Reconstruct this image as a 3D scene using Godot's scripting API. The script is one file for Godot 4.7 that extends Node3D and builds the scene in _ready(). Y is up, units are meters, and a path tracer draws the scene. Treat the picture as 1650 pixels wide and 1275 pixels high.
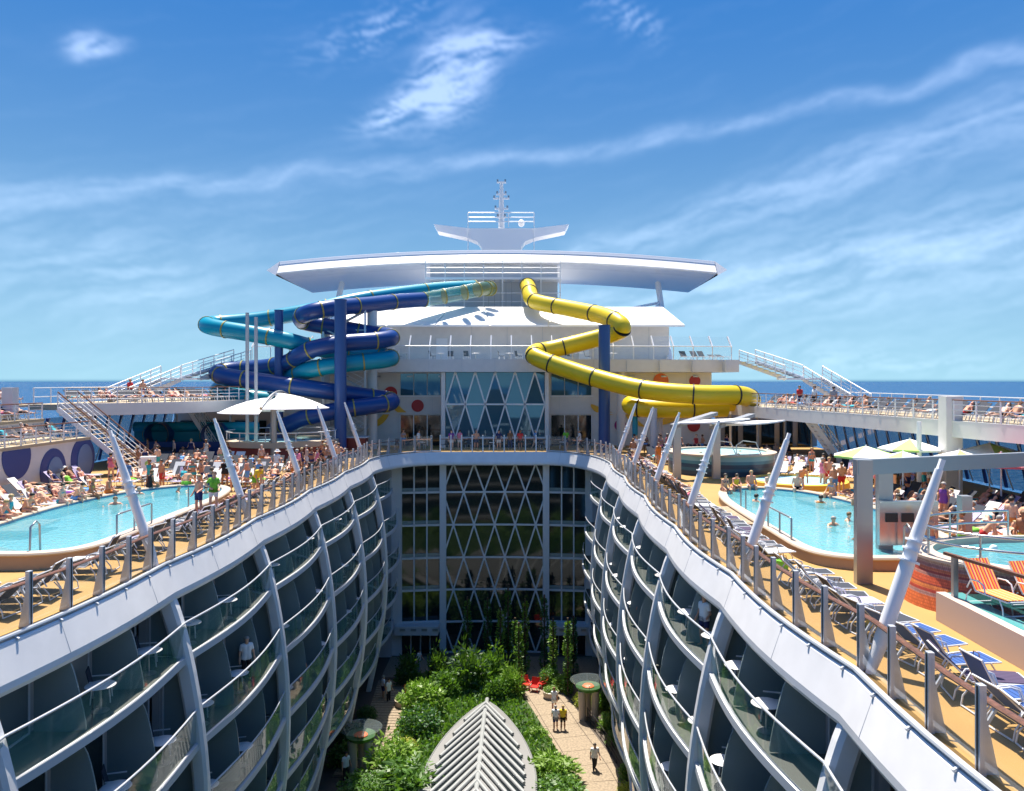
extends Node3D

# ---------------------------------------------------------------- mesh builder
class MB:
	var v := PackedVector3Array()
	var n := PackedVector3Array()
	var uv := PackedVector2Array()
	var has_uv := false

	func tri(a: Vector3, b: Vector3, c: Vector3, na: Vector3, nb: Vector3, nc: Vector3) -> void:
		if (c - a).cross(b - a).dot(na + nb + nc) < 0.0:
			v.append(a); v.append(c); v.append(b)
			n.append(na); n.append(nc); n.append(nb)
		else:
			v.append(a); v.append(b); v.append(c)
			n.append(na); n.append(nb); n.append(nc)

	func ft(a: Vector3, b: Vector3, c: Vector3, out: Vector3) -> void:
		var m := (c - a).cross(b - a)
		if m.length_squared() < 1e-14:
			return
		m = m.normalized()
		if m.dot(out) < 0.0:
			m = -m
		tri(a, b, c, m, m, m)

	func quad(a: Vector3, b: Vector3, c: Vector3, d: Vector3, out: Vector3) -> void:
		ft(a, b, c, out)
		ft(a, c, d, out)

	func box(c: Vector3, s: Vector3, b := Basis()) -> void:
		var h := s * 0.5
		for ax in 3:
			var e := Vector3.ZERO; e[ax] = h[ax]
			var f := Vector3.ZERO; f[(ax + 1) % 3] = h[(ax + 1) % 3]
			var g := Vector3.ZERO; g[(ax + 2) % 3] = h[(ax + 2) % 3]
			for sg in [-1.0, 1.0]:
				quad(c + b * (e * sg - f - g), c + b * (e * sg + f - g), c + b * (e * sg + f + g), c + b * (e * sg - f + g), b * (e * sg))

	func span(lo: Vector3, hi: Vector3) -> void:
		box((lo + hi) * 0.5, (hi - lo).abs())

	func beam(a: Vector3, b: Vector3, w: float, h: float, up := Vector3.UP) -> void:
		var z := (b - a).normalized()
		var x := up.cross(z)
		if x.length() < 1e-3:
			x = Vector3.RIGHT.cross(z)
		x = x.normalized()
		box((a + b) * 0.5, Vector3(w, h, a.distance_to(b)), Basis(x, z.cross(x), z))

	func tube(p: Array, r, k := 8, caps := true) -> void:
		var m := p.size()
		var u := Vector3.ZERO
		var pr: Array[Vector3] = []
		var pn: Array[Vector3] = []
		for i in m:
			var t: Vector3 = (p[mini(i + 1, m - 1)] - p[maxi(i - 1, 0)]).normalized()
			if i == 0:
				u = t.cross(Vector3.UP)
				if u.length() < 0.05:
					u = t.cross(Vector3.RIGHT)
				u = u.normalized()
			else:
				u = (u - t * u.dot(t)).normalized()
			var w := t.cross(u)
			var rr: float = r[i] if r is Array else r
			var cr: Array[Vector3] = []
			var cn: Array[Vector3] = []
			for j in k:
				var q := u * cos(TAU * j / k) + w * sin(TAU * j / k)
				cn.append(q)
				cr.append(p[i] + q * rr)
			if i > 0:
				for j in k:
					var l := (j + 1) % k
					tri(pr[j], pr[l], cr[l], pn[j], pn[l], cn[l])
					tri(pr[j], cr[l], cr[j], pn[j], cn[l], cn[j])
			if caps and (i == 0 or i == m - 1):
				var o := -t if i == 0 else t
				for j in range(1, k - 1):
					ft(cr[0], cr[j], cr[j + 1], o)
			pr = cr; pn = cn

	func lathe(prof: Array, k: int, at: Vector3, flat := false) -> void:
		# prof: Vector2(radius, y); outward is to the right of the way along it going up
		for i in prof.size() - 1:
			var a: Vector2 = prof[i]
			var b: Vector2 = prof[i + 1]
			var d := b - a
			var nr := Vector2(d.y, -d.x).normalized()
			var n0 := nr
			var n1 := nr
			if not flat:
				if i > 0:
					var e: Vector2 = a - prof[i - 1]
					var q := Vector2(e.y, -e.x).normalized()
					if q.dot(nr) > 0.6: n0 = (q + nr).normalized()
				if i < prof.size() - 2:
					var e2: Vector2 = prof[i + 2] - b
					var q2 := Vector2(e2.y, -e2.x).normalized()
					if q2.dot(nr) > 0.6: n1 = (q2 + nr).normalized()
			for j in k:
				var c0 := Vector3(cos(TAU * j / k), 0, sin(TAU * j / k))
				var c1 := Vector3(cos(TAU * (j + 1) / k), 0, sin(TAU * (j + 1) / k))
				var p00 := at + c0 * a.x + Vector3.UP * a.y
				var p01 := at + c1 * a.x + Vector3.UP * a.y
				var p10 := at + c0 * b.x + Vector3.UP * b.y
				var p11 := at + c1 * b.x + Vector3.UP * b.y
				var m00 := c0 * n0.x + Vector3.UP * n0.y
				var m01 := c1 * n0.x + Vector3.UP * n0.y
				var m10 := c0 * n1.x + Vector3.UP * n1.y
				var m11 := c1 * n1.x + Vector3.UP * n1.y
				if a.x > 1e-4: tri(p00, p01, p11, m00, m01, m11)
				if b.x > 1e-4: tri(p00, p11, p10, m00, m11, m10)

	func ball(c: Vector3, r: Vector3, k := 8) -> void:
		for i in k / 2 + 1:
			for j in k:
				var q := []
				for e in [[i, j], [i, j + 1], [i + 1, j + 1], [i + 1, j]]:
					var th: float = PI * e[0] / (k / 2 + 1)
					var ph: float = TAU * e[1] / k
					q.append(Vector3(sin(th) * cos(ph), cos(th), sin(th) * sin(ph)))
				if i > 0: tri(c + q[0] * r, c + q[1] * r, c + q[2] * r, (q[0] / r).normalized(), (q[1] / r).normalized(), (q[2] / r).normalized())
				if i < k / 2: tri(c + q[0] * r, c + q[2] * r, c + q[3] * r, (q[0] / r).normalized(), (q[2] / r).normalized(), (q[3] / r).normalized())

	# a profile (offset along outs, height) swept along a path; profile listed as a closed loop
	func sweep(path: Array, outs: Array, prof: Array, caps := true, closed := false) -> void:
		var m := prof.size()
		var cen := Vector2.ZERO
		for q in prof: cen += q / m
		var last := path.size() if closed else path.size() - 1
		for i in last:
			var i2 := (i + 1) % path.size()
			for j in m:
				var a: Vector2 = prof[j]
				var b: Vector2 = prof[(j + 1) % m]
				var e := b - a
				if e.length() < 1e-5: continue
				var nr := Vector2(e.y, -e.x).normalized()
				if nr.dot((a + b) * 0.5 - cen) < 0.0: nr = -nr
				var o0: Vector3 = outs[i]
				var o1: Vector3 = outs[i2]
				var p00: Vector3 = path[i] + o0 * a.x + Vector3.UP * a.y
				var p01: Vector3 = path[i] + o0 * b.x + Vector3.UP * b.y
				var p10: Vector3 = path[i2] + o1 * a.x + Vector3.UP * a.y
				var p11: Vector3 = path[i2] + o1 * b.x + Vector3.UP * b.y
				var n0 := o0 * nr.x + Vector3.UP * nr.y
				var n1 := o1 * nr.x + Vector3.UP * nr.y
				tri(p00, p10, p11, n0, n1, n1)
				tri(p00, p11, p01, n0, n1, n0)
		if caps and not closed:
			var ti := Geometry2D.triangulate_polygon(PackedVector2Array(prof))
			for e in [0, path.size() - 1]:
				var way: Vector3 = (path[1] - path[0]) if e == 0 else (path[e - 1] - path[e])
				for t in ti.size() / 3:
					var q := []
					for s in 3:
						var f: Vector2 = prof[ti[t * 3 + s]]
						q.append(path[e] + outs[e] * f.x + Vector3.UP * f.y)
					ft(q[0], q[1], q[2], -way)

	# polygon in local xy, from z = -depth/2 to +depth/2
	func prism(pts: Array, xf: Transform3D, depth: float) -> void:
		var p2 := PackedVector2Array(pts)
		var ti := Geometry2D.triangulate_polygon(p2)
		var zz := Vector3(0, 0, depth * 0.5)
		for t in ti.size() / 3:
			var a := p2[ti[t * 3]]; var b := p2[ti[t * 3 + 1]]; var c := p2[ti[t * 3 + 2]]
			for s in [-1.0, 1.0]:
				ft(xf * (Vector3(a.x, a.y, 0) + zz * s), xf * (Vector3(b.x, b.y, 0) + zz * s), xf * (Vector3(c.x, c.y, 0) + zz * s), xf.basis.z * s)
		var cw := Geometry2D.is_polygon_clockwise(p2)
		for i in p2.size():
			var a := p2[i]; var b := p2[(i + 1) % p2.size()]
			var e := b - a
			var o := Vector2(e.y, -e.x) * (-1.0 if cw else 1.0)
			quad(xf * (Vector3(a.x, a.y, 0) - zz), xf * (Vector3(b.x, b.y, 0) - zz), xf * (Vector3(b.x, b.y, 0) + zz), xf * (Vector3(a.x, a.y, 0) + zz), xf.basis * Vector3(o.x, o.y, 0))

	# polygon on the plan (x, z), from y0 to y1
	func plan(pts: Array, y0: float, y1: float) -> void:
		prism(pts, Transform3D(Basis(Vector3(1, 0, 0), Vector3(0, 0, 1), Vector3(0, -1, 0)), Vector3(0, (y0 + y1) * 0.5, 0)), absf(y1 - y0))

	func add(o: MB, xf: Transform3D) -> void:
		for i in o.v.size():
			v.append(xf * o.v[i])
			n.append((xf.basis * o.n[i]).normalized())

	func mesh() -> ArrayMesh:
		var a := []
		a.resize(Mesh.ARRAY_MAX)
		a[Mesh.ARRAY_VERTEX] = v
		a[Mesh.ARRAY_NORMAL] = n
		if has_uv: a[Mesh.ARRAY_TEX_UV] = uv
		var m := ArrayMesh.new()
		m.add_surface_from_arrays(Mesh.PRIMITIVE_TRIANGLES, a)
		return m

# ---------------------------------------------------------------- naming
var M := {}
var taken := {}
var rng := RandomNumberGenerator.new()

func numbered(called: String) -> String:
	var k: int = taken.get(called, 0)
	taken[called] = k + 1
	return called if k == 0 else "%s_%03d" % [called, k]

func tag(o: Node, label: String, category := "", group := "") -> Node:
	o.set_meta("label", label)
	if category: o.set_meta("category", category)
	if group: o.set_meta("group", group)
	return o

func thing(called: String, label: String, category: String, at := Vector3.ZERO, turn := 0.0, group := "") -> Node3D:
	var o := Node3D.new()
	o.name = numbered(called)
	add_child(o)
	o.position = at
	o.rotation.y = turn
	tag(o, label, category, group)
	return o

func part(called: String, mb, mat: Material, parent: Node) -> MeshInstance3D:
	var o := MeshInstance3D.new()
	o.name = called
	o.mesh = mb.mesh() if mb is MB else mb
	o.material_override = mat
	parent.add_child(o, true)
	return o

func one(called: String, mb, mat: Material, label: String, category: String, group := "") -> MeshInstance3D:
	var o := part(numbered(called), mb, mat, self)
	tag(o, label, category, group)
	return o

func struct(called: String, mb, mat: Material) -> MeshInstance3D:
	var o := part(numbered(called), mb, mat, self)
	o.set_meta("kind", "structure")
	return o

func dup(src: Node3D, at: Vector3, turn: float, label: String, group := "", called := "") -> Node3D:
	var r: Node3D = src.duplicate()
	r.name = numbered(called if called else str(src.get_meta("base")))
	add_child(r)
	r.position = at
	r.rotation.y = turn
	r.visible = true
	tag(r, label, "", group)
	return r

func nth(k: int) -> String:
	var w := ["first", "second", "third", "fourth", "fifth", "sixth", "seventh", "eighth", "ninth", "tenth", "eleventh", "twelfth", "thirteenth", "fourteenth", "fifteenth", "sixteenth", "seventeenth", "eighteenth", "nineteenth", "twentieth"]
	if k < 20: return w[k]
	var tens := ["", "", "twenty", "thirty", "forty", "fifty", "sixty", "seventy", "eighty", "ninety"]
	var z := k + 1
	if z % 10 == 0: return ["", "", "twentieth", "thirtieth", "fortieth", "fiftieth", "sixtieth", "seventieth", "eightieth", "ninetieth"][z / 10]
	return tens[z / 10] + "-" + w[z % 10 - 1]

func V(x: float, y: float, d: float) -> Vector3:      # d metres ahead of the lens
	return Vector3(x, y, -d)

func lin(r: float, g: float, b: float, a := 1.0) -> Color:
	var c := Color(r, g, b).linear_to_srgb()
	c.a = a
	return c

func mat(called: String, r: float, g: float, b: float, rough := 0.6, metal := 0.0) -> StandardMaterial3D:
	var m := StandardMaterial3D.new()
	m.resource_name = called
	m.albedo_color = lin(r, g, b)
	m.roughness = rough
	m.metallic = metal
	M[called] = m
	return m

func glass(called: String, r: float, g: float, b: float, a: float) -> StandardMaterial3D:
	var m := mat(called, r, g, b, 0.04)
	m.albedo_color.a = a
	m.transparency = BaseMaterial3D.TRANSPARENCY_ALPHA
	m.cull_mode = BaseMaterial3D.CULL_DISABLED
	return m

func noise_tex(sd: int, freq: float, lo: Color, hi: Color, size := 512, oct := 4, as_normal := false, strength := 4.0) -> NoiseTexture2D:
	var f := FastNoiseLite.new()
	f.seed = sd
	f.frequency = freq
	f.fractal_octaves = oct
	var t := NoiseTexture2D.new()
	t.width = size
	t.height = size
	t.seamless = true
	t.noise = f
	if as_normal:
		t.as_normal_map = true
		t.bump_strength = strength
	else:
		var g := Gradient.new()
		g.set_color(0, lo)
		g.set_color(1, hi)
		t.color_ramp = g
	return t

func grain(m: StandardMaterial3D, sd: int, freq: float, metres: float, dark := 0.75, stretch := Vector3.ONE) -> void:
	var d := Color(dark, dark, dark)
	m.albedo_texture = noise_tex(sd, freq, d, Color.WHITE)
	m.uv1_triplanar = true
	m.uv1_world_triplanar = true
	m.uv1_scale = stretch / metres

func outs_of(path: Array, towards: Vector3) -> Array:   # horizontal normals of a path, on the side of a point
	var r := []
	for i in path.size():
		var t: Vector3 = path[mini(i + 1, path.size() - 1)] - path[maxi(i - 1, 0)]
		var o := Vector3(t.z, 0, -t.x).normalized()
		if o.dot(towards - path[i]) < 0.0: o = -o
		r.append(o)
	return r

func smooth(p: Array, per := 5) -> Array:
	var r := []
	for i in p.size() - 1:
		var a: Vector3 = p[maxi(i - 1, 0)]
		var b: Vector3 = p[i]
		var c: Vector3 = p[i + 1]
		var d: Vector3 = p[mini(i + 2, p.size() - 1)]
		for j in per:
			r.append(b.cubic_interpolate(c, a, d, float(j) / per))
	r.append(p[-1])
	return r

# ---------------------------------------------------------------- sky
func streak(p: Vector2, pts: Array, wid: Array) -> float:   # soft band along a broken line
	var best := 0.0
	for i in pts.size() - 1:
		var a: Vector2 = pts[i]
		var b: Vector2 = pts[i + 1]
		var t := clampf((p - a).dot(b - a) / (b - a).length_squared(), 0.0, 1.0)
		var w := lerpf(wid[i], wid[i + 1], t)
		best = maxf(best, exp(-(p - a.lerp(b, t)).length_squared() / (w * w)))
	return best

func blob(p: Vector2, c: Vector2, rx: float, ry: float, turn: float) -> float:
	var q := (p - c).rotated(-turn)
	return exp(-(q.x * q.x / (rx * rx) + q.y * q.y / (ry * ry)))

func cloud_cover() -> ImageTexture:
	var w := 2048
	var h := 1024
	var im := Image.create(w, h, false, Image.FORMAT_RGBA8)
	im.fill(Color(1, 1, 1, 0))
	var f := FastNoiseLite.new()
	f.seed = 5
	f.frequency = 1.0
	f.fractal_octaves = 5
	var f2 := FastNoiseLite.new()
	f2.seed = 11
	f2.frequency = 1.0
	f2.fractal_octaves = 4
	for j in range(0, h / 2):
		var el := PI / 2 - PI * (j + 0.5) / h
		for i in w:
			var az := wrapf((float(i) + 0.5) / w * TAU, -PI, PI)
			# angles in degrees: x right of the bow, y above the horizon
			var p := Vector2(rad_to_deg(az), rad_to_deg(el))
			var fibre := f2.get_noise_2d(p.x * 0.5 + p.y * 0.9, p.y * 2.6 - p.x * 0.9) * 0.5 + 0.5
			var wv := Vector2(f2.get_noise_2d(p.x * 0.10, p.y * 0.16), f2.get_noise_2d(p.x * 0.10 + 70.0, p.y * 0.16)) * 0.9
			var q := p + wv
			# wisps are drawn out along a slightly rising direction
			var s := q.rotated(-0.22)
			var n1 := f.get_noise_2d(s.x * 0.10, s.y * 0.75) * 0.5 + 0.5
			var n2 := f.get_noise_2d(s.x * 0.32 + 40.0, s.y * 2.2) * 0.5 + 0.5
			var n := clampf(n1 * 0.65 + n2 * 0.35, 0.0, 1.0)
			var c := 0.0
			if absf(p.x) < 60.0 and p.y < 45.0:
				var puff := maxf(blob(q, Vector2(-5.2, 20.6), 3.1, 1.9, 0.75), blob(q, Vector2(-8.0, 19.0), 3.2, 1.0, 0.55))
				puff = maxf(puff, 0.8 * blob(q, Vector2(-3.2, 22.6), 3.2, 0.9, 0.2))
				c += puff * smoothstep(0.25, 0.70, n1 * 0.35 + n2 * 0.65) * 1.75
				c += blob(q, Vector2(-28.0, 20.2), 1.3, 0.5, 0.1) * smoothstep(0.1, 0.7, n2) * 1.2
				c += 0.55 * blob(q, Vector2(-10.5, 23.5), 4.5, 1.2, 0.4) * smoothstep(0.42, 0.75, n2)
				c += 0.6 * blob(q, Vector2(7.5, 24.0), 2.5, 0.8, -0.5) * smoothstep(0.42, 0.7, n2)
				c += 0.40 * streak(q, [Vector2(-34, 10.6), Vector2(-23, 12.7), Vector2(-8, 14.9), Vector2(8, 16.2), Vector2(17, 17.5), Vector2(26, 18.4), Vector2(40, 20.5)], [1.3, 0.7, 0.55, 0.6, 0.55, 0.45, 0.6]) * smoothstep(0.0, 0.75, n)
				c += 0.5 * streak(q, [Vector2(3, 8.6), Vector2(14, 11.5), Vector2(26, 14.4), Vector2(45, 19.5)], [0.8, 1.4, 1.9, 2.8]) * smoothstep(0.1, 0.8, n)
				c += 0.42 * streak(q, [Vector2(2, 5.0), Vector2(16, 7.0), Vector2(32, 9.0), Vector2(50, 11.0)], [1.2, 1.9, 2.2, 3.2]) * smoothstep(0.2, 0.8, n)
				c += 0.26 * blob(q, Vector2(-27, 7.0), 6.5, 2.2, -0.15) * smoothstep(0.3, 0.75, n)
				c += 0.12 * blob(q, Vector2(-20, 11.0), 12.0, 2.5, 0.15) * smoothstep(0.25, 0.8, n)
				c += 0.34 * blob(p, Vector2(24, 6.5), 17.0, 5.0, 0.12) * smoothstep(0.0, 0.9, n)
				c += 0.22 * blob(p, Vector2(-26, 5.5), 14.0, 4.5, 0.0) * smoothstep(0.0, 0.9, n)
				c += 0.25 * blob(q, Vector2(24, 1.2), 7.0, 0.7, 0.0) * smoothstep(0.35, 0.65, n2)
			var side := smoothstep(40.0, 62.0, maxf(absf(p.x), p.y * 1.3))
			c += side * 0.5 * smoothstep(0.55, 0.9, n) * smoothstep(0.35, 0.65, f2.get_noise_2d(p.x * 0.03, p.y * 0.05) * 0.5 + 0.5)
			c += 0.03 * smoothstep(0.45, 0.85, n1)
			c *= 0.72 + 0.56 * fibre
			if c > 0.004:
				im.set_pixel(i, j, Color(0.93, 0.96, 1.0, clampf(c, 0.0, 1.0)))
	return ImageTexture.create_from_image(im)

func make_environment() -> void:
	var cam := Camera3D.new()
	cam.name = "camera"
	add_child(cam)
	cam.position = Vector3(2.4, 6.1, 0)
	cam.projection = Camera3D.PROJECTION_FRUSTUM
	cam.near = 0.1
	cam.far = 90000.0
	cam.size = 0.1 * 1275.0 / 1295.0
	cam.frustum_offset = Vector2(-15.0, -23.5) * 0.1 / 1295.0
	cam.current = true
	var sky := ProceduralSkyMaterial.new()
	sky.sky_top_color = lin(0.003, 0.083, 0.295)
	sky.sky_horizon_color = lin(0.20, 0.355, 0.44)
	sky.sky_curve = 0.155
	sky.ground_bottom_color = lin(0.02, 0.10, 0.22)
	sky.ground_horizon_color = lin(0.10, 0.32, 0.50)
	sky.sky_cover = cloud_cover()
	sky.sky_cover_modulate = Color(1, 1, 1, 0.25)
	sky.sun_angle_max = 60.0
	sky.sun_curve = 0.28
	var e := Environment.new()
	e.background_mode = Environment.BG_SKY
	e.sky = Sky.new()
	e.sky.sky_material = sky
	e.tonemap_mode = Environment.TONE_MAPPER_LINEAR
	e.tonemap_exposure = 2.1
	e.sdfgi_enabled = true
	e.ssao_enabled = true
	e.ssil_enabled = true
	var we := WorldEnvironment.new()
	we.name = "world_environment"
	we.environment = e
	add_child(we)
	var sun := DirectionalLight3D.new()
	sun.name = "sun"
	sun.light_energy = 1.5
	sun.light_color = Color(1.0, 0.965, 0.91)
	sun.light_angular_distance = 0.5
	sun.shadow_enabled = true
	add_child(sun)
	sun.look_at_from_position(Vector3(-0.09, 1.0, -0.36), Vector3.ZERO, Vector3(0, 0, 1))

func make_materials() -> void:
	mat("white_paint", 0.80, 0.80, 0.81, 0.32)
	grain(M.white_paint, 21, 0.012, 9.0, 0.93)
	mat("white_gloss", 0.82, 0.82, 0.83, 0.25)
	mat("shell_white", 0.70, 0.68, 0.66, 0.45)
	grain(M.shell_white, 22, 0.02, 9.0, 0.96)
	mat("panel_white", 0.84, 0.84, 0.84, 0.4)
	mat("slab_grey", 0.52, 0.54, 0.56, 0.5)
	mat("column_grey", 0.70, 0.71, 0.72, 0.35)
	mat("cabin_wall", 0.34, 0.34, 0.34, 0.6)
	mat("balcony_floor", 0.10, 0.11, 0.10, 0.7)
	glass("partition", 0.25, 0.32, 0.325, 0.88)
	mat("curtain_glass", 0.34, 0.32, 0.29, 0.12)
	mat("grey_glass", 0.11, 0.14, 0.145, 0.08)
	M.partition.roughness = 0.18
	mat("rail_grey", 0.55, 0.58, 0.62, 0.3, 0.3)
	mat("steel", 0.50, 0.52, 0.54, 0.25, 0.85)
	mat("brushed", 0.40, 0.41, 0.42, 0.38, 0.8)
	mat("alu_white", 0.75, 0.76, 0.78, 0.35, 0.1)
	mat("pole_grey", 0.42, 0.44, 0.46, 0.4)
	mat("black_rubber", 0.02, 0.02, 0.022, 0.5)
	mat("dark_glass", 0.012, 0.022, 0.024, 0.05)
	M.dark_glass.metallic_specular = 0.6
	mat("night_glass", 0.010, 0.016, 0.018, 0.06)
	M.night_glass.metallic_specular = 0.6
	mat("sky_glass", 0.06, 0.16, 0.22, 0.03, 0.35)
	M.sky_glass.metallic_specular = 0.9
	glass("balcony_glass", 0.10, 0.30, 0.25, 0.30)
	glass("clear_glass", 0.45, 0.55, 0.55, 0.10)
	glass("screen_glass", 0.02, 0.12, 0.30, 0.55)
	mat("wood", 0.26, 0.105, 0.05, 0.4)
	grain(M.wood, 23, 0.02, 1.5, 0.6, Vector3(1, 6, 1))
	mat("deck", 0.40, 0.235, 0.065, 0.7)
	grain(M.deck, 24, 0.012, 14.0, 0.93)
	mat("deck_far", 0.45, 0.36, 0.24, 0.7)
	mat("teak", 0.50, 0.36, 0.22, 0.6)
	grain(M.teak, 29, 0.02, 3.0, 0.7)
	mat("pool_wall", 0.42, 0.25, 0.13, 0.45)
	mat("coping", 0.50, 0.41, 0.32, 0.5)
	mat("pool_tile", 0.40, 0.68, 0.72, 0.4)
	M.pool_tile.albedo_texture = noise_tex(41, 0.03, Color(0.80, 0.86, 0.90), Color.WHITE, 512, 3)
	M.pool_tile.uv1_triplanar = true
	M.pool_tile.uv1_world_triplanar = true
	M.pool_tile.uv1_scale = Vector3.ONE / 4.0
	mat("tile_line", 0.02, 0.16, 0.32, 0.3)
	mat("paving", 0.36, 0.28, 0.19, 0.75)
	grain(M.paving, 25, 0.03, 3.0, 0.72)
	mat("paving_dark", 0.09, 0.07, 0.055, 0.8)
	mat("soil", 0.06, 0.045, 0.03, 0.9)
	mat("grass", 0.035, 0.065, 0.012, 0.8)
	var sea := mat("sea", 0.003, 0.055, 0.16, 0.25)
	sea.metallic_specular = 0.22
	sea.normal_enabled = true
	sea.normal_texture = noise_tex(31, 0.02, Color.BLACK, Color.WHITE, 1024, 5, true, 14.0)
	sea.uv1_triplanar = true
	sea.uv1_world_triplanar = true
	sea.uv1_scale = Vector3.ONE / 180.0
	sea.normal_scale = 1.0
	var water := mat("water", 0.13, 0.50, 0.56, 0.03)
	water.albedo_color.a = 0.55
	water.transparency = BaseMaterial3D.TRANSPARENCY_ALPHA
	water.normal_enabled = true
	water.normal_texture = noise_tex(32, 0.02, Color.BLACK, Color.WHITE, 512, 4, true, 6.0)
	water.uv1_triplanar = true
	water.uv1_world_triplanar = true
	water.uv1_scale = Vector3.ONE / 3.0
	mat("slide_blue", 0.008, 0.045, 0.20, 0.33)
	mat("column_blue", 0.025, 0.075, 0.24, 0.35)
	mat("slide_teal", 0.0, 0.25, 0.36, 0.33)
	mat("slide_yellow", 0.66, 0.49, 0.008, 0.33)
	mat("flange_gold", 0.30, 0.25, 0.05, 0.4)
	mat("red_tub", 0.22, 0.025, 0.02, 0.4)
	mat("art_red", 0.42, 0.025, 0.03, 0.5)
	mat("art_orange", 0.75, 0.16, 0.04, 0.5)
	mat("art_gold", 0.75, 0.42, 0.04, 0.5)
	mat("art_plum", 0.30, 0.03, 0.16, 0.5)
	mat("art_navy", 0.03, 0.055, 0.22, 0.5)
	mat("art_slate", 0.14, 0.22, 0.38, 0.45)
	mat("sling_navy", 0.025, 0.032, 0.05, 0.8)
	mat("sling_blue", 0.02, 0.08, 0.28, 0.7)
	mat("lounger_frame", 0.72, 0.73, 0.75, 0.3, 0.2)
	mat("sail_white", 0.85, 0.85, 0.84, 0.6)
	M.sail_white.backlight_enabled = true
	M.sail_white.backlight = Color(0.3, 0.3, 0.3)

# ---------------------------------------------------------------- the courtyard
const HALVES := {-1: [[0.0, 10.7], [12.0, 10.35], [19.0, 9.86], [26.5, 9.42], [35.0, 9.30], [45.0, 9.36], [62.0, 9.36], [72.0, 9.36]], 1: [[0.0, 9.9], [12.0, 9.66], [16.8, 9.46], [25.0, 9.06], [33.0, 8.84], [42.0, 8.92], [58.0, 9.0], [72.0, 9.0]]}

func half_at(s: int, d: float) -> float:      # half width of the courtyard at deck level
	var t: Array = HALVES[s]
	for i in t.size() - 1:
		if d <= t[i + 1][0]:
			var u := clampf((d - t[i][0]) / (t[i + 1][0] - t[i][0]), 0.0, 1.0)
			return lerpf(t[i][1], t[i + 1][1], u)
	return t[-1][1]

const PARK := -17.6
var col_d := {1: [8.4, 16.8, 25.2, 33.3, 42.0, 50.6, 58.6], -1: [9.4, 18.0, 26.5, 35.2, 44.4, 53.2, 61.4]}

func bow(y: float) -> float:
	return 1.25 * sin(PI * clampf(-y / -PARK, 0.0, 1.0))

func deck_edge(s: int, from_d := 5.0, corner := true) -> Array:   # points along the top edge of one side, towards the end wall
	var r := []
	var ds: Array = [2.0] + col_d[s]
	for b in ds.size() - 1:
		for j in 8:
			var d := lerpf(ds[b], ds[b + 1], j / 8.0)
			if d >= from_d: r.append(V(s * (half_at(s, d) - 0.24 * sin(PI * j / 8.0)), 0, d))
	if corner:
		var d0: float = ds[-1]
		for j in 13:
			var t := PI / 2 * j / 12.0
			r.append(V(s * (4.6 + (half_at(s, 62.0) - 4.6) * cos(t)), 0, d0 + (69.3 - d0) * sin(t)))
	return r

func make_sea_and_decks() -> void:
	var sea := MB.new()
	var q := 45000.0
	sea.quad(Vector3(-q, -42, -q), Vector3(q, -42, -q), Vector3(q, -42, q), Vector3(-q, -42, q), Vector3.UP)
	struct("sea", sea, M.sea)
	# the pool deck, one plate round the open courtyard
	var inner := []
	for p in deck_edge(-1, 2.0): inner.append(Vector2(p.x, p.z))
	var other := deck_edge(1, 2.0)
	other.reverse()
	for p in other: inner.append(Vector2(p.x, p.z))
	var outer := [Vector2(29.5, -2.0), Vector2(29.5, -92.0), Vector2(-29.5, -92.0), Vector2(-29.5, -2.0)]
	var deck := MB.new()
	deck.plan(inner + outer, -0.30, -0.004)
	struct("pool_deck", deck, M.deck)
	var hull := MB.new()
	for s in [-1, 1]:
		hull.span(V(s * 11.6, -42, 2), V(s * 28.5, -0.32, 92))
	hull.span(V(-11.5, -42, 71.5), V(11.5, -0.32, 92))
	hull.span(V(-11.5, -42, 2), V(11.5, PARK - 0.2, 71.4))
	one("ship_hull", hull, M.cabin_wall, "long white ship hull that carries the pool decks above the sea", "ship")
	var block := thing("near_end_building", "building under the viewpoint that closes the near end of the courtyard", "building")
	var nb := MB.new()
	nb.span(V(-11.4, PARK, -12), V(11.4, 4.2, -0.6)); part("wall", nb, M.black_rubber, block)
	for k in 6:
		nb = MB.new(); nb.span(V(-9.0, -3.3 - 2.8 * k, -0.6), V(9.0, -3.0 - 2.8 * k, -0.3)); part("floor_band", nb, M.slab_grey, block)
		for c in 6:
			nb = MB.new(); nb.span(V(-8.8 + c * 3.0, -2.9 - 2.8 * k, -0.58), V(-6.0 + c * 3.0, -0.7 - 2.8 * k, -0.55)); part("window", nb, M.dark_glass, block)
	var park := MB.new()
	park.span(V(-11.4, PARK - 0.15, -0.5), V(11.4, PARK, 71.4))
	struct("park_ground", park, M.paving_dark)

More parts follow.
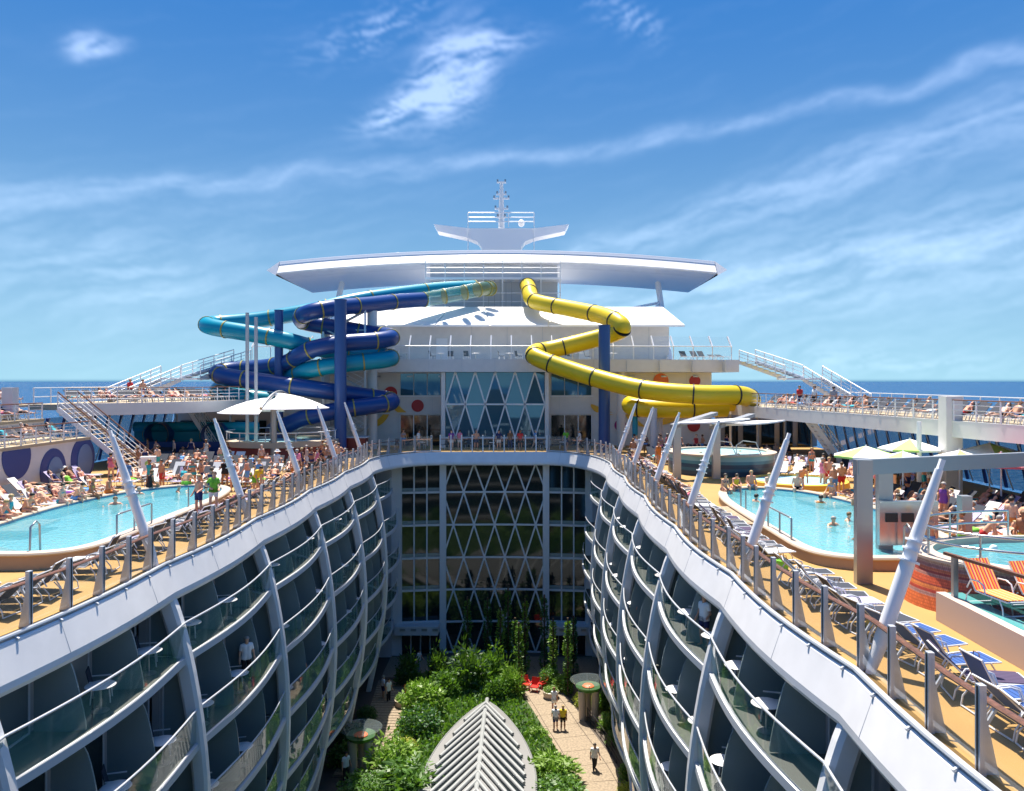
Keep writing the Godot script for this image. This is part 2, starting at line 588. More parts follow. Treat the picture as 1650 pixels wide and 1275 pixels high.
# one curved front of cabins, with its balconies
func make_side(s: int) -> void:
	var sn := "left" if s < 0 else "right"
	var block := thing("cabin_building", "%s cabin building with rows of scalloped glass balconies and white fascia" % sn, "building")
	var edge := deck_edge(s, 5.0)
	var o := outs_of(edge, V(0, 0, 40))
	var mb := MB.new()
	mb.sweep(edge, o, [Vector2(0.10, -0.02), Vector2(0.14, -0.06), Vector2(0.42, -0.86), Vector2(0.43, -1.02), Vector2(0.36, -1.14), Vector2(-0.30, -1.16), Vector2(-0.30, -0.31), Vector2(-0.02, -0.31), Vector2(-0.02, -0.02)])
	part("fascia", mb, M.white_paint, block)
	mb = MB.new()
	mb.sweep(edge, o, [Vector2(0.0, 0.005), Vector2(0.10, 0.02), Vector2(0.135, 0.07), Vector2(0.12, 0.11), Vector2(0.02, 0.11), Vector2(0.0, 0.10)])
	part("gutter_rail", mb, M.rail_grey, block)
	var steps := resample(edge, 1.5)
	var so := outs_of(steps, V(0, 0, 40))
	for i in steps.size():
		mb = MB.new()
		mb.beam(steps[i] + so[i] * 0.02 + Vector3.UP * 0.03, steps[i] + so[i] * 0.19 - Vector3.UP * 0.05, 0.06, 0.05)
		part("gutter_bracket", mb, M.rail_grey, block)
		if i % 3 == 1:
			mb = MB.new()
			mb.beam(steps[i] + so[i] * 0.15 - Vector3.UP * 0.09, steps[i] + so[i] * 0.425 - Vector3.UP * 0.86, 0.018, 0.008, so[i])
			part("plate_seam", mb, M.slab_grey, block)
	var ds: Array = col_d[s] + [67.6 + (0.8 if s < 0 else 0.0)]
	var back := MB.new()
	var ground := MB.new()
	for b in ds.size() - 1:
		var d0: float = ds[b]
		var d1: float = ds[b + 1]
		var short := b == ds.size() - 2
		for k in 5:
			var y := -3.0 - 2.8 * k
			if d0 < 14.0 and k > 2: continue
			make_balcony(block, s, d0, d1, y, back, short)
		# ground floor: shop fronts under the lowest balcony
		for j in 4:
			var a := lerpf(d0, d1, j / 4.0) + 0.12
			var c := lerpf(d0, d1, (j + 1) / 4.0) - 0.12
			var pane := MB.new()
			pane.span(V(s * 10.0, PARK + 0.1, a), V(s * 10.06, PARK + 2.6, c))
			part("shop_window", pane, M.night_glass, block)
	ground.span(V(s * 10.08, PARK, ds[0]), V(s * 10.5, PARK + 3.4, ds[-1]))
	part("ground_floor_wall", ground, M.wood, block)
	part("back_wall", back, M.cabin_wall, block)
	for i in ds.size() - 1:
		if ds[i] < 12.0: continue
		make_column(s, ds[i], i)
	make_railing(s)

func edge_at(s: int, d0: float, d1: float, t: float, y: float, off: float) -> Vector3:
	var bulge := 0.34 * sin(PI * t)
	return V(s * (half_at(s, lerpf(d0, d1, t)) - 0.14 - bow(y) - bulge + off), y, lerpf(d0, d1, t))

func make_balcony(block: Node3D, s: int, d0: float, d1: float, y: float, back: MB, short: bool) -> void:
	var path := []
	for j in 13: path.append(edge_at(s, d0, d1, j / 12.0, y, 0.0))
	var o := outs_of(path, V(0, y, (d0 + d1) * 0.5))
	var slab := MB.new()
	slab.sweep(path, o, [Vector2(0.02, 0.03), Vector2(0.03, -0.19), Vector2(-1.9, -0.19), Vector2(-1.9, -0.02), Vector2(-0.10, -0.02), Vector2(-0.10, 0.03)])
	var balcony := part("balcony", slab, M.slab_grey, block)
	var floor_mb := MB.new()
	floor_mb.sweep(path, o, [Vector2(-0.11, 0.015), Vector2(-0.11, -0.016), Vector2(-1.88, -0.016), Vector2(-1.88, 0.015)])
	part("balcony_floor", floor_mb, M.balcony_floor, balcony)
	var rail := MB.new()
	var rp := []
	for i in path.size(): rp.append(path[i] + Vector3.UP * 1.12 - o[i] * 0.05)
	rail.tube(rp, 0.036, 6)
	part("handrail", rail, M.rail_grey, balcony)
	var cabins := 1 if short else 3
	for c in cabins:
		var gp := []
		var go := []
		for j in range(c * 12 / cabins, (c + 1) * 12 / cabins + 1):
			gp.append(path[j]); go.append(o[j])
		var g := MB.new()
		for i in gp.size() - 1:
			var p0: Vector3 = gp[i] - go[i] * 0.05 + Vector3.UP * 0.06
			var p1: Vector3 = gp[i + 1] - go[i + 1] * 0.05 + Vector3.UP * 0.06
			if i == 0: p0 = p0.lerp(p1, 0.03)
			if i == gp.size() - 2: p1 = p1.lerp(p0, 0.03)
			var h := Vector3.UP * 0.98
			g.tri(p0, p1, p1 + h, go[i], go[i + 1], go[i + 1])
			g.tri(p0, p1 + h, p0 + h, go[i], go[i + 1], go[i])
		part("glass_panel", g, M.balcony_glass, balcony)
		# cabin window, two sliding panes with a frame
		var t0 := float(c) / cabins
		var t1 := float(c + 1) / cabins
		var xb: float = s * (half_at(s, (d0 + d1) * 0.5) - bow(y) + 1.2)
		var a := lerpf(d0, d1, t0)
		var e := lerpf(d0, d1, t1)
		back.span(V(xb + s * 0.06, y, a), V(xb + s * 0.3, y + 2.52, e))
		var win := MB.new()
		win.span(V(xb + s * 0.02, y + 0.08, a + 0.25), V(xb + s * 0.055, y + 2.3, e - 0.2))
		part("window", win, [M.dark_glass, M.dark_glass, M.curtain_glass, M.dark_glass, M.grey_glass][rng.randi() % 5], block)
		var fr := MB.new()
		for q in [a + 0.22, (a + e) * 0.5, e - 0.2]: fr.span(V(xb, y + 0.04, q - 0.035), V(xb + s * 0.05, y + 2.34, q + 0.035))
		fr.span(V(xb - s * 0.004, y + 2.3, a + 0.19), V(xb + s * 0.052, y + 2.38, e - 0.17))
		fr.span(V(xb - s * 0.004, y + 0.02, a + 0.19), V(xb + s * 0.052, y + 0.08, e - 0.17))
		part("window_frame", fr, M.slab_grey, block)
		# the rounded screen between two cabins
		if c > 0 or d0 > 9.0:
			var dd := a + (0.25 if c == 0 else 0.0)
			var xe := absf(path[c * 12 / cabins].x)
			var x1 := absf(xb)
			var ht := 1.84 if y > -4.0 else 2.50
			var xt := absf(edge_at(s, d0, d1, t0, minf(y + 2.8, -1.0), 0.0).x)
			var pts := [Vector2(x1, 0.01), Vector2(x1, ht)]
			for j in 11:
				var th := PI / 2 - PI * j / 10.0
				var u := 0.5 + 0.5 * sin(th)
				pts.append(Vector2(lerpf(xe, xt, u) + 0.62 - 0.48 * pow(maxf(cos(th), 0.0), 0.10 if y > -4.0 else (0.25 if s < 0 else 0.55)), ht * (0.5 + 0.49 * sin(th))))
			for j in pts.size(): pts[j] = Vector2(pts[j].x * s, pts[j].y)
			var sc := MB.new()
			sc.prism(pts, Transform3D(Basis(), V(0, y, dd)), 0.05)
			part("divider", sc, M.partition, balcony)

func make_column(s: int, d: float, i: int) -> void:
	var sn := "left" if s < 0 else "right"
	var c := thing("curved_column", "%s curved white column from the camera on the %s balcony front" % [nth(i - 1), sn], "column", Vector3.ZERO, 0.0, "curved columns of the courtyard")
	var mb := MB.new()
	var pr := []
	for j in 19:
		var y := lerpf(-0.95, PARK, pow(j / 18.0, 1.25))
		var x: float = half_at(s, d) - 0.08 - bow(y) + 0.26 * exp(-(absf(y) - 0.9) / 1.1)
		var w := lerpf(0.21, 0.15, j / 18.0)
		var dp := lerpf(0.30, 0.19, j / 18.0)
		var ring := []
		for q in [[-1, -0.62], [-0.62, -1], [0.62, -1], [1, -0.62], [1, 0.62], [0.62, 1], [-0.62, 1], [-1, 0.62]]:
			ring.append(V(s * (x + dp * q[0]), y, d + w * q[1]))
		if j > 0:
			for q in 8:
				var q2 := (q + 1) % 8
				var mid: Vector3 = (ring[q] + ring[q2]) * 0.5 - V(s * x, y, d)
				mb.quad(pr[q], pr[q2], ring[q2], ring[q], mid)
		pr = ring
	part("shaft", mb, M.column_grey, c)
	# the knife-shaped fin on the fascia and the leaning spar above the rail
	var a := V(s * (half_at(s, d) - 0.02), -0.75, d)
	var bpt := V(s * (half_at(s, d) + 1.68), 4.25, d)
	mb = MB.new()
	var pts := []
	var rad := []
	for j in 15:
		var t := j / 14.0
		pts.append(a.lerp(bpt, t))
		rad.append(lerpf(0.04, 0.155, smoothstep(0.0, 0.30, t)) if t < 0.6 else lerpf(0.155, 0.085, (t - 0.6) / 0.4))
	mb.tube(pts, rad, 10)
	part("spar", mb, M.white_gloss, c)
	mb = MB.new()
	var ax := (bpt - a).normalized()
	for t in [0.62, 0.665, 0.70]:
		var p := a.lerp(bpt, t)
		mb.tube([p - ax * 0.02, p + ax * 0.02], 0.235 if t < 0.65 else 0.205, 8)
	part("collar", mb, M.white_gloss, c)
	mb = MB.new()
	mb.beam(bpt - ax * 0.02, bpt + ax * 0.22, 0.09, 0.1)
	part("spar_tip", mb, M.white_gloss, c)

func resample(path: Array, step: float) -> Array:   # evenly spaced points along a path
	var r := [path[0]]
	var left := step
	for i in path.size() - 1:
		var a: Vector3 = path[i]
		var b: Vector3 = path[i + 1]
		var len := a.distance_to(b)
		var at := 0.0
		while len - at >= left:
			at += left
			r.append(a.lerp(b, at / len))
			left = step
		left -= len - at
	return r

func make_railing(s: int) -> void:
	var sn := "left" if s < 0 else "right"
	var t := thing("glass_railing", "glass railing with steel posts and wooden handrail along the %s pool deck edge" % sn, "railing")
	var path := resample(deck_edge(s, 9.0), 1.5)
	var o := outs_of(path, V(0, 0, 40))
	var post0: MeshInstance3D
	var post := MB.new()      # x outward, y up
	post.prism([Vector2(-0.05, 0), Vector2(0.06, 0), Vector2(0.06, 1.40), Vector2(-0.05, 1.40)], Transform3D(), 0.13)
	post.prism([Vector2(-0.052, 0), Vector2(-0.052, 1.05), Vector2(-0.08, 0.9), Vector2(-0.27, 0.02), Vector2(-0.27, 0)], Transform3D(), 0.03)
	var pm := post.mesh()
	var strip := MB.new()
	strip.span(Vector3(0.0615, 0.02, -0.02), Vector3(0.068, 1.38, 0.02))
	var sm := strip.mesh()
	var arm := MB.new()
	arm.beam(Vector3(-0.05, 0.72, 0), Vector3(-0.24, 1.02, 0), 0.04, 0.05)
	var am := arm.mesh()
	for i in path.size():
		var bs := Basis(o[i], Vector3.UP, Vector3(o[i].cross(Vector3.UP)))
		var xf := Transform3D(bs, path[i] - o[i] * 0.12)
		var p := part("post", pm, M.rail_grey, t)
		p.transform = xf
		part("seal", sm, M.black_rubber, p)
		part("bracket", am, M.rail_grey, p)
		if i < path.size() - 1:
			var g := MB.new()
			var a: Vector3 = path[i] - o[i] * 0.10
			var b: Vector3 = path[i + 1] - o[i + 1] * 0.10
			var w := (b - a).normalized() * 0.07
			g.quad(a + w + Vector3.UP * 0.12, b - w + Vector3.UP * 0.12, b - w + Vector3.UP * 1.33, a + w + Vector3.UP * 1.33, o[i])
			part("glass_panel", g, M.clear_glass, t)
	var hp := []
	for i in path.size(): hp.append(path[i])
	var hand := MB.new()
	hand.sweep(hp, o, [Vector2(-0.44, 1.03), Vector2(-0.31, 1.03), Vector2(-0.30, 1.06), Vector2(-0.33, 1.085), Vector2(-0.42, 1.085), Vector2(-0.45, 1.06)])
	part("handrail", hand, M.wood, t)

# ---------------------------------------------------------------- the glass end of the courtyard
func end_z(x: float) -> float:     # gently hollow plan
	return -69.6 - 0.7 * (1.0 - pow(clampf(absf(x) / 8.2, 0.0, 1.0), 2.0))

func make_end_wall() -> void:
	var t := thing("glass_end_wall", "tall dark glass end wall of the courtyard with white diamond lattice", "building")
	var rows := [-1.1, -3.6, -6.45, -9.3, -12.1, -14.9, -17.55]
	lattice(t, rows, -4.42, 4.55, 5, M.dark_glass, func(x): return end_z(x))
	# fascia across the end
	var path := []
	for j in 15: path.append(V(lerpf(-4.6, 4.6, j / 14.0), 0, 69.3))
	var o := outs_of(path, V(0, 0, 40))
	var mb := MB.new()
	mb.sweep(path, o, [Vector2(0.10, -0.02), Vector2(0.14, -0.06), Vector2(0.42, -0.86), Vector2(0.43, -1.02), Vector2(0.36, -1.14), Vector2(-0.30, -1.16), Vector2(-0.30, -0.31), Vector2(-0.02, -0.31), Vector2(-0.02, -0.02)], false)
	part("fascia", mb, M.white_paint, t)
	# pillars
	for x in [-8.35, -4.42, 4.55, 8.35]:
		mb = MB.new()
		var w := 0.28 if absf(x) < 6 else 0.42
		mb.span(Vector3(x - w, PARK, end_z(x) - 0.3), Vector3(x + w, -1.0, end_z(x) + 0.32))
		part("pillar", mb, M.column_grey, t)
	for x in [-9.55, 9.3]:
		mb = MB.new(); mb.span(Vector3(x - 0.8, PARK, -69.9), Vector3(x + 0.8, -1.05, -68.9)); part("corner_wall", mb, M.slab_grey, t)
	# flanking windows: three columns each side
	for s in [-1, 1]:
		var x0 := -8.0 if s < 0 else 4.85
		var x1 := -4.72 if s < 0 else 8.0
		for r in rows.size() - 1:
			var y1: float = rows[r]
			var y0: float = rows[r + 1]
			if r == 5: continue
			for c in 3:
				var a := lerpf(x0, x1, c / 3.0)
				var b := lerpf(x0, x1, (c + 1) / 3.0)
				mb = MB.new()
				var tl := rng.randf_range(-0.012, 0.012)
				mb.quad(Vector3(a + 0.06, y0 + 0.1, end_z(a) + tl), Vector3(b - 0.06, y0 + 0.1, end_z(b)), Vector3(b - 0.06, y1 - 0.1, end_z(b) - tl), Vector3(a + 0.06, y1 - 0.1, end_z(a)), Vector3(0, 0, 1))
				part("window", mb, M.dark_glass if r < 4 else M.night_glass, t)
				if c > 0:
					mb = MB.new()
					mb.span(Vector3(a - 0.06, y0, end_z(a) - 0.1), Vector3(a + 0.06, y1, end_z(a) + 0.1))
					part("mullion", mb, M.column_grey, t)
			mb = MB.new()
			mb.beam(Vector3(x0, y0, end_z(x0)), Vector3(x1, y0, end_z(x1)), 0.24, 0.16 if r < 4 else 0.3)
			part("transom", mb, M.column_grey, t)
			if r < 4:
				mb = MB.new()
				mb.beam(Vector3(x0, y0 + 0.25, end_z(x0) + 0.02), Vector3(x1, y0 + 0.25, end_z(x1) + 0.02), 0.06, 0.3)
				part("floor_edge", mb, M.partition, t)
		# white canopy over the doors, curving forward, with vents
		path = []
		for j in 9:
			var x := lerpf(-8.4, -4.7, j / 8.0) * (1 if s < 0 else -1)
			path.append(Vector3(x, -14.95 - 0.0, end_z(x) + 1.7 - 0.9 * pow((j - 8.0) / 8.0, 2.0) * 0.0 - 0.06 * (8 - j)))
		o = outs_of(path, V(0, 0, 40))
		mb = MB.new()
		mb.sweep(path, o, [Vector2(0, 0.1), Vector2(0, -0.62), Vector2(-1.6, -0.62), Vector2(-1.6, 0.1)])
		var can := part("door_canopy", mb, M.shell_white, t)
		for j in range(1, 8, 2):
			mb = MB.new()
			mb.beam(path[j] + Vector3(0, -0.15, 0.02), path[j + 1] + Vector3(0, -0.15, 0.02), 0.03, 0.2)
			part("vent", mb, M.brushed, can)
		for c in 4:
			var a2 := lerpf(x0, x1, c / 4.0)
			var b2 := lerpf(x0, x1, (c + 1) / 4.0)
			mb = MB.new()
			mb.span(Vector3(a2 + 0.05, PARK, end_z(a2) - 0.05), Vector3(b2 - 0.05, -15.2, end_z(a2)))
			var door := part("door", mb, M.night_glass, t)
			mb = MB.new()
			mb.span(Vector3(a2 - 0.045, PARK, end_z(a2) - 0.08), Vector3(a2 + 0.045, -15.2, end_z(a2) + 0.08))
			part("door_frame", mb, M.column_grey, door)
	mb = MB.new()
	mb.span(V(-11.4, PARK, 71.1), V(11.4, -0.4, 71.3))
	part("inner_wall", mb, M.night_glass, t)
	# railing across the end of the pool deck
	var r2 := thing("end_railing", "glass railing with white posts across the far end of the courtyard", "railing")
	var n := 10
	for j in n + 1:
		var x := lerpf(-4.6, 4.6, float(j) / n)
		mb = MB.new()
		mb.span(Vector3(x - 0.05, 0, -69.48), Vector3(x + 0.05, 1.42, -69.36))
		part("post", mb, M.alu_white, r2)
		if j < n:
			mb = MB.new()
			mb.quad(Vector3(x + 0.08, 0.1, -69.42), Vector3(x + 0.84, 0.1, -69.42), Vector3(x + 0.84, 1.35, -69.42), Vector3(x + 0.08, 1.35, -69.42), Vector3(0, 0, 1))
			part("glass_panel", mb, M.clear_glass, r2)
	mb = MB.new()
	mb.beam(Vector3(-4.6, 1.06, -69.6), Vector3(4.6, 1.06, -69.6), 0.07, 0.06)
	part("handrail", mb, M.wood, r2)

# triangular panes between crossing white bars; nz gives the plan of the wall
func lattice(t: Node3D, rows: Array, x0: float, x1: float, cols: int, gl: Material, nz: Callable, uneven := 0.012) -> void:
	var step := (x1 - x0) / cols
	for r in rows.size() - 1:
		var ya: float = rows[r]
		var yb: float = rows[r + 1]
		var shift := 0.5 if r % 2 == 0 else 0.0
		# nodes on the upper line sit at shift, on the lower line at shift + half
		var up := []
		var dn := []
		for i in range(-1, cols + 2):
			up.append(clampf(x0 + (i + shift) * step, x0, x1))
			dn.append(clampf(x0 + (i + 0.5 + shift) * step, x0, x1))
		for i in up.size() - 1:
			for f in 2:
				var q: Array = [Vector2(up[i], ya), Vector2(up[i + 1], ya), Vector2(dn[i], yb)] if f == 0 else [Vector2(dn[i], yb), Vector2(dn[i + 1], yb), Vector2(up[i + 1], ya)]
				var cen: Vector2 = (q[0] + q[1] + q[2]) / 3.0
				var p := []
				for e in q:
					var g: Vector2 = cen + (e - cen) * 0.93
					p.append(Vector3(g.x, g.y, nz.call(g.x) + rng.randf_range(-uneven, uneven)))
				if absf((q[1].x - q[0].x)) < 0.05: continue
				var mb := MB.new()
				mb.ft(p[0], p[1], p[2], Vector3(0, 0, 1))
				part("pane", mb, gl, t)
			for e in [[up[i], dn[i]], [up[i + 1], dn[i]]]:
				if absf(e[0] - e[1]) < 0.05: continue
				var bar := MB.new()
				bar.beam(Vector3(e[0], ya, nz.call(e[0]) + 0.04), Vector3(e[1], yb, nz.call(e[1]) + 0.04), 0.13, 0.14, Vector3(0, 0, 1))
				part("lattice_bar", bar, M.column_grey, t)
		var hb := MB.new()
		for j in 8:
			var a := lerpf(x0, x1, j / 8.0)
			var b := lerpf(x0, x1, (j + 1) / 8.0)
			hb.beam(Vector3(a, yb, nz.call(a) + 0.03), Vector3(b, yb, nz.call(b) + 0.03), 0.14, 0.15)
		part("transom", hb, M.column_grey, t)

# ---------------------------------------------------------------- the deckhouse beyond the courtyard
func disc(c: Vector3, r: float, facing: Vector3, th := 0.05, k := 28) -> MB:
	var mb := MB.new()
	mb.tube([c - facing * th * 0.5, c + facing * th * 0.5], r, k)
	return mb

func make_deckhouse() -> void:
	var t := thing("deckhouse", "white three storey deckhouse with diamond glass front behind the courtyard", "building")
	var mb := MB.new()
	mb.span(V(-20.2, 0, 76.0), V(20.4, 6.9, 76.4))
	part("lower_wall", mb, M.shell_white, t)
	mb = MB.new()
	for x in [-11.0, 11.2]:
		pass
	mb.span(V(-4.9, 0, 73.3), V(-4.55, 6.9, 76.0)); part("pillar", mb, M.shell_white, t)
	mb = MB.new(); mb.span(V(4.55, 0, 73.3), V(4.9, 6.9, 76.0)); part("pillar", mb, M.shell_white, t)
	lattice(t, [6.95, 3.96, 0.9], -4.55, 4.55, 5, M.sky_glass, func(x): return -73.6, 0.07)
	mb = MB.new(); mb.span(V(-4.55, 0, 73.7), V(4.55, 6.9, 73.9)); part("inner_wall", mb, M.night_glass, t)
	# windows and doors left and right of the diamond front
	for s in [-1, 1]:
		for c in 3:
			var a: float = s * (5.25 + c * 1.28)
			mb = MB.new()
			mb.span(V(a, 4.75, 75.94), V(a + s * 1.2, 6.8, 75.99))
			part("window", mb, M.sky_glass, t)
			mb = MB.new()
			mb.span(V(a, 0, 75.93), V(a + s * 1.2, 2.85, 75.99))
			var d := part("door", mb, M.night_glass, t)
			mb = MB.new()
			mb.span(V(a + s * 1.2, 0, 75.88), V(a + s * 1.28, 2.9, 75.99))
			part("door_frame", mb, M.alu_white, d)
		mb = MB.new()
		mb.span(V(s * 5.1, 4.6, 75.9), V(s * 9.2, 4.72, 75.99)); part("window_sill", mb, M.alu_white, t)
		mb = MB.new()
		mb.span(V(s * 4.95, 2.95, 75.85), V(s * 20.0, 3.12, 75.99)); part("ledge", mb, M.shell_white, t)
	for x in [[-11.0, 0.45], [-15.2, 0.4], [11.6, 0.4]]:
		mb = MB.new()
		mb.tube([V(x[0], 0, 72.2 if x[0] < 0 else 74.2), V(x[0], 6.9 if x[0] > 0 else 12.4, 72.2 if x[0] < 0 else 74.2)], x[1], 14)
		part("round_pillar", mb, M.shell_white, t)
	# the terrace deck and its long white band
	var path := []
	for j in 25:
		var x := lerpf(-22.6, 22.6, j / 24.0)
		path.append(V(x, 8.0, 73.0 + 1.5 * pow(absf(x) / 22.6, 3.0)))
	var o := outs_of(path, V(0, 8, 0))
	mb = MB.new()
	mb.sweep(path, o, [Vector2(0, 0.06), Vector2(0, -1.08), Vector2(-9.5, -1.08), Vector2(-9.5, 0.0), Vector2(-0.2, 0.0), Vector2(-0.2, 0.06)])
	part("terrace_deck", mb, M.shell_white, t)
	mb = MB.new()
	mb.span(V(-14.6, 8.0, 79.4), V(17.0, 11.6, 80.0)); part("upper_wall", mb, M.shell_white, t)
	mb = MB.new()
	mb.span(V(16.6, 8.0, 80.0), V(17.0, 11.6, 90.0)); part("side_wall", mb, M.shell_white, t)
	for k in 9:
		var x := -13.0 + k * 3.5
		mb = MB.new()
		if k in [2, 6]:
			mb.span(V(x, 8.0, 79.33), V(x + 1.1, 10.3, 79.39)); part("door", mb, M.panel_white, t)
		else:
			mb.span(V(x - 0.03, 8.0, 79.36), V(x + 0.03, 11.5, 79.39)); part("wall_seam", mb, M.slab_grey, t)
	# sloping white visor in panels
	var xe := [-15.6, -10.6, -5.9, -0.6, 5.0, 11.4, 18.2]
	var xt := [-14.4, -11.4, -4.9, -1.4, 5.8, 10.4, 16.9]
	for k in 6:
		mb = MB.new()
		var a := V(xe[k] + 0.06, 11.5, 77.4)
		var b := V(xe[k + 1] - 0.06, 11.5, 77.4)
		var c := V(xt[k + 1] - 0.06, 13.65, 82.0)
		var d := V(xt[k] + 0.06, 13.65, 82.0)
		var dn := Vector3(0, -0.18, 0)
		mb.quad(a, b, c, d, Vector3(0, 1, 1)); mb.quad(a + dn, b + dn, c + dn, d + dn, Vector3(0, -1, 0))
		mb.quad(a, b, b + dn, a + dn, Vector3(0, 0, 1)); mb.quad(a, d, d + dn, a + dn, Vector3(-1, 0, 0)); mb.quad(b, c, c + dn, b + dn, Vector3(1, 0, 0))
		part("roof_panel", mb, M.panel_white, t)
	mb = MB.new()
	mb.quad(V(-15.5, 11.42, 77.5), V(18.1, 11.42, 77.5), V(16.8, 13.55, 82.0), V(-14.3, 13.55, 82.0), Vector3(0, 1, 1))
	mb.span(V(-14.3, 13.3, 82.02), V(16.8, 13.6, 98)); part("roof", mb, M.panel_white, t)
	for k in 15:
		var x := -21.0 + k * 3.0
		mb = MB.new(); mb.span(V(x - 0.012, 6.95, 72.96 + 1.5 * pow(absf(x) / 22.6, 3.0)), V(x + 0.012, 8.0, 73.1)); part("band_seam", mb, M.slab_grey, t)
		if absf(x) > 5.5 and absf(x) < 19.5:
			mb = MB.new(); mb.span(V(x + 0.6, 6.45, 75.75), V(x + 1.1, 6.6, 75.98)); part("wall_lamp", mb, M.brushed, t)
			mb = MB.new(); mb.span(V(x - 0.012, 3.2, 75.97), V(x + 0.012, 6.85, 75.995)); part("plate_seam", mb, M.slab_grey, t)
	for q in [[-17.6, 5.2], [-16.2, 2.0], [13.4, 4.9], [19.4, 4.2]]:
		mb = MB.new(); mb.span(V(q[0], q[1], 75.9), V(q[0] + 0.9, q[1] + 0.7, 75.99)); var vent := part("vent", mb, M.brushed, t)
		for j in 4:
			mb = MB.new(); mb.span(V(q[0] + 0.06, q[1] + 0.08 + j * 0.16, 75.86), V(q[0] + 0.84, q[1] + 0.14 + j * 0.16, 75.9)); part("louvre", mb, M.slab_grey, vent)
	# round and leaf shaped wall art
	for q in [[-7.4, 3.75, 0.58, "art_red"], [-9.95, 4.95, 0.62, "art_red"], [15.6, 6.1, 0.72, "art_orange"], [18.8, 6.1, 0.52, "art_red"], [11.75, 1.9, 0.55, "art_plum"], [18.7, 1.9, 0.6, "art_red"], [-12.2, 3.3, 0.5, "art_orange"]]:
		part("wall_disc", disc(V(q[0], q[1], 75.95), q[2], Vector3(0, 0, 1), 0.1), M[q[3]], t)
	for q in [[10.0, 3.2, 2.4, -0.35], [12.9, 2.5, 2.6, -0.75], [16.6, 2.5, 3.4, 0.4], [-10.6, 2.6, 2.6, 0.85], [-9.2, 3.4, 1.5, -0.7]]:
		var pts := []
		for j in 17:
			var u := TAU * j / 17.0
			pts.append(Vector2(cos(u) * q[2] * 0.5, sin(u) * 0.28 * (1.0 - 0.3 * cos(u)) + 0.25 * cos(u) * cos(u)).rotated(q[3]))
		mb = MB.new()
		mb.prism(pts, Transform3D(Basis(), V(q[0], q[1], 75.93)), 0.08)
		part("wall_leaf", mb, M.art_gold, t)
	# terrace screen: leaning posts, glass and a rail
	var r := thing("terrace_railing", "windscreen railing with white leaning posts on the deckhouse terrace", "railing")
	var rp := resample(path, 1.86)
	for i in rp.size():
		var p: Vector3 = rp[i]
		mb = MB.new()
		var lean: float = clampf(p.x * 0.02, -0.5, 0.5)
		mb.beam(p + Vector3(0, 0.06, -0.1), p + Vector3(0, 1.25, -0.1), 0.06, 0.08)
		mb.beam(p + Vector3(0, 1.25, -0.1), p + Vector3(-lean * 0.5, 2.25, -0.75), 0.1, 0.14)
		part("post", mb, M.white_gloss, r)
		if i < rp.size() - 1:
			var q: Vector3 = rp[i + 1]
			mb = MB.new()
			var w := (q - p).normalized() * 0.06
			mb.quad(p + w + Vector3(0, 0.12, -0.08), q - w + Vector3(0, 0.12, -0.08), q - w + Vector3(0, 1.2, -0.08), p + w + Vector3(0, 1.2, -0.08), Vector3(0, 0, 1))
			part("glass_panel", mb, M.clear_glass, r)
			if absf(p.x) > 13.5:
				var lean2: float = clampf(q.x * 0.02, -0.5, 0.5)
				mb = MB.new()
				mb.quad(p + w + Vector3(0, 1.3, -0.1), q - w + Vector3(0, 1.3, -0.1), q - w + Vector3(-lean2 * 0.5, 2.2, -0.72), p + w + Vector3(-lean * 0.5, 2.2, -0.72), Vector3(0, 0, 1))
				part("screen_panel", mb, M.clear_glass, r)
	var hp := []
	for p in rp: hp.append(p + Vector3(0, 1.28, -0.02))
	mb = MB.new(); mb.tube(hp, 0.05, 6); part("handrail", mb, M.alu_white, r)

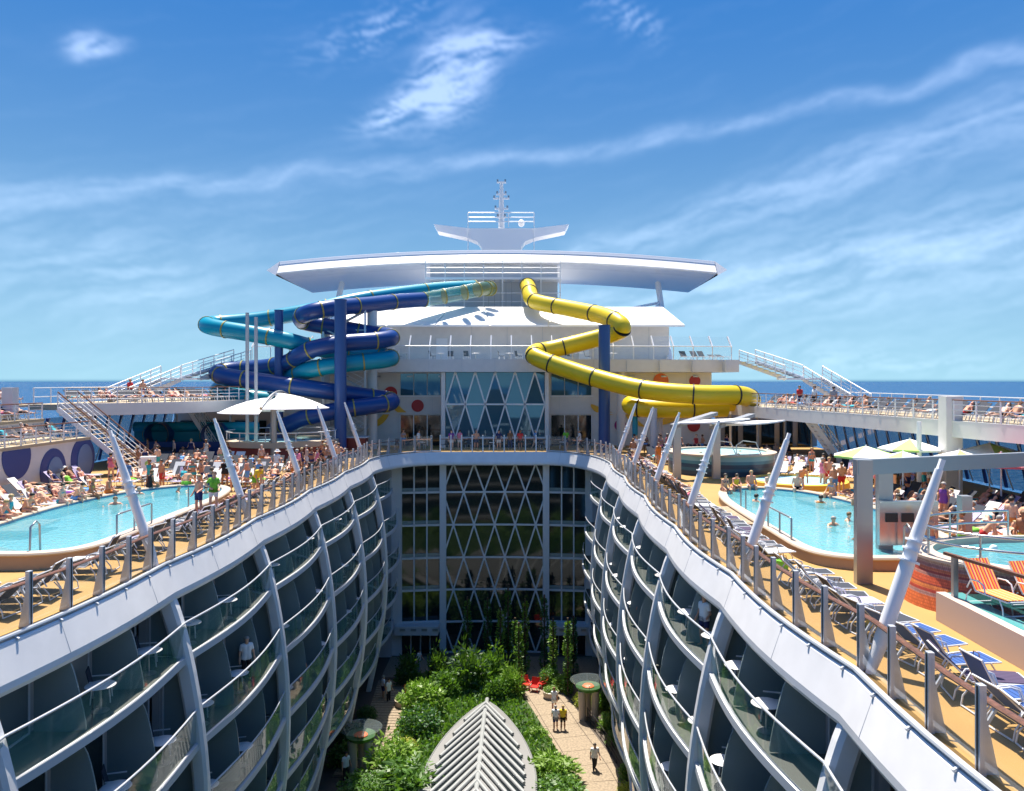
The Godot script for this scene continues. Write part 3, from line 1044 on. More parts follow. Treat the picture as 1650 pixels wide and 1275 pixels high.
func make_wing() -> void:
	var t := thing("canopy_wing", "huge arched white canopy wing spanning the top of the deckhouse", "canopy")
	var top := func(x: float) -> float: return 20.1 - 1.25 * pow(x / 23.5, 2.0)
	var path := []
	for j in 25:
		var x := lerpf(-23.6, 23.2, j / 24.0)
		path.append(V(x, top.call(x), 86.0))
	var o := []
	for p in path: o.append(Vector3(0, 0, 1))
	var mb := MB.new()
	mb.sweep(path, o, [Vector2(-0.9, 0.12), Vector2(-0.45, 0.0), Vector2(-0.30, -0.30), Vector2(0.55, -1.25), Vector2(0.5, -1.4), Vector2(-2.6, -1.55), Vector2(-2.6, 0.12)])
	part("front_beam", mb, M.white_paint, t)
	mb = MB.new()
	mb.sweep(path, o, [Vector2(-0.25, -0.26), Vector2(-0.22, -0.36), Vector2(-0.40, 0.02), Vector2(-0.45, 0.1)])
	part("top_trim", mb, M.alu_white, t)
	for s in [-1, 1]:
		var q := []
		for j in 13:
			var x: float = lerpf(-23.6, -7.4, j / 12.0) if s < 0 else lerpf(6.4, 23.2, j / 12.0)
			q.append(V(x, top.call(x) - 0.02, 88.6))
		o = []
		for p in q: o.append(Vector3(0, 0, 1))
		mb = MB.new()
		mb.sweep(q, o, [Vector2(0, 0.1), Vector2(0, -1.53), Vector2(-11.5, -1.75), Vector2(-12.4, 0.1)])
		part("wing_slab", mb, M.panel_white, t)
		# slanting end plate
		var xq: float = -23.6 if s < 0 else 23.2
		mb = MB.new()
		var yt: float = top.call(xq)
		var a := V(xq, yt + 0.1, 86.4); var b := V(xq, yt + 0.1, 100.5); var c := V(xq + s * 1.15, yt - 0.95, 85.6); var d := V(xq + s * 1.15, yt - 0.95, 99.8)
		var e := V(xq + s * 0.1, yt - 1.55, 85.5); var f := V(xq, yt - 1.75, 99.8)
		mb.quad(a, b, d, c, Vector3(s, 1, 0)); mb.quad(c, d, f, e, Vector3(s, -1, 0)); mb.ft(a, c, e, Vector3(0, 0, 1)); mb.ft(b, d, f, Vector3(0, 0, -1))
		part("wing_tip", mb, M.white_paint, t)
		# slanting struts under the wing
		mb = MB.new()
		mb.tube([V(s * 17.7, 17.0, 90), V(s * 17.0, 8.0, 79.0)], 0.32, 10)
		part("strut", mb, M.white_gloss, t)
		mb = MB.new()
		mb.tube([V(s * 17.5, 14.6, 87.0), V(s * 8.8, 12.6, 83.0)], 0.14, 8)
		mb.tube([V(s * 17.5, 14.8, 87.3), V(s * 15.4, 12.6, 82.0)], 0.12, 8)
		part("strut_brace", mb, M.white_gloss, t)
	mb = MB.new()
	mb.prism([Vector2(-2.9, 18.6), Vector2(2.3, 18.6), Vector2(0.9, 16.7), Vector2(-1.5, 16.7)], Transform3D(Basis(), V(0, 0, 90)), 3.0)
	part("funnel_base", mb, mat("olive_grey", 0.16, 0.15, 0.12, 0.6), t)
	for k in 13:
		var x := -21.0 + k * 3.5
		mb = MB.new(); mb.beam(V(x, top.call(x) - 0.36, 85.74), V(x, top.call(x) - 1.24, 85.43), 0.03, 0.02, Vector3(1, 0, 0)); part("beam_seam", mb, M.slab_grey, t)
	# aerials and small domes on top
	for q in [[-12.0, 0.55], [-9.4, 0.4], [10.4, 0.5], [13.6, 0.35]]:
		mb = MB.new(); mb.ball(V(q[0], top.call(q[0]) + 0.3 + q[1], 94), Vector3.ONE * q[1], 12); part("satellite_dome", mb, M.white_gloss, t)
		mb = MB.new(); mb.tube([V(q[0], top.call(q[0]), 94), V(q[0], top.call(q[0]) + 0.5, 94)], 0.12, 8); part("dome_foot", mb, M.alu_white, t)
	# slide start platform under the wing
	var p := thing("slide_platform", "white railed start platform of the water slides under the canopy", "platform")
	mb = MB.new(); mb.span(V(-7.7, 16.72, 84.0), V(6.6, 16.95, 86.6)); part("floor", mb, M.white_gloss, p)
	mb = MB.new(); mb.span(V(-7.4, 13.6, 86.5), V(6.3, 18.6, 86.6)); part("back_panel", mb, M.slab_grey, p)
	for k in 8:
		var x := -7.6 + k * 2.01
		mb = MB.new(); mb.span(V(x - 0.06, 13.6, 84.1), V(x + 0.06, 18.7, 84.22)); part("post", mb, M.column_grey, p)
	for y in [17.4, 17.95, 18.5, 14.4, 15.3]:
		mb = MB.new(); mb.tube([V(-7.6, y, 84.05), V(6.5, y, 84.05)], 0.045, 6); part("rail", mb, M.alu_white, p)
	for x in [-1.0, -0.4, 0.2, 0.8, 1.4]:
		mb = MB.new(); mb.span(V(x - 0.03, 13.6, 83.9), V(x + 0.03, 16.7, 83.96)); part("gate_bar", mb, M.brushed, p)

func make_mast() -> void:
	var t := thing("ship_mast", "white mast with swept yard arms and rails on top of the ship", "mast")
	var l := [Vector2(-7.9, 24.7), Vector2(-7.45, 23.85), Vector2(-3.8, 23.05), Vector2(-2.75, 22.6), Vector2(-2.25, 21.9), Vector2(-2.15, 19.5)]
	var pts := []
	for p in l: pts.append(p)
	for i in range(l.size() - 1, -1, -1): pts.append(Vector2(-l[i].x + 0.1, l[i].y))
	pts.append(Vector2(3.9, 24.2)); pts.append(Vector2(-3.8, 24.2))
	var mb := MB.new()
	mb.prism(pts, Transform3D(Basis(Vector3.RIGHT, -0.10), V(0, -0.1, 92.9)), 1.6)
	part("yard", mb, M.white_gloss, t)
	mb = MB.new()
	mb.tube([V(0.05, 24.2, 95), V(0.05, 27.0, 95), V(0.05, 28.6, 95), V(0.05, 29.5, 95)], [0.38, 0.32, 0.25, 0.2], 10)
	part("pole", mb, M.white_gloss, t)
	for q in [[25.4, 0.55], [26.4, 0.8], [27.6, 0.95], [28.1, 0.6], [29.5, 0.55]]:
		mb = MB.new()
		mb.span(V(0.05 - q[1], q[0], 94.8), V(0.05 + q[1], q[0] + 0.14, 95.2)); part("cross_bar", mb, M.white_gloss, t)
		for s in [-1, 1]:
			mb = MB.new()
			mb.tube([V(0.05 + s * (q[1] - 0.1), q[0] + 0.14, 95), V(0.05 + s * (q[1] - 0.1), q[0] + 0.42, 95)], 0.11, 8); part("mast_lamp", mb, M.brushed, t)
	for y in [24.8, 25.3, 25.85]:
		mb = MB.new(); mb.tube([V(-3.85, y, 94.3), V(3.9, y, 94.3)], 0.06, 6); part("rail", mb, M.white_gloss, t)
	for x in [-3.85, 0.9, 3.9]:
		mb = MB.new(); mb.tube([V(x, 20.4 if absf(x) > 2 else 24.2, 94.3), V(x, 25.9, 94.3)], 0.055, 6); part("rail_post", mb, M.white_gloss, t)
	mb = MB.new(); mb.ball(V(2.4, 24.75, 95), Vector3(0.4, 0.45, 0.4), 10); part("radar_dome", mb, M.white_gloss, t)

# ---------------------------------------------------------------- water slides
func slide(label: String, pts: Array, r: float, m: Material, fm: Material, every: int, flange: float) -> Node3D:
	var t := thing("water_slide", label, "water slide", Vector3.ZERO, 0.0)
	var p := smooth(pts, 5)
	var i := 0
	while i < p.size() - 1:
		var e := mini(i + every, p.size() - 1)
		if p.size() - 1 - e < 3: e = p.size() - 1
		var seg := p.slice(i, e + 1)
		var mb := MB.new()
		mb.tube(seg, r, 18, i == 0 or e == p.size() - 1)
		part("tube_section", mb, m, t)
		var ax: Vector3 = (p[mini(i + 1, p.size() - 1)] - p[maxi(i - 1, 0)]).normalized()
		mb = MB.new()
		mb.tube([p[i] - ax * 0.06, p[i] + ax * 0.06], r + flange, 18)
		part("flange", mb, fm, t)
		i = e
	return t

func W(a: Array) -> Array:   # [X, Y, metres ahead] triples to points
	var r := []
	for q in a: r.append(V(q[0], q[1], q[2]))
	return r

func make_slides() -> void:
	slide("yellow tube water slide winding down right of the glass front", W(SLIDE_YELLOW), 0.78, M.slide_yellow, M.black_rubber, 6, 0.05)
	slide("dark blue tube water slide coiling around the blue columns", W(SLIDE_BLUE), 0.72, M.slide_blue, M.flange_gold, 6, 0.05)
	slide("turquoise tube water slide looping out to the left", W(SLIDE_TEAL), 0.72, M.slide_teal, M.flange_gold, 6, 0.05)
	slide("clear plastic tube start of the dark blue slide", W(SLIDE_CLEAR), 0.72, M.balcony_glass, M.flange_gold, 3, 0.06)
	for q in [[-12.5, 66.2, 12.75, 0.49, "thick dark blue column in front of the coiled slides"], [-18.3, 68.6, 12.1, 0.36, "dark blue column behind the round white sail shade"], [9.55, 69.2, 10.85, 0.5, "dark blue column that carries the yellow slide"]]:
		var mb := MB.new()
		mb.tube([V(q[0], 0, q[1]), V(q[0], q[2], q[1])], q[3], 18)
		var c := thing("slide_column", q[4], "column", Vector3.ZERO, 0.0, "dark blue slide columns")
		part("shaft", mb, M.column_blue, c)
		mb = MB.new(); mb.tube([V(q[0], q[2], q[1]), V(q[0], q[2] + 0.06, q[1])], q[3] + 0.04, 18); part("cap", mb, M.column_blue, c)
		mb = MB.new(); mb.tube([V(q[0], 0, q[1]), V(q[0], 0.12, q[1])], q[3] + 0.2, 18); part("foot", mb, M.column_blue, c)
	for q in [[-19.5, 64.2, 11.55, 0.14, "left of two thin white slide poles"], [-18.8, 64.2, 11.2, 0.14, "right of two thin white slide poles"], [13.0, 64.4, 3.9, 0.28, "white pole under the lowest bend of the yellow slide"], [14.0, 67.6, 3.4, 0.28, "short white pole behind the lowest bend of the yellow slide"], [12.0, 67.8, 3.3, 0.24, "turquoise pole under the yellow slide"]]:
		var mb := MB.new()
		mb.tube([V(q[0], 0, q[1]), V(q[0], q[2], q[1])], q[3], 14)
		var c := thing("slide_pole", q[4], "pole", Vector3.ZERO, 0.0, "thin slide poles")
		part("shaft", mb, M.slide_teal if "turquoise" in q[4] else M.pole_grey, c)
		mb = MB.new(); mb.tube([V(q[0], 0, q[1]), V(q[0], 0.08, q[1])], q[3] + 0.15, 14); part("foot", mb, M.alu_white, c)
	# the long blue run-out at deck level
	var t := thing("slide_runout", "long blue run-out trough of the slides at the far left of the deck", "water slide")
	var mb := MB.new(); mb.span(V(-29.6, 0, 64.0), V(-19.4, 1.25, 64.25)); part("trough_wall", mb, M.slide_blue, t)
	mb = MB.new(); mb.span(V(-29.6, 0, 66.4), V(-19.4, 2.3, 66.6)); part("back_wall", mb, M.slide_teal, t)
	for x in [-27.2, -22.6]:
		mb = MB.new(); mb.tube([V(x, 1.75, 66.38), V(x, 1.75, 65.0)], 0.95, 20, false); part("tube_mouth", mb, M.slide_blue, t)
		mb = MB.new(); mb.tube([V(x, 1.75, 65.05), V(x, 1.75, 64.95)], 1.05, 20, false); part("flange", mb, M.flange_gold, t)
	mb = MB.new(); mb.tube([V(-29.6, 2.3, 66.5), V(-19.4, 2.3, 66.5)], 0.42, 12); part("top_roll", mb, M.slide_teal, t)
	# open stair tower among the slides
	var st := thing("stair_tower", "open white lattice stair tower behind the blue slides", "stairs")
	for k in 7:
		var y := 1.0 + k * 1.75
		mb = MB.new()
		var s := 1.0 if k % 2 == 0 else -1.0
		mb.beam(V(-13.2 - s * 1.6, y - 0.85, 71.6 + 0.4 * s), V(-13.2 + s * 1.6, y + 0.85, 71.6 + 0.4 * s), 0.7, 0.14)
		part("flight", mb, M.slab_grey, st)
		mb = MB.new()
		for e in [0.45, 0.9]:
			mb.tube([V(-13.2 - s * 1.6, y - 0.85 + e, 71.2), V(-13.2 + s * 1.6, y + 0.85 + e, 71.2)], 0.04, 6)
		part("stair_rail", mb, M.alu_white, st)
		mb = MB.new(); mb.span(V(-15.2, y + 0.8, 71.0), V(-11.3, y + 0.9, 72.1)); part("landing", mb, M.slab_grey, st)
	for x in [-15.1, -13.2, -11.4]:
		mb = MB.new(); mb.span(V(x - 0.08, 0, 70.9), V(x + 0.08, 13.2, 71.06)); part("stair_post", mb, M.alu_white, st)

const SLIDE_YELLOW := [[3.05, 16.09, 84.0], [3.22, 15.34, 82.0], [3.45, 14.25, 80.0], [4.40, 13.69, 78.6], [6.83, 13.01, 76.5], [9.50, 12.18, 73.6], [10.68, 11.51, 71.5], [11.29, 10.79, 70.6], [10.57, 10.30, 71.5], [7.96, 9.60, 72.0], [5.18, 8.94, 72.0], [3.89, 8.69, 71.4], [3.54, 8.33, 70.4], [4.55, 7.77, 69.6], [7.16, 6.84, 68.5], [10.63, 5.79, 66.6], [13.44, 5.25, 65.0], [16.78, 5.01, 64.2], [19.56, 4.96, 64.4], [21.05, 4.72, 66.0], [21.52, 4.36, 68.4], [16.83, 4.12, 69.2], [13.09, 4.18, 69.2], [11.69, 4.10, 68.0], [12.20, 3.88, 66.8], [15.69, 3.80, 66.2], [19.37, 3.89, 66.6]]
const SLIDE_BLUE := [[-7.06, 13.94, 77.5], [-9.18, 13.51, 75.0], [-11.22, 12.94, 72.0], [-13.58, 12.39, 69.0], [-15.19, 11.98, 68.0], [-16.52, 11.66, 69.2], [-16.84, 11.35, 70.8], [-15.66, 11.06, 71.3], [-13.08, 10.69, 71.6], [-10.91, 10.31, 71.8], [-9.39, 10.10, 71.0], [-8.94, 9.81, 69.6], [-10.01, 9.53, 68.4], [-12.58, 9.28, 67.6], [-14.72, 8.85, 67.2], [-16.08, 8.34, 67.6], [-17.47, 7.75, 68.8], [-19.49, 7.34, 70.0], [-22.02, 7.14, 70.6], [-23.62, 6.97, 70.2], [-23.67, 6.69, 68.9], [-22.21, 6.41, 67.8], [-19.65, 6.10, 67.2], [-16.02, 5.58, 67.0], [-13.26, 5.16, 67.6], [-11.00, 4.76, 69.4], [-9.38, 4.53, 70.0], [-8.82, 4.28, 69.2], [-9.94, 4.05, 68.0], [-12.13, 3.76, 67.2], [-15.19, 3.15, 67.0], [-17.29, 2.42, 68.0], [-19.28, 1.76, 70.2]]
const SLIDE_TEAL := [[-2.38, 15.72, 82.5], [-6.25, 15.18, 80.0], [-10.60, 14.19, 76.5], [-13.42, 13.46, 74.5], [-16.90, 12.51, 73.5], [-21.28, 11.68, 73.0], [-24.64, 11.29, 72.2], [-25.26, 11.08, 70.8], [-24.05, 10.70, 69.2], [-20.84, 10.17, 68.4], [-17.91, 9.63, 68.3], [-15.58, 9.00, 69.5], [-12.95, 8.57, 71.0], [-10.28, 8.42, 71.4], [-9.00, 8.22, 70.3], [-9.39, 7.91, 68.8], [-12.26, 7.57, 67.8], [-14.93, 7.14, 67.6], [-16.56, 6.74, 68.6], [-18.53, 6.21, 70.4], [-21.44, 5.82, 71.8], [-23.73, 5.66, 72.0], [-24.28, 5.33, 70.8], [-23.39, 4.93, 69.0], [-20.77, 4.68, 68.2], [-18.85, 4.40, 68.8]]
const SLIDE_CLEAR := [[-0.77, 15.53, 82.0], [-1.64, 15.29, 80.4], [-3.70, 14.70, 79.0], [-7.06, 13.94, 77.5]]

# ---------------------------------------------------------------- pools, terraces, upper decks
func pool_outline(s: int) -> Array:      # plan of the water, x out from the centre line
	var p: Array = [[12.35, 35.5], [12.3, 30.0], [12.35, 27.6], [12.9, 26.5], [14.2, 26.2], [16.2, 26.6], [17.5, 28.6], [18.0, 32.0], [18.2, 36.0], [17.7, 39.5], [16.6, 42.0], [14.8, 43.0], [13.2, 41.8], [12.5, 38.8]]
	var r := []
	for q in p: r.append(Vector3(s * q[0], 0, -q[1]))
	r.append(r[0])
	var sm := smooth(r, 4)
	sm.pop_back()
	return sm

func ring_outs(p: Array, c: Vector3) -> Array:
	var r := []
	for i in p.size():
		var t: Vector3 = p[(i + 1) % p.size()] - p[(i - 1 + p.size()) % p.size()]
		var o := Vector3(t.z, 0, -t.x).normalized()
		r.append(o if o.dot(p[i] - c) > 0.0 else -o)
	return r

func steel_rail(t: Node3D, called: String, pts: Array, m: Material, r := 0.035) -> void:
	var mb := MB.new()
	mb.tube(pts, r, 8)
	part(called, mb, m, t)

func make_pool(s: int) -> void:
	var sn := "left" if s < 0 else "right"
	var t := thing("swimming_pool", "raised turquoise swimming pool with tan wall on the %s deck" % sn, "swimming pool")
	var h := 0.55 if s < 0 else 0.42
	var p := pool_outline(s)
	var c := V(s * 15.2, 0, 34)
	var o := ring_outs(p, c)
	var mb := MB.new()
	mb.sweep(p, o, [Vector2(0.02, 0.0), Vector2(0.42, 0.0), Vector2(0.36, h - 0.1), Vector2(0.02, h - 0.1)], false, true)
	part("pool_wall", mb, M.pool_wall, t)
	mb = MB.new()
	mb.sweep(p, o, [Vector2(0.0, h - 0.098), Vector2(0.42, h - 0.098), Vector2(0.45, h - 0.05), Vector2(0.42, h), Vector2(0.03, h + 0.01), Vector2(0.0, h - 0.03)], false, true)
	part("coping", mb, M.coping, t)
	var plan := []
	for q in p: plan.append(Vector2(q.x, q.z))
	mb = MB.new(); mb.plan(plan, 0.004, 0.03)
	part("pool_floor", mb, M.pool_tile, t)
	mb = MB.new(); mb.sweep(p, o, [Vector2(-0.03, 0.03), Vector2(0.01, 0.03), Vector2(0.01, h - 0.1), Vector2(-0.03, h - 0.1)], false, true)
	part("pool_lining", mb, M.pool_tile, t)
	mb = MB.new(); mb.sweep(p, o, [Vector2(-0.045, h - 0.2), Vector2(-0.032, h - 0.2), Vector2(-0.032, h - 0.06), Vector2(-0.045, h - 0.06)], false, true)
	part("tile_line", mb, M.tile_line, t)
	# shallow white ledges at the far side
	for i in range(20, 44, 8):
		var q: Vector3 = p[i]
		mb = MB.new(); mb.box(q - o[i] * 0.7 + Vector3.UP * (h - 0.24), Vector3(1.3, 0.1, 2.6), Basis(o[i], Vector3.UP, o[i].cross(Vector3.UP)))
		part("pool_ledge", mb, M.coping, t)
	mb = MB.new()
	var ti := Geometry2D.triangulate_polygon(PackedVector2Array(plan))
	for k in ti.size() / 3:
		var q := []
		for e in 3: q.append(Vector3(plan[ti[k * 3 + e]].x, h - 0.12, plan[ti[k * 3 + e]].y))
		mb.ft(q[0], q[1], q[2], Vector3.UP)
	struct("pool_water", mb, M.water)
	# hand rail along the near coping and ladders
	var y := h
	var xr := s * 12.05
	steel_rail(t, "hand_rail", [V(xr, y, 31.4), V(xr, y + 0.75, 31.4), V(xr, y + 0.78, 31.2), V(xr, y + 0.78, 28.9), V(xr, y + 0.75, 28.7), V(xr, y, 28.7)], M.brushed)
	steel_rail(t, "rail_post", [V(xr, y, 30.0), V(xr, y + 0.78, 30.0)], M.brushed)
	for q in [[13.7, 26.4], [15.3, 26.6], [12.35, 35.6], [12.35, 36.4]]:
		var a := V(s * q[0], 0, q[1])
		steel_rail(t, "ladder_rail", [a + Vector3(0, 0.05, -0.5 if q[0] > 13 else 0.0), a + Vector3(0, y + 0.75, -0.45 if q[0] > 13 else 0.0), a + Vector3(0, y + 0.9, -0.25 if q[0] > 13 else 0.0), a + Vector3(0, y + 0.75, 0.05), a + Vector3(0, y, 0.08)], M.brushed)
	# step bench along the wall
	mb = MB.new()
	mb.span(V(s * 11.35, 0, 32.6), V(s * 11.98, 0.3, 37.2))
	part("step", mb, M.teak, t)

func make_upper_deck(s: int) -> void:
	var sn := "left" if s < 0 else "right"
	var pts := W([[20.4, 4.0, 73], [20.6, 4.0, 68], [21.1, 4.0, 62.8], [22.2, 4.0, 56], [23.4, 4.0, 48.6], [25.4, 4.0, 36.8], [26.8, 4.0, 28], [28.0, 4.0, 19]]) if s > 0 else W([[-20.3, 4.5, 74], [-20.6, 4.5, 68], [-21.4, 4.5, 62.8], [-23.4, 4.5, 59.0], [-26.0, 4.5, 56.6], [-29.0, 4.5, 54.6]])
	var path := smooth(pts, 5)
	var o := outs_of(path, V(0, 0, 45))
	var t := thing("upper_deck", "white fronted upper sun deck along the %s side of the ship" % sn, "deck")
	var y: float = pts[0].y
	var mb := MB.new()
	mb.sweep(path, o, [Vector2(0, 0.05), Vector2(0.02, -0.80), Vector2(-0.25, -0.82), Vector2(-0.25, 0.05)])
	part("fascia", mb, M.shell_white, t)
	mb = MB.new()
	var poly := []
	for i in path.size(): poly.append(Vector2(path[i].x - o[i].x * 0.24, path[i].z - o[i].z * 0.24))
	poly.append(Vector2(s * 31.2, poly[-1].y)); poly.append(Vector2(s * 31.2, poly[0].y))
	mb.plan(poly, y - 0.4, y)
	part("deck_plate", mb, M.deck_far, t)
	var r := thing("deck_railing", "thin white bar railing along the %s upper sun deck" % sn, "railing")
	var q := resample(path, 1.6)
	for h in [0.35, 0.62, 0.88]:
		mb = MB.new()
		var l := []
		for p in q: l.append(p + Vector3.UP * h)
		mb.tube(l, 0.018, 5); part("rail_bar", mb, M.alu_white, r)
	mb = MB.new()
	var l2 := []
	for p in q: l2.append(p + Vector3.UP * 1.12)
	mb.tube(l2, 0.035, 6); part("handrail", mb, M.wood, r)
	for p in q:
		mb = MB.new(); mb.span(p + Vector3(-0.03, 0.05, -0.03), p + Vector3(0.03, 1.11, 0.03)); part("rail_post", mb, M.alu_white, r)
	# seaward windscreen of tall leaning panes under the deck
	var w := thing("sea_windscreen", "row of tall blue windscreen panes under the %s upper deck" % sn, "windscreen")
	var z := 20.0 if s > 0 else 30.0
	while z < 73.0:
		mb = MB.new()
		mb.quad(V(s * 30.2, 0, z), V(s * 30.2, 0, z + 1.9), V(s * 29.5, 3.6, z + 1.9), V(s * 29.5, 3.6, z), Vector3(-s, 0.2, 0)); part("pane", mb, M.screen_glass, w)
		mb = MB.new(); mb.beam(V(s * 30.15, 0, z - 0.05), V(s * 29.4, 3.6, z - 0.05), 0.1, 0.22, Vector3(0, 0, 1)); part("mullion", mb, M.art_navy, w)
		mb = MB.new(); mb.beam(V(s * 29.9, 0, z + 0.9), V(s * 29.2, 3.6, z + 1.9), 0.06, 0.06); part("brace", mb, M.brushed, w)
		z += 2.0
	# seaward rail of the upper deck
	var sr := thing("sea_railing", "seaward glass and bar railing of the %s upper sun deck" % sn, "railing")
	for h in [0.5, 1.12]:
		mb = MB.new(); mb.tube([V(s * 31.0, y + h, 20 if s > 0 else 55), V(s * 31.0, y + h, 73)], 0.03, 6); part("rail_bar", mb, M.alu_white, sr)
	z = 20.0 if s > 0 else 55.0
	while z < 73.0:
		mb = MB.new(); mb.span(V(s * 30.97, y, z), V(s * 31.03, y + 1.1, z + 0.06)); part("rail_post", mb, M.alu_white, sr)
		z += 2.0

func stairs(label: String, a: Vector3, b: Vector3, wide: Vector3, steps: int, tread: Material, called := "outdoor_stair") -> void:
	var t := thing(called, label, "stairs")
	var mb: MB
	for k in steps:
		var p := a.lerp(b, (k + 0.5) / steps)
		var run := Vector3(b.x - a.x, 0, b.z - a.z)
		mb = MB.new()
		mb.box(p + wide * 0.5, Vector3(wide.length(), 0.05, run.length() / steps * 1.1), Basis(wide.normalized(), Vector3.UP, wide.normalized().cross(Vector3.UP)))
		part("tread", mb, tread, t)
	for e in [Vector3.ZERO, wide]:
		mb = MB.new(); mb.beam(a + e + Vector3(0, -0.1, 0), b + e + Vector3(0, -0.1, 0), 0.07, 0.34); part("stringer", mb, M.white_gloss, t)
		for h in [0.4, 0.7, 1.0]:
			mb = MB.new(); mb.tube([a + e + Vector3.UP * h, b + e + Vector3.UP * h], 0.045 if h == 1.0 else 0.025, 6); part("handrail" if h == 1.0 else "rail_bar", mb, M.wood if h == 1.0 and tread == M.teak else M.alu_white, t)
		for k in 6:
			var p: Vector3 = a.lerp(b, k / 5.0) + e
			mb = MB.new(); mb.span(p + Vector3(-0.03, -0.1, -0.03), p + Vector3(0.03, 1.0, 0.03)); part("rail_post", mb, M.alu_white, t)

func make_terraces() -> void:
	var mb: MB
	var t := thing("terrace_wall", "white wall with navy circles below the left terrace", "wall")
	mb = MB.new(); mb.span(V(-25.0, 0, 33), V(-25.3, 2.4, 51.0)); part("wall", mb, M.shell_white, t)
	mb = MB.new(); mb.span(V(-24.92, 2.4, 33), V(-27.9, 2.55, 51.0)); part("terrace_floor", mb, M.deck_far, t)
	for q in [[43.6, 2.0, 1.25, 0.0], [47.0, 0.85, 1.3, 0.9], [50.2, 1.25, 1.35, 1.0]]:
		var r: float = q[2]
		var pts := []
		for j in 33:
			var u := TAU * j / 32.0
			var y: float = clampf(q[1] + r * sin(u), 0.05, 2.36)
			pts.append(Vector2(cos(u) * r if true else 0.0, y))
		pts.pop_back()
		mb = MB.new(); mb.prism(pts, Transform3D(Basis(Vector3(0, 0, -1), Vector3.UP, Vector3(1, 0, 0)), V(-24.99, 0, q[0])), 0.06); part("wall_disc", mb, M.art_navy, t)
		if q[3] > 0.0:
			pts = []
			for j in 32:
				var u := TAU * j / 32.0
				pts.append(Vector2(cos(u) * q[3] * 0.85 + 0.15, clampf(q[1] + q[3] * sin(u) - 0.1, 0.06, 2.3)))
			mb = MB.new(); mb.prism(pts, Transform3D(Basis(Vector3(0, 0, -1), Vector3.UP, Vector3(1, 0, 0)), V(-24.95, 0, q[0])), 0.06); part("inner_disc", mb, M.art_slate, t)
	var t2 := thing("upper_terrace", "second terrace step with white front on the far left", "terrace")
	mb = MB.new(); mb.span(V(-27.9, 2.56, 33), V(-28.15, 3.55, 51.0)); part("front", mb, M.shell_white, t2)
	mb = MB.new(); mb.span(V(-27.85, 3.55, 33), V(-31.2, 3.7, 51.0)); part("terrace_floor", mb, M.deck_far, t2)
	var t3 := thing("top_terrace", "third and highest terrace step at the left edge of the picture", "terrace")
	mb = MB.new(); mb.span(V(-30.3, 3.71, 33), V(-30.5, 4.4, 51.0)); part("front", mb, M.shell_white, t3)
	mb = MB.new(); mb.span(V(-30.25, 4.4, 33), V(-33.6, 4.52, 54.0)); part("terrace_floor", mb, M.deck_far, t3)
	for q in [[-25.05, 2.55, "lower"], [-28.0, 3.7, "upper"], [-30.4, 4.52, "top"]]:
		var r := thing("terrace_rail", "bar railing with wooden handrail on the %s left terrace" % q[2], "railing")
		for h in [0.2, 0.4, 0.6, 0.8]:
			mb = MB.new(); mb.tube([V(q[0], q[1] + h, 33), V(q[0], q[1] + h, 51)], 0.016, 5); part("rail_bar", mb, M.alu_white, r)
		mb = MB.new(); mb.tube([V(q[0], q[1] + 1.0, 33), V(q[0], q[1] + 1.0, 51)], 0.04, 6); part("handrail", mb, M.wood, r)
		for k in 14:
			mb = MB.new(); mb.span(V(q[0] - 0.03, q[1], 33 + k * 1.38), V(q[0] + 0.03, q[1] + 1.0, 33.06 + k * 1.38)); part("rail_post", mb, M.alu_white, r)
	stairs("wide wooden stair with white stringers beside the circle wall", V(-22.0, 0.1, 53.6), V(-27.2, 4.4, 53.6), V(0, 0, -2.3) * 1.0, 16, M.teak)
	stairs("narrow white stair under the left upper deck", V(-22.4, 0.1, 66.8), V(-25.0, 3.9, 67.2), V(0, 0, -1.2), 12, M.slab_grey)
	stairs("narrow white stair under the right upper deck", V(22.6, 3.9, 58.0), V(25.0, 0.1, 57.0), V(0, 0, -1.2), 12, M.slab_grey)
	for s in [-1, 1]:
		var sn := "left" if s < 0 else "right"
		var y := 4.0 if s > 0 else 4.5
		stairs("white outdoor stair from the %s upper deck to its landing" % sn, V(s * 27.6, y + 0.1, 61.5), V(s * 25.6, 6.3, 66.0), V(s * 1.2, 0, -0.9), 12, M.slab_grey)
		stairs("white outdoor stair from the landing to the terrace on the %s" % sn, V(s * 24.6, 6.4, 67.6), V(s * 22.2, 7.9, 73.0), V(s * 1.2, 0, -0.9), 8, M.slab_grey)
		mb = MB.new(); mb.span(V(s * 24.2, 6.2, 65.9), V(s * 27.4, 6.36, 68.6))
		one("stair_landing", mb, M.white_gloss, "white stair landing between deck levels on the %s" % sn, "landing")
		# the big square pillars through the upper decks
		mb = MB.new()
		if s > 0: mb.span(V(24.3, 0.0, 41.4), V(25.15, 5.3, 42.2))
		else: mb.span(V(-29.7, 3.7, 49.6), V(-29.0, 5.7, 50.2))
		one("deck_pillar", mb, M.shell_white, "thick pale square pillar through the %s upper deck" % sn, "pillar")

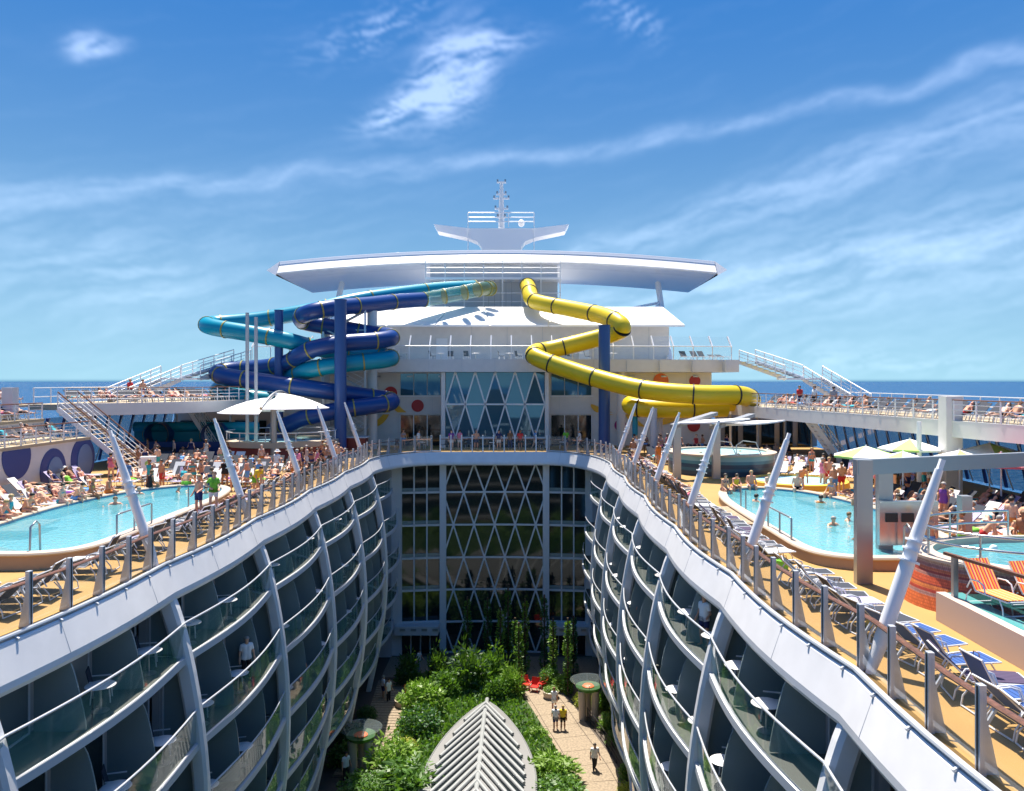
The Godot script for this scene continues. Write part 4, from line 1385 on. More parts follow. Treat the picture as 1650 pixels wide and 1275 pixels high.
# ---------------------------------------------------------------- deck furniture with a shape of its own
func make_sail_shades() -> void:
	# left: a round tensile sail on a steel mast, split by a curved boom
	var t := thing("sail_shade", "round white sail shade on a steel mast over the red whirlpool", "sunshade", V(-16.4, 0, 61.0))
	var mb := MB.new(); mb.tube([Vector3.ZERO, Vector3(0, 4.2, 0)], 0.24, 12); part("mast", mb, M.brushed, t)
	mb = MB.new(); mb.tube([Vector3.ZERO, Vector3(0, 0.1, 0)], 0.5, 12); part("foot", mb, M.brushed, t)
	for k in 2:
		var side := -1.0 if k == 0 else 1.0
		mb = MB.new()
		var n := 16
		var grid := []
		for i in 7:
			var row := []
			for j in n + 1:
				var a := PI * j / n - PI / 2
				var rr := i / 6.0
				var x := side * (0.12 + cos(a) * 4.0 * rr)
				var z := sin(a) * 3.1 * rr
				var y := 3.85 + 1.0 * (1.0 - rr * rr) * (0.8 + 0.2 * cos(2 * a)) + (0.0 if k == 0 else 0.35) - 0.16 * rr
				row.append(Vector3(x, y, z))
			grid.append(row)
		for i in 6:
			for j in n:
				mb.quad(grid[i][j], grid[i][j + 1], grid[i + 1][j + 1], grid[i + 1][j], Vector3.UP)
		part("sail", mb, M.sail_white, t)
		var edge := []
		for j in n + 1: edge.append(grid[6][j])
		mb = MB.new(); mb.tube(edge, 0.05, 6); part("rim", mb, M.alu_white, t)
	mb = MB.new()
	var bl := []
	for j in 11:
		var u := j / 10.0
		bl.append(Vector3(0, 4.1 + 1.15 * sin(PI * u * 0.5 + 0.6 * u), 3.0 - 6.2 * u))
	mb.tube(bl, 0.13, 8); part("boom", mb, M.brushed, t)
	# right: two leaf shaped plates with grey beams on square posts
	t = thing("double_sunshade", "white two leaf sunshade with grey beams beside the right pool", "sunshade", V(12.9, 0, 50.2))
	for k in 2:
		var x0 := k * 2.45
		mb = MB.new(); mb.span(Vector3(x0 - 1.0, 0, -0.2), Vector3(x0 - 0.55, 3.4, 0.2)); part("post", mb, M.brushed, t)
		var pts := []
		for j in 17:
			var u := j / 16.0
			pts.append(Vector2(lerpf(-1.0, 3.8, u), -1.5 * sin(PI * u) * (1.0 - 0.3 * u)))
		for j in range(15, 0, -1):
			var u := j / 16.0
			pts.append(Vector2(lerpf(-1.0, 3.8, u), 1.5 * sin(PI * u)))
		mb = MB.new()
		mb.prism(pts, Transform3D(Basis(Vector3(1, 0.06, 0), Vector3(0, 0, 1), Vector3(0.06, -1, 0)), Vector3(x0, 3.5 - 0.15 * k, -0.8 * k)), 0.09)
		part("leaf", mb, M.sail_white, t)
		mb = MB.new(); mb.beam(Vector3(x0 - 1.1, 3.3 - 0.1 * k, 0.5), Vector3(x0 + 2.2, 3.95 - 0.1 * k, -2.6), 0.5, 0.22); part("beam", mb, M.brushed, t)

func make_whirlpools() -> void:
	var mb: MB
	var t := thing("red_whirlpool", "round raised whirlpool with dark red wall under the sail shade", "whirlpool", V(-17.0, 0, 65.2))
	mb = MB.new(); mb.lathe([Vector2(4.3, 0), Vector2(4.25, 0.95)], 40, Vector3.ZERO); part("tub_wall", mb, M.red_tub, t)
	mb = MB.new(); mb.lathe([Vector2(4.26, 0.95), Vector2(4.5, 1.0), Vector2(4.5, 1.4), Vector2(3.5, 1.42), Vector2(3.5, 1.1)], 40, Vector3.ZERO, true); part("rim", mb, M.coping, t)
	mb = MB.new(); mb.lathe([Vector2(3.52, 1.25), Vector2(0.01, 1.25)], 40, Vector3.ZERO, true); part("tub_water", mb, M.pool_tile, t)
	for k in 12:
		var a := TAU * k / 12.0
		mb = MB.new(); mb.tube([Vector3(cos(a) * 4.3, 1.4, sin(a) * 4.3), Vector3(cos(a) * 4.3, 2.1, sin(a) * 4.3)], 0.04, 6); part("rail_post", mb, M.alu_white, t)
	mb = MB.new()
	var l := []
	for k in 37: l.append(Vector3(cos(TAU * k / 36) * 4.3, 2.1, sin(TAU * k / 36) * 4.3))
	mb.tube(l, 0.05, 6); part("handrail", mb, M.alu_white, t)
	var b := thing("deck_bar", "low dark red bar counter behind the sail shade", "counter", V(-12.2, 0, 67.5))
	mb = MB.new(); mb.span(Vector3(-1.6, 0, -0.6), Vector3(1.6, 1.35, 0.6)); part("front", mb, M.red_tub, b)
	mb = MB.new(); mb.span(Vector3(-1.75, 1.35, -0.75), Vector3(1.75, 1.45, 0.75)); part("top", mb, M.slab_grey, b)
	# the mosaic whirlpool at the right
	t = thing("mosaic_whirlpool", "round whirlpool with orange striped mosaic wall at the right edge", "whirlpool", V(17.7, 0, 22.2))
	t.scale = Vector3(1.0, 1.0, 0.62)
	var bands := [[0.0, 0.34, 0.806, 0.195, 0.052], [0.34, 0.44, 0.468, 0.26, 0.221], [0.44, 0.52, 0.546, 0.078, 0.039], [0.52, 0.62, 0.806, 0.26, 0.065], [0.62, 0.66, 0.468, 0.091, 0.052], [0.66, 0.84, 0.78, 0.143, 0.046], [0.84, 0.92, 0.546, 0.26, 0.195], [0.92, 0.98, 0.442, 0.065, 0.039], [0.98, 1.06, 0.676, 0.182, 0.065], [1.06, 1.16, 0.442, 0.221, 0.195], [1.16, 1.24, 0.598, 0.442, 0.325]]
	for k in bands.size():
		var q: Array = bands[k]
		var m := mat("mosaic_%d" % k, q[2], q[3], q[4], 0.35)
		var im := Image.create(64, 64, false, Image.FORMAT_RGB8)
		im.fill(Color(1, 1, 1))
		for j in 16:
			for i in 16:
				var v := 0.82 + 0.18 * rng.randf()
				im.fill_rect(Rect2i(i * 4, j * 4, 4, 4), Color(v, v, v))
		for j in 16:
			im.fill_rect(Rect2i(0, j * 4, 64, 1), Color(0.72, 0.66, 0.64))
			im.fill_rect(Rect2i(j * 4, 0, 1, 64), Color(0.72, 0.66, 0.64))
		m.albedo_texture = ImageTexture.create_from_image(im)
		m.uv1_triplanar = true
		m.uv1_scale = Vector3.ONE / 1.28
		mb = MB.new()
		mb.lathe([Vector2(4.62 - 0.30 * q[0], q[0]), Vector2(4.62 - 0.30 * q[1], q[1])], 48, Vector3.ZERO)
		part("mosaic_band", mb, m, t)
	mb = MB.new(); mb.lathe([Vector2(4.24, 1.24), Vector2(4.36, 1.26), Vector2(4.36, 1.33), Vector2(3.75, 1.36), Vector2(3.7, 0.9)], 48, Vector3.ZERO, true); part("rim", mb, M.coping, t)
	mb = MB.new(); mb.lathe([Vector2(3.72, 0.9), Vector2(3.3, 0.9), Vector2(3.2, 0.5), Vector2(0.01, 0.5)], 48, Vector3.ZERO, true); part("basin", mb, M.pool_tile, t)
	mb = MB.new(); mb.lathe([Vector2(3.71, 1.18), Vector2(0.01, 1.18)], 48, Vector3.ZERO, true); part("tub_water", mb, M.water, t)
	for hh in [1.75, 2.1]:
		l = []
		for k in 19: l.append(Vector3(cos(TAU * k / 36 + 1.5) * 4.15, hh, sin(TAU * k / 36 + 1.5) * 4.15))
		mb = MB.new(); mb.tube(l, 0.035, 6); part("rail_bar", mb, M.steel, t)
	for k in 7:
		var a := TAU * k / 12.0 + 1.5
		mb = MB.new(); mb.tube([Vector3(cos(a) * 4.15, 1.34, sin(a) * 4.15), Vector3(cos(a) * 4.15, 2.1, sin(a) * 4.15)], 0.035, 6); part("rail_post", mb, M.steel, t)
	# teal striped tub beyond the right pool
	t = thing("teal_whirlpool", "round raised tub with teal striped wall beyond the right pool", "whirlpool", V(15.9, 0, 54.4))
	var tb := [[0.0, 0.3, 0.01, 0.05, 0.09], [0.3, 0.5, 0.02, 0.11, 0.17], [0.5, 0.75, 0.01, 0.05, 0.10], [0.75, 0.95, 0.05, 0.20, 0.25], [0.95, 1.25, 0.22, 0.42, 0.44]]
	for k in tb.size():
		var q: Array = tb[k]
		mb = MB.new(); mb.lathe([Vector2(3.5, q[0]), Vector2(3.5, q[1])], 40, Vector3.ZERO); part("tile_band", mb, mat("teal_band_%d" % k, q[2], q[3], q[4], 0.3), t)
	mb = MB.new(); mb.lathe([Vector2(3.5, 1.25), Vector2(3.65, 1.27), Vector2(3.65, 1.37), Vector2(3.0, 1.4), Vector2(3.0, 1.2)], 40, Vector3.ZERO, true); part("rim", mb, M.coping, t)
	mb = MB.new(); mb.lathe([Vector2(3.02, 1.28), Vector2(0.01, 1.28)], 40, Vector3.ZERO, true); part("tub_water", mb, M.pool_tile, t)
	for x in [-1.4, 0.2]:
		steel_rail(t, "hand_rail", [Vector3(x, 1.3, 3.2), Vector3(x, 2.0, 3.25), Vector3(x + 0.4, 2.3, 3.3), Vector3(x + 1.2, 2.2, 3.4), Vector3(x + 1.5, 1.4, 3.5)], M.alu_white)
	# shallow wading pool between
	t = thing("wading_pool", "shallow turquoise wading pool beyond the right swimming pool", "swimming pool", V(18.6, 0, 47.2))
	mb = MB.new(); mb.lathe([Vector2(2.9, 0.0), Vector2(2.85, 0.3), Vector2(2.4, 0.32), Vector2(2.4, 0.2)], 36, Vector3.ZERO, true); part("edge", mb, M.art_gold, t)
	mb = MB.new(); mb.lathe([Vector2(2.42, 0.24), Vector2(0.01, 0.24)], 36, Vector3.ZERO, true); part("pool_surface", mb, M.pool_tile, t)

func make_frame_and_planter() -> void:
	var t := thing("steel_portal", "large brushed steel portal frame beside the mosaic whirlpool", "frame", V(12.7, 0, 24.2))
	var mb := MB.new(); mb.span(Vector3(-0.24, 0, -0.12), Vector3(0.24, 3.72, 0.12)); part("leg", mb, M.brushed, t)
	mb = MB.new(); mb.beam(Vector3(-0.24, 3.5, 0.02), Vector3(9.0, 3.5, -3.4), 0.24, 0.46); part("beam", mb, M.brushed, t)
	mb = MB.new(); mb.span(Vector3(2.0, 0, -3.7), Vector3(2.5, 3.25, -3.45)); part("leg", mb, M.brushed, t)
	mb = MB.new(); mb.span(Vector3(4.6, 0, -3.3), Vector3(4.95, 2.2, -2.95)); part("leg", mb, M.brushed, t)
	mb = MB.new(); mb.span(Vector3(1.9, 0.5, -3.35), Vector3(3.9, 2.0, -3.15)); var panel := part("shower_panel", mb, M.steel, t)
	for k in 3:
		mb = MB.new(); mb.span(Vector3(2.1 + k * 0.55, 1.3, -3.15), Vector3(2.5 + k * 0.55, 1.6, -3.1)); part("slot", mb, M.black_rubber, panel)
	t = thing("planter_bench", "low beige wall with teal glass top beside the right walkway", "wall", V(13.1, 0, 16.5))
	mb = MB.new(); mb.span(Vector3(-0.12, 0, -4.0), Vector3(0.12, 0.72, 6.0)); part("wall", mb, mat("beige", 0.56, 0.42, 0.35, 0.6), t)
	mb = MB.new(); mb.span(Vector3(0.13, 0, -4.0), Vector3(1.9, 0.62, 6.0)); part("tank", mb, M.art_navy, t)
	mb = MB.new(); mb.span(Vector3(0.13, 0.63, -4.0), Vector3(0.55, 0.70, 6.0)); part("glass_edge", mb, mat("teal_edge", 0.10, 0.34, 0.34, 0.1), t)
	mb = MB.new(); mb.span(Vector3(0.56, 0.625, -4.0), Vector3(1.9, 0.66, 6.0)); part("glass_top", mb, mat("teal_dark", 0.01, 0.06, 0.06, 0.05), t)
	t = thing("wooden_rail", "brown wooden handrail on steel posts above the beige wall", "railing", V(13.4, 0, 20.5))
	mb = MB.new(); mb.beam(Vector3(-0.3, 1.75, 0.2), Vector3(0.8, 1.75, 6.0), 0.10, 0.07); part("handrail", mb, M.wood, t)
	for k in 3:
		mb = MB.new(); mb.span(Vector3(-0.25 + k * 0.5, 0.0, 0.4 + k * 2.5), Vector3(-0.13 + k * 0.5, 1.72, 0.52 + k * 2.5)); part("post", mb, M.brushed, t)

func make_towel_station() -> void:
	var t := thing("towel_station", "white towel cabinet with a green sign at the foot of the left stair", "cabinet", V(-21.0, 0, 50.4), 0.3)
	var mb := MB.new(); mb.span(Vector3(-0.4, 0.1, -0.3), Vector3(0.4, 1.3, 0.3)); part("body", mb, M.white_gloss, t)
	mb = MB.new(); mb.span(Vector3(-0.44, 1.3, -0.34), Vector3(0.44, 1.36, 0.34)); part("top", mb, M.alu_white, t)
	mb = MB.new(); mb.span(Vector3(-0.36, 0.0, -0.26), Vector3(0.36, 0.1, 0.26)); part("plinth", mb, M.black_rubber, t)
	part("sign", disc(Vector3(0, 0.95, 0.31), 0.16, Vector3(0, 0, 1), 0.02), M.lime_cloth, t)

func make_far_bulkheads() -> void:
	for s in [-1, 1]:
		var sn := "left" if s < 0 else "right"
		var t := thing("deck_bulkhead", "shaded bulkhead with dark doors under the far %s deck" % sn, "wall")
		var mb := MB.new(); mb.span(V(s * 20.6, 0, 75.0), V(s * 30.0, 3.9, 75.5)); part("wall", mb, M.cabin_wall, t)
		for k in 5:
			mb = MB.new(); mb.span(V(s * (21.4 + k * 1.7), 0, 74.9), V(s * (22.6 + k * 1.7), 2.4, 74.98)); part("door", mb, M.night_glass, t)
		for k in 4:
			mb = MB.new(); mb.tube([V(s * (20.9 + k * 2.4), 0, 71.0), V(s * (20.9 + k * 2.4), 3.6, 71.0)], 0.12, 8); part("post", mb, M.alu_white, t)

func make_umbrellas() -> void:
	var spots := [[20.2, 41.5, 2.75, "lime"], [21.4, 40.0, 2.6, "lime"], [23.2, 43.0, 3.0, "lime"], [24.0, 39.6, 2.7, "lime"], [26.3, 41.0, 2.95, "lime"], [24.2, 36.5, 2.85, "red"], [27.0, 37.0, 3.05, "red"], [25.4, 29.0, 2.2, "lime"]]
	var words := ["white and lime parasol furthest left behind the right pool", "white and lime parasol second from the left, in front of its neighbour", "white and lime parasol just left of the thin white pole", "white and lime parasol just right of the thin white pole", "lime parasol in front of the thick pale pillar", "red parasol left of the other red parasol", "red parasol at the right edge of the picture", "white parasol low at the right edge above the loungers"]
	var lime := mat("lime_cloth", 0.42, 0.62, 0.16, 0.8)
	var pink := mat("pink_cloth", 0.72, 0.25, 0.25, 0.8)
	var redc := mat("red_cloth", 0.62, 0.10, 0.12, 0.8)
	for i in spots.size():
		var q: Array = spots[i]
		var t := thing("parasol", words[i], "parasol", V(q[0], 0, q[1]), 0.3 * i, "parasols behind the right pool")
		var mb := MB.new(); mb.tube([Vector3.ZERO, Vector3(0, q[2] + 0.05, 0)], 0.04, 8); part("pole", mb, M.alu_white, t)
		mb = MB.new(); mb.lathe([Vector2(0.4, 0), Vector2(0.4, 0.1), Vector2(0.01, 0.12)], 12, Vector3.ZERO, true); part("base", mb, M.brushed, t)
		for k in 8:
			mb = MB.new()
			var a := TAU * k / 8.0
			var b := TAU * (k + 1) / 8.0
			var top := Vector3(0, q[2], 0)
			var p := Vector3(cos(a) * 1.65, q[2] - 0.5, sin(a) * 1.65)
			var r := Vector3(cos(b) * 1.65, q[2] - 0.5, sin(b) * 1.65)
			mb.ft(top, p, r, Vector3.UP + p + r)
			mb.quad(p, r, r - Vector3(0, 0.1, 0), p - Vector3(0, 0.1, 0), p + r)
			part("cloth_panel", mb, (redc if k % 2 == 0 else pink) if q[3] == "red" else (lime if k % 3 == 0 else M.sail_white), t)
	var mb2 := MB.new(); mb2.tube([V(23.0, 0, 41.6), V(23.0, 4.0, 41.6)], 0.12, 10)
	one("thin_pole", mb2, M.alu_white, "thin white pole between the parasols under the right upper deck", "pole")

# ---------------------------------------------------------------- people: one skin meshed round a posed skeleton
var pose_cache := {}
var SKIN := []
var CLOTH := {}
var HAIR := []

func pose_of(called: String) -> Dictionary:
	# pel: hips, tor: way of the trunk, side: +1 face up or forward, arms and legs: ways of the two halves (left, right mirrored unless given)
	match called:
		"stand": return {"pel": Vector3(0, .93, 0), "tor": Vector3(0, 1, .03), "ua": [Vector3(.25, -1, 0), Vector3(.28, -1, .05)], "fa": [Vector3(.1, -1, .25), Vector3(.1, -1, .4)], "th": [Vector3(.05, -1, .04), Vector3(.07, -1, 0)], "ca": [Vector3(0, -1, -.06), Vector3(.02, -1, -.05)]}
		"hips": return {"pel": Vector3(0, .93, 0), "tor": Vector3(.03, 1, -.03), "ua": [Vector3(.8, -.8, -.15), Vector3(.25, -1, .05)], "fa": [Vector3(-.75, -.55, .4), Vector3(0, -.5, 1)], "th": [Vector3(.1, -1, .06), Vector3(.07, -1, -.03)], "ca": [Vector3(0, -1, -.08), Vector3(.0, -1, -.02)]}
		"talk": return {"pel": Vector3(0, .93, 0), "tor": Vector3(0, 1, -.04), "ua": [Vector3(.3, -1, -.1), Vector3(.35, -1, .1)], "fa": [Vector3(.05, -.8, .5), Vector3(.45, -.25, 1)], "th": [Vector3(.08, -1, .05), Vector3(.1, -1, -.05)], "ca": [Vector3(0, -1, -.05), Vector3(.02, -1, -.05)]}
		"walk": return {"pel": Vector3(0, .91, 0), "tor": Vector3(0, 1, .08), "ua": [Vector3(.2, -1, -.35), Vector3(.2, -1, .3)], "fa": [Vector3(.02, -1, .1), Vector3(.02, -.8, .7)], "th": [Vector3(.02, -1, .38), Vector3(.02, -1, -.18)], "ca": [Vector3(0, -1, -.05), Vector3(0, -.9, -.5)]}
		"bend": return {"pel": Vector3(0, .88, -.1), "tor": Vector3(0, .75, .62), "ua": [Vector3(.1, -1, .1), Vector3(.1, -1, .15)], "fa": [Vector3(-.1, -1, .3), Vector3(-.1, -1, .3)], "th": [Vector3(.1, -1, .2), Vector3(.1, -1, .15)], "ca": [Vector3(0, -1, -.15), Vector3(0, -1, -.12)]}
		"sit": return {"pel": Vector3(0, .10, 0), "tor": Vector3(0, 1, .18), "ua": [Vector3(.25, -1, .2), Vector3(.25, -1, .1)], "fa": [Vector3(-.2, -.5, .8), Vector3(-.1, -.7, .7)], "th": [Vector3(.15, -.03, 1), Vector3(.2, .0, 1)], "ca": [Vector3(0, -1, .08), Vector3(.03, -1, -.05)]}
		"hunch": return {"pel": Vector3(0, .10, 0), "tor": Vector3(0, .85, .5), "ua": [Vector3(.15, -.85, .55), Vector3(.2, -.9, .5)], "fa": [Vector3(-.25, -.2, .9), Vector3(-.3, -.1, .9)], "th": [Vector3(.2, .05, 1), Vector3(.2, .05, 1)], "ca": [Vector3(0, -1, .1), Vector3(0, -1, .0)]}
		"recline": return {"pel": Vector3(0, .42, .05), "tor": Vector3(0, .70, -.72), "ua": [Vector3(.35, -.8, .35), Vector3(.35, -.75, .3)], "fa": [Vector3(.05, .05, 1), Vector3(-.5, .2, .8)], "th": [Vector3(.1, .3, 1), Vector3(.12, .05, 1)], "ca": [Vector3(0, -.38, 1), Vector3(0, -.08, 1)]}
		"knees": return {"pel": Vector3(0, .42, .05), "tor": Vector3(0, .85, -.5), "ua": [Vector3(.3, -.8, .5), Vector3(.4, -.85, .2)], "fa": [Vector3(-.2, .4, .9), Vector3(-.1, -.1, 1)], "th": [Vector3(.1, .75, .8), Vector3(.15, .55, .9)], "ca": [Vector3(0, -.9, .5), Vector3(0, -.65, .75)]}
		"flat": return {"pel": Vector3(0, .42, 0), "tor": Vector3(0, .10, -1), "ua": [Vector3(.5, -.1, .8), Vector3(.9, .1, -.6)], "fa": [Vector3(-.2, .15, .9), Vector3(-.7, .1, -.6)], "th": [Vector3(.09, .02, 1), Vector3(.09, .2, 1)], "ca": [Vector3(0, -.02, 1), Vector3(0, -.25, 1)]}
		"prone": return {"pel": Vector3(0, .40, 0), "tor": Vector3(0, .06, -1), "flip": true, "ua": [Vector3(1.0, 0, -.35), Vector3(.9, 0, -.5)], "fa": [Vector3(-.8, .1, -.7), Vector3(-.7, .1, -.8)], "th": [Vector3(.1, -.02, 1), Vector3(.12, -.02, 1)], "ca": [Vector3(0, .02, 1), Vector3(0, .25, 1)]}
		"swim": return {"pel": Vector3(0, -.44, 0), "tor": Vector3(0, 1, .15), "ua": [Vector3(.8, -.5, .5), Vector3(.8, -.45, .4)], "fa": [Vector3(.3, .3, .9), Vector3(.1, .25, .9)], "th": [Vector3(.1, -.35, .3), Vector3(.1, -.3, .35)], "ca": [Vector3(0, -.25, -.3), Vector3(0, -.2, -.4)]}
	return {}

func skeleton(pose: Dictionary, fem: bool) -> Dictionary:
	var tv: Vector3 = pose.tor.normalized()
	var side := Vector3.RIGHT * (-1.0 if pose.get("flip", false) else 1.0)
	var fv := side.cross(tv).normalized()
	var pel: Vector3 = pose.pel
	var sw := 0.165 if fem else 0.19
	var b := []     # name, from, to, radius from, radius to
	var ch := pel + tv * 0.40
	var nk := pel + tv * 0.53
	var hd := nk + tv * 0.145 + fv * 0.025
	var wr := 0.088 if fem else 0.10
	for s in [-1.0, 1.0]:
		b.append(["torso", pel + tv * 0.42 + side * s * 0.085, pel + tv * 0.16 + side * s * 0.055, 0.098 if fem else 0.110, wr])
		b.append(["torso_low", pel + tv * 0.16 + side * s * 0.055, pel - tv * 0.02 + side * s * 0.085, wr, 0.112 if fem else 0.104])
		b.append(["yoke", nk - tv * 0.045, pel + tv * 0.475 + side * s * sw * 0.92, 0.055, 0.052])
		if fem: b.append(["torso", ch - tv * 0.04 + side * s * 0.075 + fv * 0.065, ch - tv * 0.06 + side * s * 0.075 + fv * 0.075, 0.058, 0.055])
	b.append(["neck", nk - tv * 0.03, hd - tv * 0.06, 0.052, 0.05])
	b.append(["head", hd + tv * 0.045 - fv * 0.012, hd - tv * 0.045 + fv * 0.022, 0.092, 0.062])
	b.append(["nose", hd - tv * 0.005 + fv * 0.085, hd - tv * 0.03 + fv * 0.096, 0.012, 0.016])
	for k in 2:
		var s := -1.0 if k == 0 else 1.0
		var m := func(v: Vector3) -> Vector3: return Vector3(v.x * s, v.y, v.z).normalized()
		var sh := pel + tv * 0.465 + side * s * sw
		if pose.get("flip", false): s = -s
		if pose.get("flip", false): m = func(v: Vector3) -> Vector3: return Vector3(v.x * s, v.y, v.z).normalized()
		var thin := 0.86 if fem else 1.0
		var el: Vector3 = sh + m.call(pose.ua[k]) * 0.285
		var wt: Vector3 = el + m.call(pose.fa[k]) * 0.245
		var hn: Vector3 = wt + m.call(pose.fa[k]) * 0.085
		b.append(["upper_arm", sh, el, 0.053 * thin, 0.041 * thin])
		b.append(["fore_arm", el, wt, 0.042 * thin, 0.029 * thin])
		b.append(["hand", wt, hn, 0.030 * thin, 0.036 * thin])
		var up := m.call(pose.fa[k]).cross(side * s).normalized() as Vector3
		var ac := m.call(pose.fa[k]).cross(up).normalized() as Vector3
		for f in 4:
			var r0: Vector3 = hn + ac * (f - 1.5) * 0.021 + m.call(pose.fa[k]) * 0.02
			var ln: float = [0.062, 0.078, 0.074, 0.056][f]
			b.append(["finger", r0, r0 + m.call(pose.fa[k]) * ln - up * 0.022, 0.0105, 0.0085])
		b.append(["finger", wt + m.call(pose.fa[k]) * 0.03 + ac * 0.03, wt + m.call(pose.fa[k]) * 0.075 + ac * 0.065, 0.013, 0.0095])
		var hp := pel + Vector3.RIGHT * s * 0.092 - tv * 0.03
		var kn: Vector3 = hp + m.call(pose.th[k]) * 0.43
		var an: Vector3 = kn + m.call(pose.ca[k]) * 0.41
		b.append(["thigh", hp, kn, 0.094 if fem else 0.090, 0.056])
		b.append(["calf", kn + (an - kn) * 0.02, kn.lerp(an, 0.35), 0.055, 0.056])
		b.append(["calf_low", kn.lerp(an, 0.35), an, 0.056, 0.036])
		var ca: Vector3 = m.call(pose.ca[k])
		var fd: Vector3 = Vector3(s * 0.15, 0, 1)
		fd = (fd - ca * fd.dot(ca)).normalized()
		if absf(ca.z) > 0.8: fd = Vector3(0, 1, .35).normalized() * (-1.0 if pose.get("flip", false) else 1.0)
		b.append(["foot", an + ca * 0.035 - fd * 0.03, an + ca * 0.045 + fd * 0.15, 0.038, 0.026])
	return {"bones": b, "head": hd, "tv": tv, "fv": fv, "side": side}

func cap_dist(p: Vector3, a: Vector3, ab: Vector3, l2: float, ra: float, rb: float) -> float:
	var t := clampf((p - a).dot(ab) / l2, 0.0, 1.0)
	return (p - a - ab * t).length() - lerpf(ra, rb, t)

func mesh_bones(bones: Array, cell: float, k: float) -> Dictionary:
	var lo := Vector3.ONE * 99.0
	var hi := -lo
	for b in bones:
		for e in [1, 2]:
			lo = lo.min(b[e]); hi = hi.max(b[e])
	lo -= Vector3.ONE * (0.16 + cell)
	hi += Vector3.ONE * (0.16 + cell)
	var nx := int((hi.x - lo.x) / cell) + 2
	var ny := int((hi.y - lo.y) / cell) + 2
	var nz := int((hi.z - lo.z) / cell) + 2
	var g := PackedFloat32Array()
	g.resize(nx * ny * nz)
	for b in bones:
		var pad: float = maxf(b[3], b[4]) + 5.0 * k
		var ab: Vector3 = b[2] - b[1]
		var a: Vector3 = b[1]
		var l2: float = maxf(ab.length_squared(), 1e-8)
		var mn: Vector3 = (a.min(b[2]) - Vector3.ONE * pad - lo) / cell
		var mx: Vector3 = (a.max(b[2]) + Vector3.ONE * pad - lo) / cell
		var ra: float = b[3]
		var rb: float = b[4]
		for z in range(maxi(0, int(mn.z)), mini(nz, int(mx.z) + 2)):
			for y in range(maxi(0, int(mn.y)), mini(ny, int(mx.y) + 2)):
				var row := (z * ny + y) * nx
				for x in range(maxi(0, int(mn.x)), mini(nx, int(mx.x) + 2)):
					var d := cap_dist(lo + Vector3(x, y, z) * cell, a, ab, l2, ra, rb)
					if d < 5.0 * k: g[row + x] += exp(-d / k)
	var v := PackedVector3Array()
	var idx := PackedInt32Array()
	var at := {}
	var sx := 1
	var sy := nx
	var sz := nx * ny
	var offs := [0, sx, sy, sx + sy, sz, sz + sx, sz + sy, sz + sx + sy]
	for z in nz - 1:
		for y in ny - 1:
			for x in nx - 1:
				var i := (z * ny + y) * nx + x
				var inside := 0
				for o in offs:
					if g[i + o] > 1.0: inside += 1
				if inside == 0 or inside == 8: continue
				var sum := Vector3.ZERO
				var cnt := 0
				for e in [[0, 1], [2, 3], [4, 5], [6, 7], [0, 2], [1, 3], [4, 6], [5, 7], [0, 4], [1, 5], [2, 6], [3, 7]]:
					var ga := g[i + offs[e[0]]]
					var gb := g[i + offs[e[1]]]
					if (ga > 1.0) == (gb > 1.0): continue
					var fa := log(maxf(ga, 1e-6))
					var fb := log(maxf(gb, 1e-6))
					var t := clampf(fa / (fa - fb), 0.0, 1.0)
					var pa := Vector3(e[0] & 1, (e[0] >> 1) & 1, e[0] >> 2)
					var pb := Vector3(e[1] & 1, (e[1] >> 1) & 1, e[1] >> 2)
					sum += pa.lerp(pb, t)
					cnt += 1
				at[i] = v.size()
				v.append(lo + (Vector3(x, y, z) + sum / cnt) * cell)
	for i in at:
		for q in [[sx, sy, sz], [sy, sz, sx], [sz, sx, sy]]:
			var g0 := g[i]
			var g1 := g[i + q[0]]
			if (g0 > 1.0) == (g1 > 1.0): continue
			var c0: int = i
			var c1: int = i - q[1]
			var c2: int = i - q[1] - q[2]
			var c3: int = i - q[2]
			if not (at.has(c1) and at.has(c2) and at.has(c3)): continue
			if g0 > 1.0:
				idx.append_array([at[c0], at[c2], at[c1], at[c0], at[c3], at[c2]])
			else:
				idx.append_array([at[c0], at[c1], at[c2], at[c0], at[c2], at[c3]])
	var n := PackedVector3Array()
	n.resize(v.size())
	for t in idx.size() / 3:
		var a := v[idx[t * 3]]
		var m := (v[idx[t * 3 + 2]] - a).cross(v[idx[t * 3 + 1]] - a)
		for e in 3: n[idx[t * 3 + e]] += m
	for i in n.size(): n[i] = n[i].normalized()
	return {"v": v, "n": n, "i": idx}

func to_mesh(v: PackedVector3Array, n: PackedVector3Array, idx: PackedInt32Array) -> ArrayMesh:
	var a := []
	a.resize(Mesh.ARRAY_MAX)
	a[Mesh.ARRAY_VERTEX] = v
	a[Mesh.ARRAY_NORMAL] = n
	a[Mesh.ARRAY_INDEX] = idx
	var m := ArrayMesh.new()
	m.add_surface_from_arrays(Mesh.PRIMITIVE_TRIANGLES, a)
	return m

